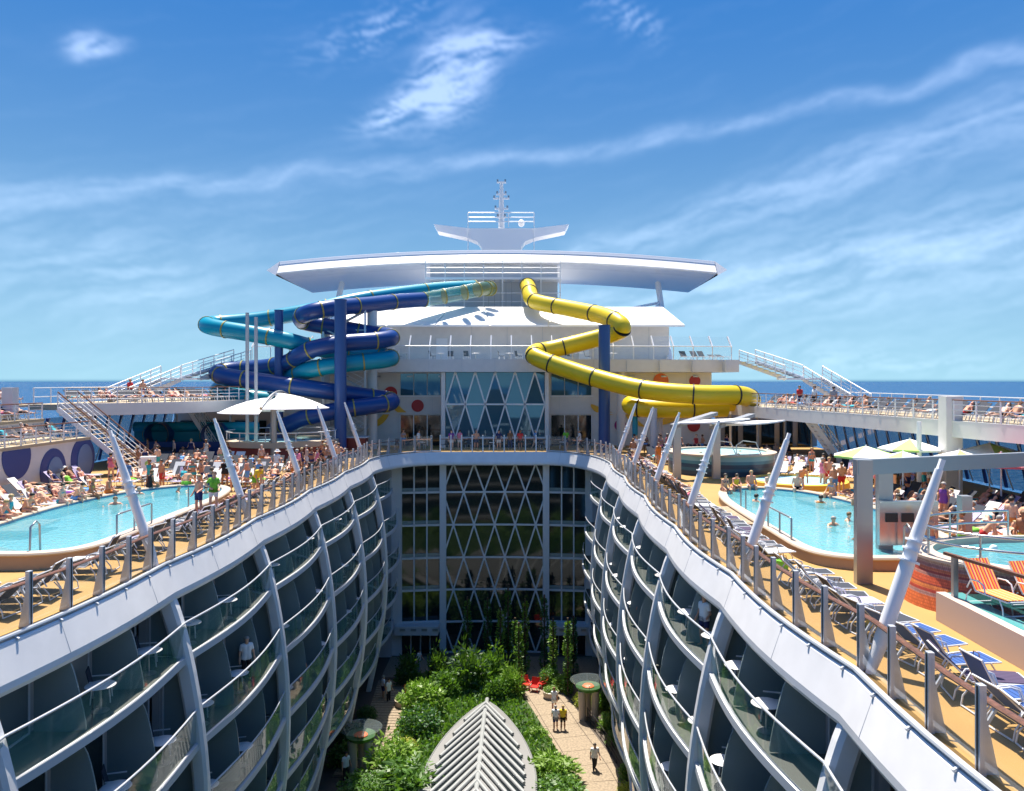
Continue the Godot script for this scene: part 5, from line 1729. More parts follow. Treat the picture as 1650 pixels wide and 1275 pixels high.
# body and clothes of one pose; clothes are shells lifted off the skin
func figure(called: String, fem: bool, cell := 0.030) -> Dictionary:
	var key := "%s%s%f" % [called, fem, cell]
	if pose_cache.has(key): return pose_cache[key]
	var sk := skeleton(pose_of(called), fem)
	var fine := cell < 0.02
	var bones := []
	for b in sk.bones:
		if fine or not b[0] in ["finger", "nose"]: bones.append(b)
	if not fine:
		for b in sk.bones:
			if b[0] == "hand": bones.append(["hand", b[1], b[1] + (b[2] - b[1]) * 1.9, 0.028, 0.024])
	var s := mesh_bones(bones, cell, 0.016 if not fine else 0.011)
	var v: PackedVector3Array = s.v
	var n: PackedVector3Array = s.n
	var bone := []
	var tt := PackedFloat32Array()
	for p in v:
		var best := 9.0
		var bi := 0
		var bt := 0.0
		for i in bones.size():
			var b: Array = bones[i]
			var ab: Vector3 = b[2] - b[1]
			var t := clampf((p - b[1]).dot(ab) / maxf(ab.length_squared(), 1e-8), 0.0, 1.0)
			var d: float = (p - b[1] - ab * t).length() - lerpf(b[3], b[4], t)
			if d < best:
				best = d; bi = i; bt = t
		bone.append(bones[bi][0])
		tt.append(bt)
	var r := {"body": to_mesh(v, n, s.i), "head": sk.head, "tv": sk.tv, "fv": sk.fv, "side": sk.side}
	var sets := {
		"shorts": func(i): return (bone[i] == "torso_low" and tt[i] > 0.55) or (bone[i] == "thigh" and tt[i] < 0.62),
		"briefs": func(i): return (bone[i] == "torso_low" and tt[i] > 0.6) or (bone[i] == "thigh" and tt[i] < 0.14),
		"trousers": func(i): return (bone[i] == "torso_low" and tt[i] > 0.5) or bone[i] in ["thigh", "calf"] or (bone[i] == "calf_low" and tt[i] < 0.85),
		"shirt": func(i): return bone[i] in ["torso", "torso_low"] or (bone[i] == "yoke" and tt[i] > 0.25) or (bone[i] == "upper_arm" and tt[i] < 0.65),
		"bikini": func(i): return bone[i] == "torso" and tt[i] > 0.0 and tt[i] < 0.42,
		"swimsuit": func(i): return bone[i] == "torso" or bone[i] == "torso_low" or (bone[i] == "thigh" and tt[i] < 0.12),
		"hair": func(i):
			if not bone[i] in ["head", "neck"]: return false
			var q: Vector3 = v[i] - sk.head
			var u: float = q.dot(sk.tv)
			var f: float = q.dot(sk.fv)
			return (u > 0.025 + 0.7 * f and u > -0.06) if not fem else (u > 0.03 + 0.75 * f and u > -0.16),
	}
	for c in sets:
		var f: Callable = sets[c]
		var map := {}
		var cv := PackedVector3Array()
		var cn := PackedVector3Array()
		var ci := PackedInt32Array()
		var lift: float = {"hair": 0.018 if not fem else 0.026, "shirt": 0.018, "shorts": 0.018, "trousers": 0.016}.get(c, 0.008)
		var idx: PackedInt32Array = s.i
		for t in idx.size() / 3:
			var ok := 0
			for e in 3:
				if f.call(idx[t * 3 + e]): ok += 1
			if ok < 2: continue
			for e in 3:
				var i := idx[t * 3 + e]
				if not map.has(i):
					map[i] = cv.size()
					cv.append(v[i] + n[i] * lift)
					cn.append(n[i])
				ci.append(map[i])
		r[c] = to_mesh(cv, cn, ci) if ci.size() > 0 else null
	var hat := MB.new()
	hat.lathe([Vector2(0.0, 0.16), Vector2(0.07, 0.155), Vector2(0.105, 0.10), Vector2(0.112, 0.04), Vector2(0.19, 0.02), Vector2(0.2, 0.01), Vector2(0.112, 0.025)], 14, Vector3.ZERO)
	r["hat"] = hat.mesh()
	pose_cache[key] = r
	return r

func make_wardrobe() -> void:
	for c in [[.62, .32, .19], [.68, .39, .25], [.52, .24, .13], [.33, .155, .08], [.72, .46, .33], [.66, .30, .19]]:
		var m := mat("skin_%d" % SKIN.size(), c[0], c[1], c[2], 0.5)
		SKIN.append(m)
	for c in [[.02, .014, .01], [.06, .03, .015], [.16, .08, .03], [.38, .27, .12], [.30, .28, .26]]:
		HAIR.append(mat("hair_%d" % HAIR.size(), c[0], c[1], c[2], 0.6))
	for c in [["navy", .015, .025, .11], ["black", .012, .012, .014], ["red", .55, .03, .03], ["white", .78, .78, .76], ["turquoise", .02, .38, .45], ["yellow", .75, .52, .03], ["green", .18, .52, .04], ["pink", .75, .20, .30], ["purple", .18, .05, .28], ["orange", .75, .22, .03], ["azure", .12, .32, .65], ["grey", .30, .30, .31], ["brown", .18, .09, .04]]:
		CLOTH[c[0]] = mat("cloth_" + str(c[0]).replace(" ", "_"), c[1], c[2], c[3], 0.8)

# kind: 0 shorts, 1 briefs, 2 shirt and shorts, 3 bikini, 4 swimsuit, 5 shirt and trousers
func person(pose: String, at: Vector3, turn: float, kind: int, col: String, col2: String, where: String, group := "", skin := -1, hat := false, cell := 0.030) -> Node3D:
	var fem := kind in [3, 4]
	var f := figure(pose, fem or kind == 6, cell)
	if kind == 6: kind = 2
	var doing: String = {"stand": "standing", "hips": "hand on hip", "talk": "gesturing", "walk": "walking", "bend": "bending", "sit": "sitting", "hunch": "hunched", "recline": "reclining", "knees": "knees raised", "flat": "lying flat", "prone": "lying face-down", "swim": "bathing"}[pose]
	var wear: String = ["in %s shorts", "in %s trunks", "in %s shirt and %s shorts", "in %s bikini", "in %s swimsuit", "in %s shirt and %s trousers"][kind]
	wear = wear % ([col, col2] if kind in [2, 5] else [col])
	var o := thing("person", "person %s%s, %s, %s" % [wear, " and hat" if hat else "", doing, where], "person", at, turn, group)
	var sk: int = skin if skin >= 0 else [0, 1, 2, 5, 4, 0, 1, 3][rng.randi() % 8]
	part("body", f.body, SKIN[sk], o)
	var hm: Material = HAIR[rng.randi() % HAIR.size()]
	if hat:
		var h := part("sun_hat", f.hat, CLOTH.white, o)
		h.transform = Transform3D(Basis(f.side, f.tv, f.side.cross(f.tv)), f.head + f.tv * 0.05)
	elif f.hair: part("hair", f.hair, hm, o)
	match kind:
		0: part("shorts", f.shorts, CLOTH[col], o)
		1: part("swim_trunks", f.briefs, CLOTH[col], o)
		2:
			part("shirt", f.shirt, CLOTH[col], o)
			part("shorts", f.shorts, CLOTH[col2], o)
		3:
			if f.bikini: part("bikini_top", f.bikini, CLOTH[col], o)
			part("bikini_bottom", f.briefs, CLOTH[col], o)
		4: part("swimsuit", f.swimsuit, CLOTH[col], o)
		5:
			part("shirt", f.shirt, CLOTH[col], o)
			part("trousers", f.trousers, CLOTH[col2], o)
	return o

# ---------------------------------------------------------------- loungers
var lounger_kinds := {}

func lounger_proto(sling: String, angle: float, fine: bool) -> Node3D:
	var key := "%s%f%s" % [sling, angle, fine]
	if lounger_kinds.has(key): return lounger_kinds[key]
	var o := Node3D.new()
	o.set_meta("base", "sun_lounger")
	o.set_meta("category", "sun lounger")
	var fr: Material = M.lounger_frame
	var sm: Material = {"navy": M.sling_navy, "blue": M.sling_blue}.get(sling, null)
	var towel: Material = null
	if sm == null:
		sm = M.sling_navy
		towel = M["towel_" + sling]
	var w := 0.31
	var by := sin(angle) * 0.80
	var bz := -0.10 - cos(angle) * 0.80
	var mb: MB
	# seat and back slings
	if sling == "blue" and fine:
		for k in 9:
			mb = MB.new(); mb.box(Vector3(0, 0.375, 0.02 + k * 0.112), Vector3(w * 2.0, 0.02, 0.098)); part("strap", mb, sm, o)
	else:
		mb = MB.new(); mb.box(Vector3(0, 0.372, 0.43), Vector3(w * 2.0, 0.022, 1.04)); part("seat", mb, sm, o)
	mb = MB.new(); mb.beam(Vector3(0, 0.38, -0.11), Vector3(0, 0.38 + by, bz), w * 2.0, 0.022); part("backrest", mb, sm, o)
	# frame
	mb = MB.new()
	for s in [-1.0, 1.0]:
		var x: float = s * (w + 0.015)
		mb.tube([Vector3(x, 0.37, 0.97), Vector3(x, 0.37, -0.10)], 0.019, 6)
		if fine: mb.tube([Vector3(x, 0.37, -0.10), Vector3(x, 0.37 + by * 1.02, -0.10 + (bz + 0.10) * 1.02)], 0.019, 6)
	mb.tube([Vector3(-w, 0.37, 0.97), Vector3(w, 0.37, 0.97)], 0.019, 6)
	if fine: mb.tube([Vector3(-w, 0.37 + by, bz), Vector3(w, 0.37 + by, bz)], 0.019, 6)
	part("frame", mb, fr, o)
	for z in [0.72, -0.25]:
		mb = MB.new()
		var d := 0.14 if z > 0 else -0.18
		if fine:
			for s in [-1.0, 1.0]:
				mb.tube([Vector3(s * (w + 0.02), 0.37, z), Vector3(s * (w + 0.03), 0.2, z + d * 0.8), Vector3(s * (w + 0.03), 0.02, z + d)], 0.018, 6)
			mb.tube([Vector3(-w - 0.03, 0.02, z + d), Vector3(w + 0.03, 0.02, z + d)], 0.018, 6)
		else:
			for s in [-1.0, 1.0]: mb.beam(Vector3(s * (w + 0.02), 0.37, z), Vector3(s * (w + 0.03), 0.0, z + d), 0.035, 0.035)
			mb.beam(Vector3(-w, 0.03, z + d), Vector3(w, 0.03, z + d), 0.03, 0.03)
		part("leg", mb, fr, o)
	if fine:
		for s in [-1.0, 1.0]:
			mb = MB.new()
			var x: float = s * (w + 0.05)
			mb.tube([Vector3(x, 0.37, 0.30), Vector3(x, 0.58, 0.22), Vector3(x, 0.64, 0.05), Vector3(x, 0.62, -0.22), Vector3(x, 0.40, -0.36)], 0.02, 6)
			part("armrest", mb, fr, o)
	if towel:
		mb = MB.new()
		mb.box(Vector3(0, 0.392, 0.40), Vector3(w * 2.1, 0.02, 1.02)); mb.beam(Vector3(0, 0.40, -0.10), Vector3(0, 0.40 + by, bz + 0.012), w * 2.1, 0.022)
		part("towel", mb, towel, o)
	lounger_kinds[key] = o
	return o

func make_towels() -> void:
	var defs := {"white": [Color(.85, .85, .84)], "lilac": [Color(.80, .78, .86), Color(.52, .42, .66), Color(.86, .84, .88), Color(.36, .32, .52)], "orange": [Color(.90, .28, .22), Color(.95, .70, .25), Color(.85, .25, .40), Color(.95, .80, .45)], "red": [Color(.85, .15, .15), Color(.95, .95, .95)], "plum": [Color(.22, .18, .28), Color(.32, .27, .38)]}
	for k in defs:
		var m := mat("towel_" + k, 1, 1, 1, 0.9)
		var im := Image.create(64, 8, false, Image.FORMAT_RGB8)
		for i in 64: im.fill_rect(Rect2i(i, 0, 1, 8), defs[k][(i / 4) % defs[k].size()])
		m.albedo_texture = ImageTexture.create_from_image(im)
		m.uv1_triplanar = true
		m.uv1_scale = Vector3(1.6, 1.6, 1.6)

func lounger(at: Vector3, turn: float, sling: String, angle: float, where: String, group: String, fine := false, bulk := false) -> void:
	if bulk:
		bulk_at.append(Transform3D(Basis(Vector3.UP, turn), at))
		return
	var src := lounger_proto(sling, angle, fine)
	var words: String = {"navy": "dark navy sun lounger", "blue": "blue strapped sun lounger", "white": "sun lounger with a white towel", "lilac": "sun lounger with a lilac striped towel", "orange": "sun lounger with an orange striped towel", "red": "sun lounger with a red and white towel", "plum": "sun lounger with a dark plum towel"}[sling]
	var o := dup(src, at, turn, words + ", " + where, group)
	o.set_meta("category", "sun lounger")

var bulk_at := []

var bulk_body := {}      # material -> [vertices, normals]

func bulk_person(pose: String, at: Vector3, turn: float) -> void:
	var fem := rng.randf() < 0.5
	var f := figure(pose, fem, 0.045)
	var xf := Transform3D(Basis(Vector3.UP, turn), at)
	var cols := ["navy", "black", "red", "white", "turquoise", "pink", "azure"]
	var dress: Material = CLOTH[cols[rng.randi() % cols.size()]]
	var bits := [[f.body, SKIN[rng.randi() % SKIN.size()]], [f.hair, HAIR[rng.randi() % HAIR.size()]]]
	bits.append([f.swimsuit if fem and rng.randf() < 0.4 else f.briefs if fem else f.shorts, dress])
	if fem: bits.append([f.bikini, dress])
	for b in bits:
		if b[0] == null: continue
		if not bulk_body.has(b[1]): bulk_body[b[1]] = [PackedVector3Array(), PackedVector3Array()]
		var a: Array = b[0].surface_get_arrays(0)
		var v: PackedVector3Array = a[Mesh.ARRAY_VERTEX]
		var n: PackedVector3Array = a[Mesh.ARRAY_NORMAL]
		for i in a[Mesh.ARRAY_INDEX]:
			bulk_body[b[1]][0].append(xf * v[i])
			bulk_body[b[1]][1].append(xf.basis * n[i])

func make_bulk_people() -> void:
	var m := ArrayMesh.new()
	for k in bulk_body:
		var a := []
		a.resize(Mesh.ARRAY_MAX)
		a[Mesh.ARRAY_VERTEX] = bulk_body[k][0]
		a[Mesh.ARRAY_NORMAL] = bulk_body[k][1]
		m.add_surface_from_arrays(Mesh.PRIMITIVE_TRIANGLES, a)
		m.surface_set_material(m.get_surface_count() - 1, k)
	var o := MeshInstance3D.new()
	o.name = "far_sunbathers"
	o.mesh = m
	add_child(o)
	tag(o, "far crowd of small sunbathers on the decks", "crowd")
	o.set_meta("kind", "stuff")

func make_bulk_loungers() -> void:    # the smallest far rows, past the three hundred nearest
	var fr := MB.new()
	var sl := MB.new()
	for x in [-0.32, 0.32]:
		fr.beam(Vector3(x, 0.37, 0.97), Vector3(x, 0.37, -0.1), 0.035, 0.035)
		for z in [0.86, -0.42]: fr.beam(Vector3(x, 0.37, z - 0.12), Vector3(x, 0.0, z), 0.035, 0.035)
	sl.box(Vector3(0, 0.375, 0.43), Vector3(0.62, 0.022, 1.04))
	sl.beam(Vector3(0, 0.38, -0.11), Vector3(0, 0.95, -0.66), 0.62, 0.022)
	var m := sl.mesh()
	m.surface_set_material(0, M.sling_navy)
	var a := fr.mesh().surface_get_arrays(0)
	m.add_surface_from_arrays(Mesh.PRIMITIVE_TRIANGLES, a)
	m.surface_set_material(1, M.lounger_frame)
	var mm := MultiMesh.new()
	mm.transform_format = MultiMesh.TRANSFORM_3D
	mm.mesh = m
	mm.instance_count = bulk_at.size()
	for i in bulk_at.size(): mm.set_instance_transform(i, bulk_at[i])
	var o := MultiMeshInstance3D.new()
	o.name = "far_sun_loungers"
	o.multimesh = mm
	add_child(o)
	tag(o, "far rows of dark sun loungers on the upper sun decks", "sun loungers")
	o.set_meta("kind", "stuff")

# a row of loungers, some with people on them
func row(a: Vector3, b: Vector3, n: int, turn: float, share: float, where: String, group: String, empties := ["navy", "white", "lilac", "navy"], jitter := 0.12, bulk := false) -> void:
	var cols := ["navy", "black", "red", "white", "turquoise", "pink", "purple", "orange", "azure", "brown", "green", "black"]
	for i in n:
		var p := a.lerp(b, i / maxf(n - 1.0, 1.0)) + Vector3(rng.randf_range(-jitter, jitter), 0, rng.randf_range(-jitter, jitter))
		var yaw := turn + rng.randf_range(-0.14, 0.14)
		var on := rng.randf() < share
		var place := "%s from left, %s" % [nth(i), where]
		var pose: String = ["recline", "recline", "knees", "flat", "prone", "recline"][rng.randi() % 6]
		var ang: float = 0.78 if pose == "recline" else 1.03 if pose == "knees" else 0.08
		if not on: ang = [0.78, 1.0, 0.3, 0.78][rng.randi() % 4]
		lounger(p, yaw, empties[rng.randi() % empties.size()], ang, place, group, false, bulk)
		if on and bulk:
			bulk_person(pose, p, yaw)
		elif on:
			person(pose, p, yaw, [0, 1, 3, 4, 0, 3][rng.randi() % 6], cols[rng.randi() % cols.size()], "white", place, "sunbathers", -1, rng.randf() < 0.12)

# people standing or sitting about a spot
func cluster(spots: Array, where: String, group: String) -> void:
	var cols := ["navy", "black", "red", "white", "turquoise", "yellow", "pink", "orange", "azure", "green", "purple"]
	var order := spots.duplicate()
	order.sort_custom(func(p, q): return (p[0] - 2.4) / p[1] < (q[0] - 2.4) / q[1])
	for i in order.size():
		var q: Array = order[i]
		person(q[3], V(q[0], q[2], q[1]), q[4], q[5], cols[rng.randi() % cols.size()] if q.size() < 7 else q[6], cols[rng.randi() % 4] if q.size() < 8 else q[7], "%s from left %s" % [nth(i), where], group, -1, q.size() > 8)

func make_crowd() -> void:
	make_wardrobe()
	make_towels()
	# --- loungers along both glass railings, heads to the rail
	for s in [-1, 1]:
		var sn := "left" if s < 0 else "right"
		var path := resample(deck_edge(s, 10.4), 0.86)
		var o := outs_of(path, V(0, 0, 40))
		var k := 0
		for i in path.size():
			var d: float = -path[i].z
			if d > 60.0 or rng.randf() < 0.06: continue
			var near := d < 34.0
			var at: Vector3 = path[i] - o[i] * 1.72
			var sling: String = "navy"
			if s > 0 and d < 18.5: sling = ["blue", "blue", "plum", "blue"][k % 4]
			elif rng.randf() < 0.2: sling = ["white", "lilac", "plum"][rng.randi() % 3]
			var yaw := atan2(-o[i].x, -o[i].z) + rng.randf_range(-0.22, 0.22)
			var ang: float = [0.75, 0.95, 0.75, 1.1][rng.randi() % 4]
			lounger(at, yaw, sling, ang, "%s from the camera along the %s glass railing" % [nth(k), sn], "loungers along the glass railings", near)
			if (d > 36.0 and rng.randf() < 0.22):
				person("recline" if ang < 0.9 else "knees", at, yaw, [0, 3, 4, 1][rng.randi() % 4], ["navy", "black", "red", "pink", "white"][rng.randi() % 5], "white", "%s lounger along the %s railing" % [nth(k), sn], "sunbathers")
			k += 1
	var bag_cols := ["red", "azure", "yellow", "white", "green", "pink", "turquoise", "orange"]
	for k in 8:
		var d := 13.6 + k * 3.1
		var t := thing("beach_bag", "%s beach bag on the deck beside the right railing loungers" % bag_cols[k], "bag", V(half_at(1, d) + 0.9 + 0.5 * (k % 2) + 0.9, 0.0, d), k * 1.7, "beach bags")
		var mb := MB.new()
		mb.lathe([Vector2(0.17, 0.0), Vector2(0.21, 0.06), Vector2(0.19, 0.30), Vector2(0.16, 0.31), Vector2(0.01, 0.12)], 12, Vector3.ZERO); part("bag_body", mb, CLOTH[bag_cols[k]], t)
		for s in [-0.1, 0.1]:
			mb = MB.new(); mb.tube([Vector3(-0.12, 0.28, s), Vector3(-0.08, 0.46, s), Vector3(0.08, 0.46, s), Vector3(0.12, 0.28, s)], 0.012, 5); part("strap", mb, CLOTH.brown, t)
	# --- left deck
	row(V(-20.2, 0, 29.5), V(-20.4, 0, 43.0), 13, PI / 2 + 0.1, 0.75, "first row behind left pool", "loungers behind the left pool", ["white", "lilac", "navy", "red"])
	row(V(-22.4, 0, 30.0), V(-22.6, 0, 46.0), 14, PI / 2 - 0.1, 0.7, "second row behind left pool", "loungers behind the left pool", ["white", "lilac", "navy"])
	row(V(-24.0, 0, 36.0), V(-24.1, 0, 49.0), 9, PI / 2, 0.55, "along the circle wall", "loungers behind the left pool", ["white", "lilac", "navy"])
	row(V(-20.8, 0, 46.5), V(-12.6, 0, 46.5), 10, 0.15, 0.75, "first row beyond left pool", "loungers beyond the left pool", ["white", "navy", "lilac"])
	row(V(-20.6, 0, 49.4), V(-12.8, 0, 49.4), 10, -0.1, 0.7, "second row beyond left pool", "loungers beyond the left pool", ["white", "navy"])
	row(V(-20.4, 0, 52.4), V(-12.6, 0, 52.4), 9, 0.1, 0.6, "third row beyond left pool", "loungers beyond the left pool", ["navy"], 0.12, true)
	row(V(-26.5, 0, 58.5), V(-18.0, 0, 58.0), 12, 0.0, 0.45, "before the blue trough", "loungers beyond the left pool", ["navy", "white", "navy"])
	row(V(-26.0, 0, 61.8), V(-22.4, 0, 61.6), 6, 0.0, 0.4, "second row before blue trough", "loungers beyond the left pool", ["navy", "white"], 0.12, true)
	row(V(-26.4, 2.55, 36.0), V(-26.4, 2.55, 50.4), 16, PI / 2, 0.6, "lower left terrace", "loungers on the left terraces", ["navy", "white", "lilac"], 0.12, true)
	row(V(-29.15, 3.7, 40.0), V(-29.15, 3.7, 50.4), 13, PI / 2, 0.55, "upper left terrace", "loungers on the left terraces", ["white", "navy", "blue"], 0.12, true)
	row(V(-31.8, 4.52, 36.0), V(-31.8, 4.52, 53.0), 18, PI / 2, 0.75, "top left terrace", "loungers", ["navy"], 0.2, true)
	row(V(-26.4, 4.5, 58.3), V(-22.8, 4.5, 64.0), 10, PI / 2 - 0.5, 0.85, "front of left upper deck", "loungers on the upper decks", ["navy", "white"], 0.12, true)
	row(V(-22.6, 4.5, 65.0), V(-22.2, 4.5, 72.5), 8, PI / 2, 0.6, "far end left upper deck", "loungers on the upper decks", ["navy"], 0.12, true)
	row(V(-29.6, 4.5, 57.2), V(-25.6, 4.5, 70.0), 16, PI / 2 - 0.4, 0.85, "seaward on left upper deck", "loungers on the upper decks", ["navy", "white"], 0.12, true)
	# --- right deck
	row(V(19.6, 0, 28.5), V(19.6, 0, 41.0), 13, -PI / 2, 0.75, "first row beside right pool", "loungers beside the right pool", ["white", "lilac", "orange", "navy"])
	row(V(21.8, 0, 27.0), V(21.8, 0, 40.0), 14, -PI / 2 + 0.15, 0.75, "second row beside right pool", "loungers beside the right pool", ["lilac", "white", "navy"])
	row(V(24.0, 0, 25.6), V(24.0, 0, 38.0), 13, -PI / 2 - 0.1, 0.7, "third row beside right pool", "loungers beside the right pool", ["lilac", "navy", "white"])
	row(V(26.3, 0, 27.0), V(26.3, 0, 37.0), 10, -PI / 2, 0.6, "fourth row beside right pool", "loungers beside the right pool", ["navy", "lilac"])
	row(V(19.0, 0, 51.0), V(26.0, 0, 46.5), 9, -0.5, 0.7, "beyond the wading pool", "loungers beyond the right pool", ["lilac", "white", "orange"])
	row(V(20.2, 0, 54.2), V(26.5, 0, 50.0), 8, -0.5, 0.7, "back row beyond wading pool", "loungers beyond the right pool", ["white", "lilac"])
	row(V(12.6, 0, 59.0), V(20.6, 0, 59.0), 11, 0.0, 0.75, "behind the teal tub", "loungers beyond the right pool", ["white", "lilac", "navy"])
	row(V(12.6, 0, 62.4), V(21.0, 0, 62.4), 11, 0.1, 0.6, "back row behind teal tub", "loungers beyond the right pool", ["white", "navy"], 0.12, true)
	row(V(28.6, 4.0, 26.5), V(22.2, 4.0, 64.5), 46, -PI / 2 + 0.14, 0.6, "front of right upper deck", "loungers on the upper decks", ["navy", "navy", "white"], 0.12, true)
	row(V(30.0, 4.0, 33.0), V(24.6, 4.0, 68.0), 26, -PI / 2 + 0.14, 0.5, "seaward on right upper deck", "loungers on the upper decks", ["navy", "white"], 0.12, true)
	row(V(17.9, 8.0, 76.0), V(21.4, 8.0, 76.2), 5, 0.2, 0.0, "deckhouse terrace right end", "loungers on the terrace", ["navy"])
	row(V(-18.9, 0.0, 26.6), V(-19.0, 0.0, 31.6), 6, PI / 2 + 0.2, 0.95, "beside near left pool end", "loungers behind the left pool", ["white", "lilac"])
	row(V(28.2, 0, 25.0), V(28.2, 0, 36.0), 11, -PI / 2, 0.8, "fifth row", "loungers", ["navy", "lilac"], 0.2, true)
	row(V(25.2, 0, 24.6), V(25.2, 0, 37.0), 12, -PI / 2 + 0.2, 0.8, "between rows", "loungers", ["navy", "lilac"], 0.3, true)
	row(V(20.7, 0, 27.0), V(20.7, 0, 40.0), 12, -PI / 2 + 0.2, 0.9, "between rows", "loungers", ["navy", "lilac"], 0.3, true)
	row(V(-19.4, 0, 47.9), V(-12.4, 0, 47.9), 8, 0.1, 0.9, "between rows", "loungers", ["navy"], 0.3, true)
	row(V(-18.6, 0, 55.0), V(-12.4, 0, 54.6), 8, 0.1, 0.8, "between rows", "loungers", ["navy"], 0.3, true)
	row(V(-26.0, 0, 56.4), V(-20.0, 0, 56.0), 9, 0.1, 0.8, "between rows", "loungers", ["navy"], 0.3, true)
	row(V(12.6, 0, 60.7), V(21.0, 0, 60.7), 10, 0.1, 0.9, "between rows", "loungers", ["navy"], 0.3, true)
	row(V(19.6, 0, 56.6), V(26.8, 0, 53.0), 9, -0.4, 0.8, "between rows", "loungers", ["navy"], 0.3, true)
	row(V(13.0, 0, 64.6), V(24.0, 0, 64.2), 13, 0.1, 0.8, "between rows", "loungers", ["navy"], 0.3, true)
	row(V(23.0, 0, 27.0), V(23.0, 0, 39.0), 12, -PI / 2 - 0.2, 0.85, "between rows", "loungers", ["navy", "lilac"], 0.3, true)
	row(V(18.0, 0, 27.6), V(24.0, 0, 24.4), 7, -0.4, 0.7, "just behind mosaic whirlpool", "loungers beside the right pool", ["lilac", "white", "navy"])
	row(V(-16.6, 0, 24.6), V(-21.0, 0, 26.4), 6, 0.4, 0.8, "near end of left pool", "loungers behind the left pool", ["white", "lilac", "navy"])
	for k in 2:
		lounger(V(13.68 + k * 0.95, 0.67, 19.3 - 0.3 * k), 0.12, "orange", 0.95, "beside the mosaic whirlpool, %s of two" % ["left", "right"][k], "orange striped loungers", true)
	# --- bathers, sitters and strollers
	person("talk", V(-11.62, 0.3, 34.9), -0.6, 0, "navy", "", "beside left pool next to green shirt", "", 5, false, 0.016)
	person("hips", V(-11.35, 0.3, 35.9), 0.3, 6, "green", "white", "beside left pool near bare chest", "", 1, false, 0.016)
	cluster([[-18.5, 31.0, .55, "sit", 1.6, 3], [-18.6, 32.2, .55, "hunch", 1.5, 0], [-18.7, 33.0, .55, "sit", 1.7, 4], [-18.75, 34.2, .55, "hunch", 1.4, 1], [-18.6, 36.6, .55, "sit", 1.5, 3], [-18.5, 37.6, .55, "hunch", 1.6, 0], [-18.3, 38.6, .55, "sit", 1.7, 3], [-18.1, 39.8, .55, "sit", 1.8, 0], [-17.0, 41.9, .55, "sit", 2.5, 4], [-15.6, 43.0, .55, "hunch", 2.9, 0], [-14.2, 43.0, .55, "sit", 3.3, 3]], "on left pool edge", "people on the pool edges")
	cluster([[-16.3, 37.0, .43, "swim", 0.5, 0], [-15.2, 41.0, .43, "swim", 2.0, 4, "black"], [-13.6, 40.6, .43, "swim", 1.0, 1], [-16.8, 40.2, .43, "swim", 3.0, 0]], "in left pool", "bathers")
	person("sit", V(-16.9, .5, 27.4), 0.9, 4, "pink", "", "on the near edge of the left pool by the ladder", "", 1)
	cluster([[-13.6, 44.6, 0, "hips", 2.8, 3, "black"], [-12.3, 45.0, 0, "stand", 0.4, 4, "azure"], [-11.9, 43.4, 0, "bend", 1.0, 2, "yellow", "green"], [-13.0, 50.6, 0, "stand", 2.6, 5, "white", "navy", 1], [-11.9, 51.2, 0, "stand", 3.3, 6, "pink", "black"], [-11.0, 47.5, 0, "walk", 0.3, 0], [-10.9, 55.5, 0, "stand", 3.0, 2, "white", "red"], [-10.4, 56.4, 0, "hips", 3.4, 0, "black"], [-10.9, 57.6, 0, "stand", 2.8, 0, "orange"], [-11.8, 58.4, 0, "talk", 2.2, 0], [-12.6, 61.5, 0, "stand", 0.0, 2, "white", "navy"], [-18.6, 56.0, 0, "walk", 1.5, 0], [-15.4, 55.0, 0, "stand", 0.8, 3]], "near red whirlpool", "people on the left deck")
	cluster([[-19.3, 65.0, 1.0, "swim", 0.2, 0], [-17.4, 63.2, 1.0, "swim", 0.5, 3], [-15.6, 66.4, 1.0, "swim", 0.1, 0], [-16.4, 67.0, 1.0, "swim", 0.1, 4]], "in red whirlpool", "bathers")
	cluster([[14.7, 29.2, .30, "swim", 2.6, 0], [14.9, 32.4, .30, "swim", 0.4, 1, "black"], [15.9, 33.4, .30, "swim", 1.0, 0], [13.6, 38.6, .30, "swim", 2.0, 3], [16.6, 38.2, .30, "swim", 2.4, 4], [17.4, 31.0, .30, "swim", 2.0, 0]], "in right pool", "bathers")
	cluster([[12.9, 41.6, .42, "sit", 0.3, 3], [13.7, 42.6, .42, "hunch", 0.1, 4], [14.7, 43.1, .42, "sit", 0.0, 0], [15.6, 42.9, .42, "hunch", -.2, 3], [16.9, 42.2, .42, "sit", -.3, 0], [17.9, 40.0, .42, "sit", -1.0, 3], [18.3, 37.4, .42, "hunch", -1.4, 0], [18.5, 34.0, .42, "sit", -1.5, 3], [18.2, 31.6, .42, "sit", -1.6, 1]], "on right pool edge", "people on the pool edges")
	cluster([[17.6, 43.6, 0, "bend", 0.1, 1, "black"], [20.0, 46.0, 0, "hips", -.2, 0], [21.4, 52.6, 0, "stand", 0.2, 3], [23.6, 49.4, 0, "talk", -1.0, 2, "red", "navy", 1], [17.2, 27.0, 0, "hips", -2.0, 0], [15.9, 26.6, 0, "stand", 2.0, 3], [18.4, 27.6, 0, "bend", 1.0, 0], [19.3, 27.0, 0, "stand", -1.0, 1], [20.8, 30.2, 0, "stand", 2.0, 1], [20.6, 34.6, 0, "stand", -1.0, 4], [12.2, 57.4, 0, "walk", 0.1, 4, "orange"], [10.9, 61.0, 0, "walk", 3.0, 0], [11.6, 64.2, 0, "stand", 0.4, 6, "white", "navy"], [13.6, 64.6, 0, "stand", 0.2, 3], [25.4, 45.2, 0, "stand", -1.2, 2, "green", "white"]], "on right deck", "people on the right deck")
	cluster([[15.3, 22.6, .85, "swim", -.6, 0], [16.2, 23.7, .85, "swim", .4, 1, "black", "white", 1], [17.8, 24.0, .85, "swim", .1, 0], [19.2, 23.9, .85, "swim", -.4, 0]], "in mosaic whirlpool", "bathers")
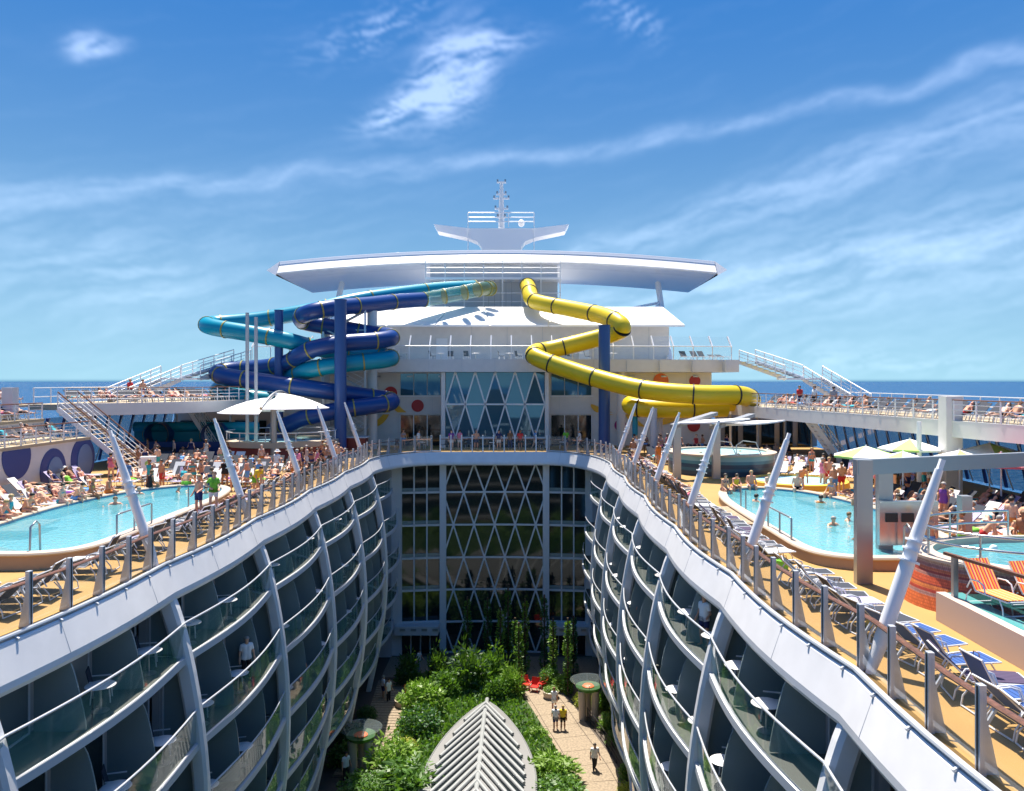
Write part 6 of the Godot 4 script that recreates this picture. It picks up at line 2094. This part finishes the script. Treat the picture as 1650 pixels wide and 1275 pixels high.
	cluster([[14.4, 54.0, 1.0, "swim", .3, 0], [16.6, 52.6, 1.0, "swim", -.2, 3], [17.4, 55.0, 1.0, "swim", -.5, 0], [15.6, 56.0, 1.0, "swim", .1, 4]], "in teal tub", "bathers")
	cluster([[-3.8, 71.2, 0, "stand", .3, 2, "purple", "white"], [-3.1, 71.6, 0, "stand", 2.8, 6, "pink", "white"], [-1.6, 71.3, 0, "hips", .2, 0, "navy"], [.4, 71.2, 0, "stand", .1, 2, "navy", "white"], [1.4, 71.4, 0, "talk", -.3, 5, "brown", "navy"], [2.3, 71.2, 0, "stand", 0, 2, "red", "black"], [3.6, 71.8, 0, "walk", 1.5, 6, "azure", "white"], [-6.8, 71.6, 0, "walk", 1.4, 2, "white", "navy"], [-8.2, 72.2, 0, "stand", .4, 3], [6.4, 72.0, 0, "stand", -.2, 2, "green", "navy"], [7.6, 71.4, 0, "walk", -1.4, 5, "white", "black"]], "behind end railing", "people at the end railing")
	cluster([[4.75, 57.6, PARK, "walk", 3.1, 6, "white", "white"], [4.72, 54.4, PARK, "walk", 3.1, 2, "white", "navy"], [5.22, 54.4, PARK, "walk", 3.0, 2, "yellow", "black"], [6.85, 48.8, PARK, "walk", 0.2, 5, "white", "black"], [-7.4, 59.3, PARK, "stand", 1.0, 5, "white", "black"], [-7.9, 59.9, PARK, "stand", 2.0, 2, "white", "navy"], [-6.0, 65.8, PARK, "walk", 1.2, 5, "white", "grey"], [-2.7, 67.0, PARK, "walk", 1.4, 5, "white", "black"], [-8.0, 47.6, PARK, "stand", 0.8, 5, "white", "black"]], "on garden paths", "strollers in the garden")
	person("stand", edge_at(-1, 26.5, 35.2, 0.62, -5.78, 0.7), 0.6, 5, "white", "black", "on second left balcony row")
	person("stand", edge_at(-1, 35.2, 44.4, 0.4, -8.58, 0.7), 1.2, 2, "azure", "white", "on third left balcony row")
	person("talk", edge_at(1, 25.2, 33.3, 0.3, -2.98, 0.75), -1.0, 2, "white", "navy", "on top right balcony row")
	person("stand", edge_at(1, 33.3, 42.0, 0.7, -5.78, 0.7), -1.4, 6, "pink", "white", "on second right balcony row")
	cluster([[-27.8, 62.0, 4.5, "stand", 1.2, 2], [-26.0, 60.2, 4.5, "walk", 1.0, 0], [23.2, 60.0, 4.0, "stand", -1.0, 2, "red", "navy"], [23.8, 58.6, 4.0, "stand", -1.2, 6, "white", "black"], [24.0, 55.6, 4.0, "walk", 2.5, 5, "grey", "black"], [28.8, 31.0, 4.0, "stand", -1.5, 3]], "on upper decks", "people on the upper decks")
	for q in [[-19.6, 44.4, -12.0, 45.6, 7], [-26.0, 60.0, -18.8, 60.4, 6], [-12.2, 52.5, -10.8, 60.0, 9], [19.0, 44.0, 26.0, 42.0, 9], [12.0, 66.0, 20.0, 66.4, 9], [19.6, 48.6, 26.0, 44.4, 7], [21.0, 25.2, 27.0, 33.0, 9], [-23.4, 47.6, -21.6, 55.0, 6]]:
		for k in q[4]:
			var d := lerpf(q[1], q[3], rng.randf()) + rng.randf_range(-0.5, 0.5)
			bulk_person(["stand", "hips", "talk", "walk"][rng.randi() % 4], V(lerpf(q[0], q[2], float(k) / q[4]) + rng.randf_range(-0.3, 0.3), 0, d), rng.randf() * TAU)
	make_bulk_loungers()
	make_bulk_people()

# ---------------------------------------------------------------- the garden in the courtyard
func leaf(mb: MB, p: Vector3, dir: Vector3, l: float, w: float) -> void:
	var sd := dir.cross(Vector3(rng.randf_range(-1, 1), rng.randf_range(-1, 1), rng.randf_range(-1, 1))).normalized() * w
	var up := sd.cross(dir).normalized()
	if up.y < 0: up = -up
	var tip := p + dir * l
	var m := p + dir * l * 0.45
	mb.tri(p, m + sd, tip, (up + sd.normalized() * 0.3).normalized(), up, up)
	mb.tri(p, m - sd, tip, (up - sd.normalized() * 0.3).normalized(), up, up)

func rdir() -> Vector3:
	var z := rng.randf_range(-1, 1)
	var a := rng.randf() * TAU
	return Vector3(sqrt(1 - z * z) * cos(a), z, sqrt(1 - z * z) * sin(a))

# a crown of leaf clumps in a unit dome, one metre across and high
func crown(clumps: int, per: int, leaf_l: float, leaf_w: float, tall: float, loose: float) -> MB:
	var mb := MB.new()
	for c in clumps:
		var q := rdir()
		q.y = absf(q.y) * 0.95 + 0.05 * q.y
		var r := pow(rng.randf(), 0.4)
		var cen := Vector3(q.x * 0.5 * r, 0.12 + q.y * 0.85 * r * tall, q.z * 0.5 * r)
		var cr := loose * rng.randf_range(0.6, 1.3)
		for k in per:
			var d := rdir()
			var p := cen + d * cr * rng.randf()
			d.y = d.y * 0.6 + 0.25
			leaf(mb, p, d.normalized(), leaf_l * rng.randf_range(0.6, 1.3), leaf_w * rng.randf_range(0.7, 1.2))
	return mb

func leafmat(called: String, r: float, g: float, b: float) -> StandardMaterial3D:
	var m := mat(called, r, g, b, 0.5)
	m.backlight_enabled = true
	m.backlight = Color(0.35, 0.5, 0.12)
	m.cull_mode = BaseMaterial3D.CULL_DISABLED
	return m

func trunk(h: float, r: float, limbs: int, reach: float) -> MB:
	var mb := MB.new()
	mb.tube([Vector3.ZERO, Vector3(0.04, h * 0.5, 0.02), Vector3(0, h, 0)], [r, r * 0.8, r * 0.5], 8)
	for k in limbs:
		var a := TAU * k / limbs + 0.4
		var y := h * (0.45 + 0.4 * k / limbs)
		mb.tube([Vector3(0.03, y, 0), Vector3(cos(a) * reach * 0.5, y + h * 0.28, sin(a) * reach * 0.5), Vector3(cos(a) * reach, y + h * 0.42, sin(a) * reach)], [r * 0.5, r * 0.3, r * 0.12], 6)
	return mb

func make_garden() -> void:
	var mb: MB
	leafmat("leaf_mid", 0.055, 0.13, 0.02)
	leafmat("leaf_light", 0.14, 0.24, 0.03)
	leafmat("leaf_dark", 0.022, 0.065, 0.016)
	leafmat("leaf_yellow", 0.30, 0.30, 0.03)
	leafmat("leaf_deep", 0.03, 0.10, 0.03)
	leafmat("petal_orange", 0.60, 0.18, 0.02)
	mat("bark", 0.10, 0.065, 0.04, 0.9)
	mat("skylight_plate", 0.22, 0.22, 0.22, 0.6)
	mat("skylight_rib", 0.30, 0.315, 0.315, 0.35)
	mat("red_chair", 0.62, 0.03, 0.02, 0.4)
	# planting beds
	for q in [["right", [[1.2, 63.4], [2.4, 60.8], [3.2, 57.6], [4.0, 54.2], [4.8, 50.8], [5.55, 47], [6.0, 42], [6.4, 30], [6.4, 3], [-6.4, 3], [-6.4, 30], [-5.6, 42], [-5.7, 47], [-5.4, 52], [-5.4, 57], [-6.0, 61], [-6.4, 64.6], [-3.0, 65.4]]]]:
		var pts := []
		for e in q[1]: pts.append(Vector2(e[0], -e[1]))
		mb = MB.new(); mb.plan(pts, PARK + 0.005, PARK + 0.16); struct("planting_bed", mb, M.grass)
	# ground cover over the bed, too many leaves to count
	mb = MB.new()
	for k in 20000:
		var d := rng.randf_range(38.0, 64.0) if k < 17000 else rng.randf_range(4.0, 38.0)
		var x := rng.randf_range(-6.0, 6.0)
		var xr := minf(6.0, 1.3 + (63.5 - d) * 0.27)
		var xl := -6.1 + absf(d - 47) * 0.02
		if x > xr - 0.1 or x < xl: continue
		var p := V(x, PARK + 0.16 + rng.randf() * 0.34, d)
		var dr := rdir(); dr.y = absf(dr.y) + 0.4
		leaf(mb, p, dr.normalized(), rng.randf_range(0.18, 0.40), rng.randf_range(0.06, 0.12))
	var gc := one("ground_cover", mb, M.leaf_mid, "low green ground cover around the leaf shaped skylight", "ground cover")
	gc.set_meta("kind", "stuff")
	# paths
	var line := smooth(W([[2.2, PARK, 66.5], [3.4, PARK, 62.5], [4.4, PARK, 58.8], [5.2, PARK, 55.2], [6.1, PARK, 51.4], [6.9, PARK, 47.4], [7.3, PARK, 43], [7.4, PARK, 37]]), 8)
	var pth: Node3D
	mb = MB.new()
	mb.sweep(line, outs_of(line, V(-60, PARK, 40)), [Vector2(-1.75, 0.004), Vector2(1.55, 0.004), Vector2(1.55, 0.045), Vector2(-1.75, 0.045)])
	pth = struct("garden_path", mb, M.paving_dark)
	var i := 0
	while i < line.size() - 2:
		var e := mini(i + 4, line.size() - 1)
		var seg := line.slice(i, e + 1)
		seg[0] = seg[0].lerp(seg[1], 0.06)
		var o := outs_of(seg, V(-60, PARK, 40))
		for q in [[-1.7, -1.12], [-1.08, 1.1], [1.14, 1.5]]:
			mb = MB.new()
			mb.sweep(seg, o, [Vector2(q[0], 0.05), Vector2(q[1], 0.05), Vector2(q[1], 0.075), Vector2(q[0], 0.075)])
			part("paving_slab", mb, M.paving, pth)
		i = e
	mb = MB.new(); mb.span(V(-9.0, PARK + 0.004, 48), V(-5.7, PARK + 0.045, 63.5))
	var left := struct("plank_path", mb, M.paving_dark)
	for k in 34:
		var d := 48.2 + k * 0.45
		mb = MB.new()
		var bend := 0.35 * sin((d - 48) * 0.2)
		mb.span(V(-8.9 + bend, PARK + 0.05, d), V(-5.85 + bend * 0.5, PARK + 0.09, d + 0.37))
		part("plank", mb, M.paving, left)
	mb = MB.new(); mb.span(V(-8.8, PARK + 0.003, 64.2), V(8.8, PARK + 0.03, 69.0)); struct("plaza", mb, M.paving)
	# the leaf shaped skylight with its ribs
	var t := thing("leaf_skylight", "large pointed leaf shaped skylight with grey ribs in the garden", "skylight")
	var half := func(d: float) -> float: return 3.25 * pow(sin(PI * clampf((56.6 - d) / 23.0, 0.0, 1.0)), 0.78)
	var top := func(x: float, d: float) -> float: return PARK + 1.15 + 0.75 * (1.0 - absf(x) / maxf(half.call(d), 0.2)) * minf(1.0, half.call(d) / 1.5)
	mb = MB.new()
	var n := 24
	for k in n:
		var d0 := 56.55 - k * 0.95 + (0.0 if k == 0 else 0.4)
		var d1 := 56.0 - k * 0.95
		for s in [-1.0, 1.0]:
			var a := V(0, top.call(0.0, d0), d0); var b := V(0, top.call(0.0, d1), d1)
			var c := V(s * half.call(d1), top.call(s * half.call(d1), d1), d1); var d := V(s * half.call(d0), top.call(s * half.call(d0), d0), d0)
			mb.quad(a, b, c, d, Vector3.UP)
			mb.quad(c, d, d - Vector3(0, 1.0, 0), c - Vector3(0, 1.0, 0), Vector3(s, 0, 0))
	part("roof_plate", mb, M.skylight_plate, t)
	for k in 21:
		var d := 55.6 - k * 1.0
		for s in [-1.0, 1.0]:
			# each rib runs outward and towards the camera
			var e := d
			while e > d - 9.0 and (d - e) * 0.62 < half.call(e) - 0.7: e -= 0.1
			var x: float = (d - e) * 0.62
			if x < 0.3: continue
			mb = MB.new()
			mb.tube([V(s * 0.05, top.call(0.05, d) + 0.10, d), V(s * x, top.call(x, e) + 0.10, e)], 0.115, 8)
			part("rib", mb, M.skylight_rib, t)
			mb = MB.new()
			mb.beam(V(s * 0.3, top.call(0.3, d - 0.5) + 0.012, d - 0.5), V(s * (x - 0.1), top.call(x - 0.1, e - 0.4) + 0.012, e - 0.4), 0.3, 0.02)
			part("slot_window", mb, M.night_glass, t)
	mb = MB.new(); mb.tube([V(0, top.call(0.0, 56.5) + 0.1, 56.5), V(0, top.call(0.0, 52.0) + 0.14, 52), V(0, top.call(0.0, 35) + 0.14, 35)], 0.15, 8); part("ridge", mb, M.skylight_rib, t)
	mb = MB.new()
	var rim := []
	for k in 24:
		var d := 56.58 - k * 0.9
		rim.append(V(half.call(d), PARK + 1.13, d))
	var rim2 := []
	for p in rim: rim2.append(Vector3(-p.x, p.y, p.z))
	mb.tube(rim, 0.07, 6)
	part("rim", mb, M.brushed, t)
	mb = MB.new(); mb.tube(rim2, 0.07, 6); part("rim", mb, M.brushed, t)
	# shrubs and trees
	var cr := {"round": crown(150, 11, 0.12, 0.032, 0.9, 0.13).mesh(), "loose": crown(110, 12, 0.16, 0.03, 1.0, 0.16).mesh(), "fine": crown(190, 10, 0.08, 0.026, 0.8, 0.12).mesh()}
	var stems := {"tree": trunk(0.55, 0.035, 5, 0.28).mesh(), "bush": trunk(0.35, 0.025, 4, 0.22).mesh()}
	var plants := [   # x, d, width, height, crown, leaf, label
		[-4.4, 56.6, 3.2, 3.0, "round", "leaf_light", "bright green round tree left of the skylight tip"],
		[-1.6, 61.2, 3.0, 3.8, "loose", "leaf_dark", "tall dark green tree behind the skylight"],
		[0.2, 62.6, 2.0, 3.2, "loose", "leaf_mid", "mid green tree right of the tall dark tree"],
		[-6.4, 62.6, 1.8, 2.8, "loose", "leaf_dark", "dark shrub at the left plank path end"],
		[-4.2, 63.4, 1.7, 2.9, "loose", "leaf_dark", "small dark tree before the left glass doors"],
		[-5.2, 58.6, 2.2, 2.3, "fine", "leaf_light", "pale green shrub behind the bright round tree"],
		[-4.4, 53.6, 2.8, 2.6, "fine", "leaf_deep", "blue green shrub left of the skylight rim"],
		[-3.3, 59.8, 2.4, 2.6, "round", "leaf_mid", "mid green shrub between the light and the dark tree"],
		[-5.4, 48.2, 3.2, 2.4, "loose", "leaf_light", "large light green shrub at the left bottom of the garden"],
		[-4.0, 45.4, 3.6, 2.4, "loose", "leaf_mid", "large mid green shrub at the bottom left beside the skylight"],
		[-6.6, 45.2, 3.0, 2.0, "fine", "leaf_mid", "fine leaved shrub at the lower left picture edge of the garden"],
		[-4.9, 51.0, 1.6, 1.3, "fine", "leaf_yellow", "yellow flowering shrub left of the skylight"],
		[4.2, 47.2, 3.0, 1.9, "loose", "leaf_light", "light green shrub right of the skylight"],
		[4.4, 44.2, 3.6, 2.2, "fine", "leaf_mid", "dome shaped shrub at the bottom right beside the skylight"],
		[1.6, 60.0, 2.0, 2.8, "loose", "leaf_light", "yellow green shrub right of the skylight tip"],
		[0.6, 59.0, 1.8, 2.4, "round", "leaf_mid", "green shrub just behind the skylight tip"],
		[2.6, 50.8, 1.3, 0.9, "fine", "leaf_mid", "small shrub at the right skylight rim"],
		[3.4, 53.2, 1.4, 0.8, "loose", "leaf_light", "small light shrub beside the right path"],
		[6.9, 58.6, 1.5, 1.3, "fine", "leaf_yellow", "yellow shrub left of the glass roofed kiosk"],
		[8.3, 57.8, 1.5, 1.6, "round", "leaf_mid", "green shrub right of the glass roofed kiosk"],
		[8.5, 54.6, 1.5, 1.4, "loose", "leaf_light", "light shrub along the right path under the balconies"],
		[8.7, 52.2, 1.6, 1.3, "fine", "leaf_mid", "green shrub along the right path beyond the railings"],
		[8.7, 45.2, 1.8, 1.5, "fine", "leaf_yellow", "bright yellow shrub at the bottom right path edge"],
		[8.9, 47.6, 1.4, 1.4, "round", "leaf_mid", "green shrub beside the bright yellow one at the right path"],
		[4.6, 62.4, 1.8, 1.9, "fine", "leaf_mid", "green shrub behind the red chairs"],
		[5.6, 61.4, 1.5, 1.5, "round", "leaf_light", "light shrub right of the red chairs"],
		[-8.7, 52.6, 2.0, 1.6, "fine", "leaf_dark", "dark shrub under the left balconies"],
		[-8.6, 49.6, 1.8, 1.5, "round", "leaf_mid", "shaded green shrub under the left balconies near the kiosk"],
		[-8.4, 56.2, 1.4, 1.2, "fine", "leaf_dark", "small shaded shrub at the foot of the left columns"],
		[-0.4, 64.0, 1.6, 2.0, "round", "leaf_deep", "deep green shrub in front of the diamond glass"],
		[2.0, 64.4, 1.8, 1.7, "fine", "leaf_mid", "green shrub in front of the right half of the diamond glass"],
	]
	for q in plants:
		var tree: bool = q[3] > 2.9
		var p := thing("tree" if tree else "shrub", q[6], "tree" if tree else "shrub", V(q[0], PARK + 0.02, q[1]), rng.randf() * TAU, "trees and shrubs of the courtyard garden")
		var c := part("crown" if tree else "foliage", cr[q[4]], M[q[5]], p)
		c.scale = Vector3(q[2], q[3], q[2])
		var s := part("trunk" if tree else "stem", stems["tree" if tree else "bush"], M.bark, p)
		s.scale = Vector3(q[2], q[3], q[2]) * 0.95
	for k in 12:     # the near half of the garden, seen in the end glass
		var p := thing("shrub", "garden shrub in the near half of the courtyard, %s from the camera" % nth(k), "shrub", V(rng.randf_range(3.0, 5.6) * (1 if k % 2 == 0 else -1), PARK + 0.02, 6.0 + k * 2.7), k * 1.1, "trees and shrubs of the courtyard garden")
		var c := part("foliage", cr[["round", "loose", "fine"][k % 3]], M[["leaf_mid", "leaf_light", "leaf_deep"][k % 3]], p)
		c.scale = Vector3(3.4, 3.0, 3.4)
		part("stem", stems.bush, M.bark, p).scale = Vector3(3, 3, 3)
	# climbing plants on slim poles
	var vine := MB.new()
	for k in 620:
		var y := rng.randf()
		var a := rng.randf() * TAU
		var r := (0.10 + 0.12 * sin(y * 17.0) * sin(y * 7.0) + 0.16 * rng.randf()) * (1.1 - 0.5 * y)
		leaf(vine, Vector3(cos(a) * r, y * 5.0, sin(a) * r), (Vector3(cos(a), 0.4, sin(a)) + rdir() * 0.6).normalized(), rng.randf_range(0.16, 0.3), 0.06)
	var vm := vine.mesh()
	var pole := MB.new(); pole.tube([Vector3.ZERO, Vector3(0, 5.3, 0)], 0.07, 8)
	var pm := pole.mesh()
	var vs := [[-2.0, 65.6, 1.15], [-0.4, 66.4, 1.1], [0.7, 65.4, 1.0], [1.3, 66.6, 1.25], [1.9, 64.2, 0.9], [2.7, 66.0, 1.1], [2.2, 61.2, 1.0], [4.3, 66.2, 1.15], [4.9, 63.2, 0.95], [5.9, 60.6, 1.1], [6.6, 64.8, 0.9]]
	for k in vs.size():
		var q: Array = vs[k]
		var p := thing("climbing_plant", "slender climbing plant on a pole before the glass wall, %s from the left" % nth(k), "climbing plant", V(q[0], PARK, q[1]), k * 1.3, "climbing plants before the glass wall")
		var c := part("foliage", vm, M[["leaf_mid", "leaf_deep", "leaf_light"][k % 3]], p)
		c.scale = Vector3(1, q[2], 1)
		c = part("pole", pm, M.bark, p)
		c.scale = Vector3(1, q[2], 1)
	# kiosks with glass disc roofs
	for q in [[7.1, 56.4, "round kiosk with green glass roof beside the right path"], [-7.3, 48.6, "round kiosk with green glass roof in the shade at the left"]]:
		var k := thing("garden_kiosk", q[2], "kiosk", V(q[0], PARK, q[1]))
		for j in 3:
			var a := TAU * j / 3.0 + 0.5
			mb = MB.new(); mb.tube([Vector3(cos(a) * 0.5, 0, sin(a) * 0.5), Vector3(cos(a) * 0.55, 2.05, sin(a) * 0.55)], [0.24, 0.28], 14); part("column", mb, M.coping, k)
		mb = MB.new(); mb.lathe([Vector2(0.6, 2.0), Vector2(0.85, 2.2), Vector2(0.9, 2.32), Vector2(0.75, 2.3), Vector2(0.01, 2.2)], 28, Vector3.ZERO); part("bowl", mb, M.leaf_deep, k)
		mb = MB.new(); mb.lathe([Vector2(0.42, 2.3), Vector2(0.3, 2.4), Vector2(0.01, 2.42)], 20, Vector3.ZERO); part("flower_top", mb, M.art_orange, k)
		mb = MB.new(); mb.lathe([Vector2(1.25, 2.7), Vector2(1.28, 2.74), Vector2(0.01, 2.82)], 32, Vector3.ZERO); part("glass_roof", mb, M.clear_glass, k)
		for j in 4:
			var a := TAU * j / 4.0
			mb = MB.new(); mb.tube([Vector3(cos(a) * 0.8, 2.2, sin(a) * 0.8), Vector3(cos(a) * 1.1, 2.72, sin(a) * 1.1)], 0.025, 6); part("roof_arm", mb, M.steel, k)
	# red garden chairs and low planters
	var chair := Node3D.new()
	chair.set_meta("base", "garden_chair")
	mb = MB.new(); mb.box(Vector3(0, 0.42, 0), Vector3(0.62, 0.06, 0.6)); part("seat", mb, M.red_chair, chair)
	mb = MB.new(); mb.beam(Vector3(0, 0.44, -0.28), Vector3(0, 0.98, -0.42), 0.62, 0.05); part("backrest", mb, M.red_chair, chair)
	for s in [-1, 1]:
		for z in [-0.26, 0.26]:
			mb = MB.new(); mb.beam(Vector3(s * 0.27, 0.4, z), Vector3(s * 0.3, 0, z * 1.1), 0.05, 0.05); part("leg", mb, M.red_chair, chair)
		mb = MB.new(); mb.beam(Vector3(s * 0.31, 0.66, -0.3), Vector3(s * 0.31, 0.63, 0.28), 0.06, 0.05); part("armrest", mb, M.red_chair, chair)
	var rc := [[2.7, 61.6, 0.2, "red garden chair at the left of the red chair group"], [3.4, 61.2, -0.3, "red garden chair in the middle of the red chair group"], [4.0, 61.9, -0.9, "red garden chair at the right of the red chair group"], [2.0, 63.4, 1.0, "red garden chair half hidden behind the climbing plants"], [-5.9, 59.9, 0.5, "red garden chair beside the left plank path"], [0.1, 64.8, 0.3, "red garden chair before the diamond glass"]]
	for q in rc:
		var c := dup(chair, V(q[0], PARK + 0.02, q[1]), q[2], q[3], "red garden chairs")
		c.set_meta("category", "chair")
	chair.free()
	for q in [[4.6, 60.0, "round stone planter beside the red chairs"], [-6.2, 58.4, "round stone planter at the edge of the plank path"]]:
		var p := thing("stone_planter", q[2], "planter", V(q[0], PARK, q[1]))
		mb = MB.new(); mb.lathe([Vector2(0.5, 0), Vector2(0.62, 0.55), Vector2(0.55, 0.58), Vector2(0.5, 0.45), Vector2(0.01, 0.45)], 20, Vector3.ZERO, true); part("bowl", mb, M.coping, p)
		var c := part("foliage", cr.fine, M.leaf_light, p); c.position.y = 0.4; c.scale = Vector3(1.1, 0.7, 1.1)
	# railing along the right path
	var r := thing("path_railing", "dark bar railing along the right garden path", "railing")
	var rl := smooth(W([[7.0, PARK, 56.0], [7.9, PARK, 52], [8.6, PARK, 47.6], [8.8, PARK, 43]]), 4)
	for h in [0.3, 0.6, 0.9]:
		mb = MB.new()
		var l := []
		for p in rl: l.append(p + Vector3.UP * h)
		mb.tube(l, 0.025, 6); part("rail_bar", mb, M.black_rubber, r)
	for p in rl:
		mb = MB.new(); mb.span(p + Vector3(-0.025, 0, -0.025), p + Vector3(0.025, 0.95, 0.025)); part("rail_post", mb, M.black_rubber, r)

# ---------------------------------------------------------------- balcony tables and chairs, terrace chairs
func make_small_furniture() -> void:
	var table := Node3D.new()
	table.set_meta("base", "round_table")
	var mb := MB.new(); mb.lathe([Vector2(0.38, 0.70), Vector2(0.40, 0.715), Vector2(0.38, 0.73), Vector2(0.01, 0.73)], 20, Vector3.ZERO); part("table_top", mb, M.white_gloss, table)
	mb = MB.new(); mb.tube([Vector3.ZERO, Vector3(0, 0.7, 0)], 0.035, 8); part("stem", mb, M.brushed, table)
	mb = MB.new(); mb.lathe([Vector2(0.24, 0), Vector2(0.24, 0.02), Vector2(0.03, 0.05)], 14, Vector3.ZERO); part("base", mb, M.brushed, table)
	var chair := Node3D.new()
	chair.set_meta("base", "balcony_chair")
	mb = MB.new(); mb.box(Vector3(0, 0.43, 0), Vector3(0.5, 0.03, 0.48)); part("seat", mb, M.sling_navy, chair)
	mb = MB.new(); mb.beam(Vector3(0, 0.45, -0.24), Vector3(0, 0.95, -0.36), 0.5, 0.03); part("backrest", mb, M.sling_navy, chair)
	for s in [-1, 1]:
		for z in [-0.22, 0.22]:
			mb = MB.new(); mb.beam(Vector3(s * 0.24, 0.43, z), Vector3(s * 0.26, 0, z * 1.15), 0.03, 0.03); part("leg", mb, M.lounger_frame, chair)
		mb = MB.new(); mb.beam(Vector3(s * 0.27, 0.64, -0.28), Vector3(s * 0.27, 0.62, 0.24), 0.04, 0.03); part("armrest", mb, M.lounger_frame, chair)
	for s in [-1, 1]:
		var sn := "left" if s < 0 else "right"
		var ds: Array = col_d[s]
		for b in range(1, 5):
			for k in 4:
				for c in 3:
					if (b * 5 + k * 3 + c * 2) % 3 == 2: continue
					var t := (c + 0.45) / 3.0
					var y := -3.0 - 2.8 * k + 0.016
					var p := edge_at(s, ds[b], ds[b + 1], t, y, 0.62)
					var words := "on %s balconies, %s cabin, %s bay, %s row down" % [sn, nth(c), nth(b), nth(k)]
					dup(table, p, 0.0, "small round white table " + words, "balcony tables").set_meta("category", "table")
					dup(chair, p + V(s * 0.35, 0, 0.72), s * 1.2 + PI, "dark balcony chair " + words, "balcony chairs").set_meta("category", "chair")
	for k in 16:
		var x := -12.4 + k * 1.62
		var w := "on the deckhouse terrace, %s from the left" % nth(k)
		if k % 4 != 3: dup(chair, V(x, 8.0, 75.6 + 0.4 * (k % 2)), 0.5 * (k % 5), "dark terrace chair " + w, "terrace chairs", "terrace_chair").set_meta("category", "chair")
		if k % 2 == 0: dup(table, V(x + 0.75, 8.0, 75.8), 0.0, "white terrace table " + w, "terrace tables", "terrace_table").set_meta("category", "table")
	for k in 9:
		var x := -8.6 + k * 2.1
		var w := "behind the end railing of the courtyard, %s from the left" % nth(k)
		dup(chair, V(x, 0, 71.4 + 0.5 * (k % 2)), 2.0 * k, "dark deck chair " + w, "chairs behind the end railing", "deck_chair").set_meta("category", "chair")
	table.free()
	chair.free()

func _ready() -> void:
	rng.seed = 77
	make_environment()
	make_materials()
	make_sea_and_decks()
	make_side(-1)
	make_side(1)
	make_end_wall()
	make_deckhouse()
	make_wing()
	make_mast()
	make_slides()
	for s in [-1, 1]:
		make_pool(s)
		make_upper_deck(s)
	make_terraces()
	make_sail_shades()
	make_whirlpools()
	make_frame_and_planter()
	make_umbrellas()
	make_far_bulkheads()
	make_towel_station()
	make_garden()
	make_small_furniture()
	make_crowd()
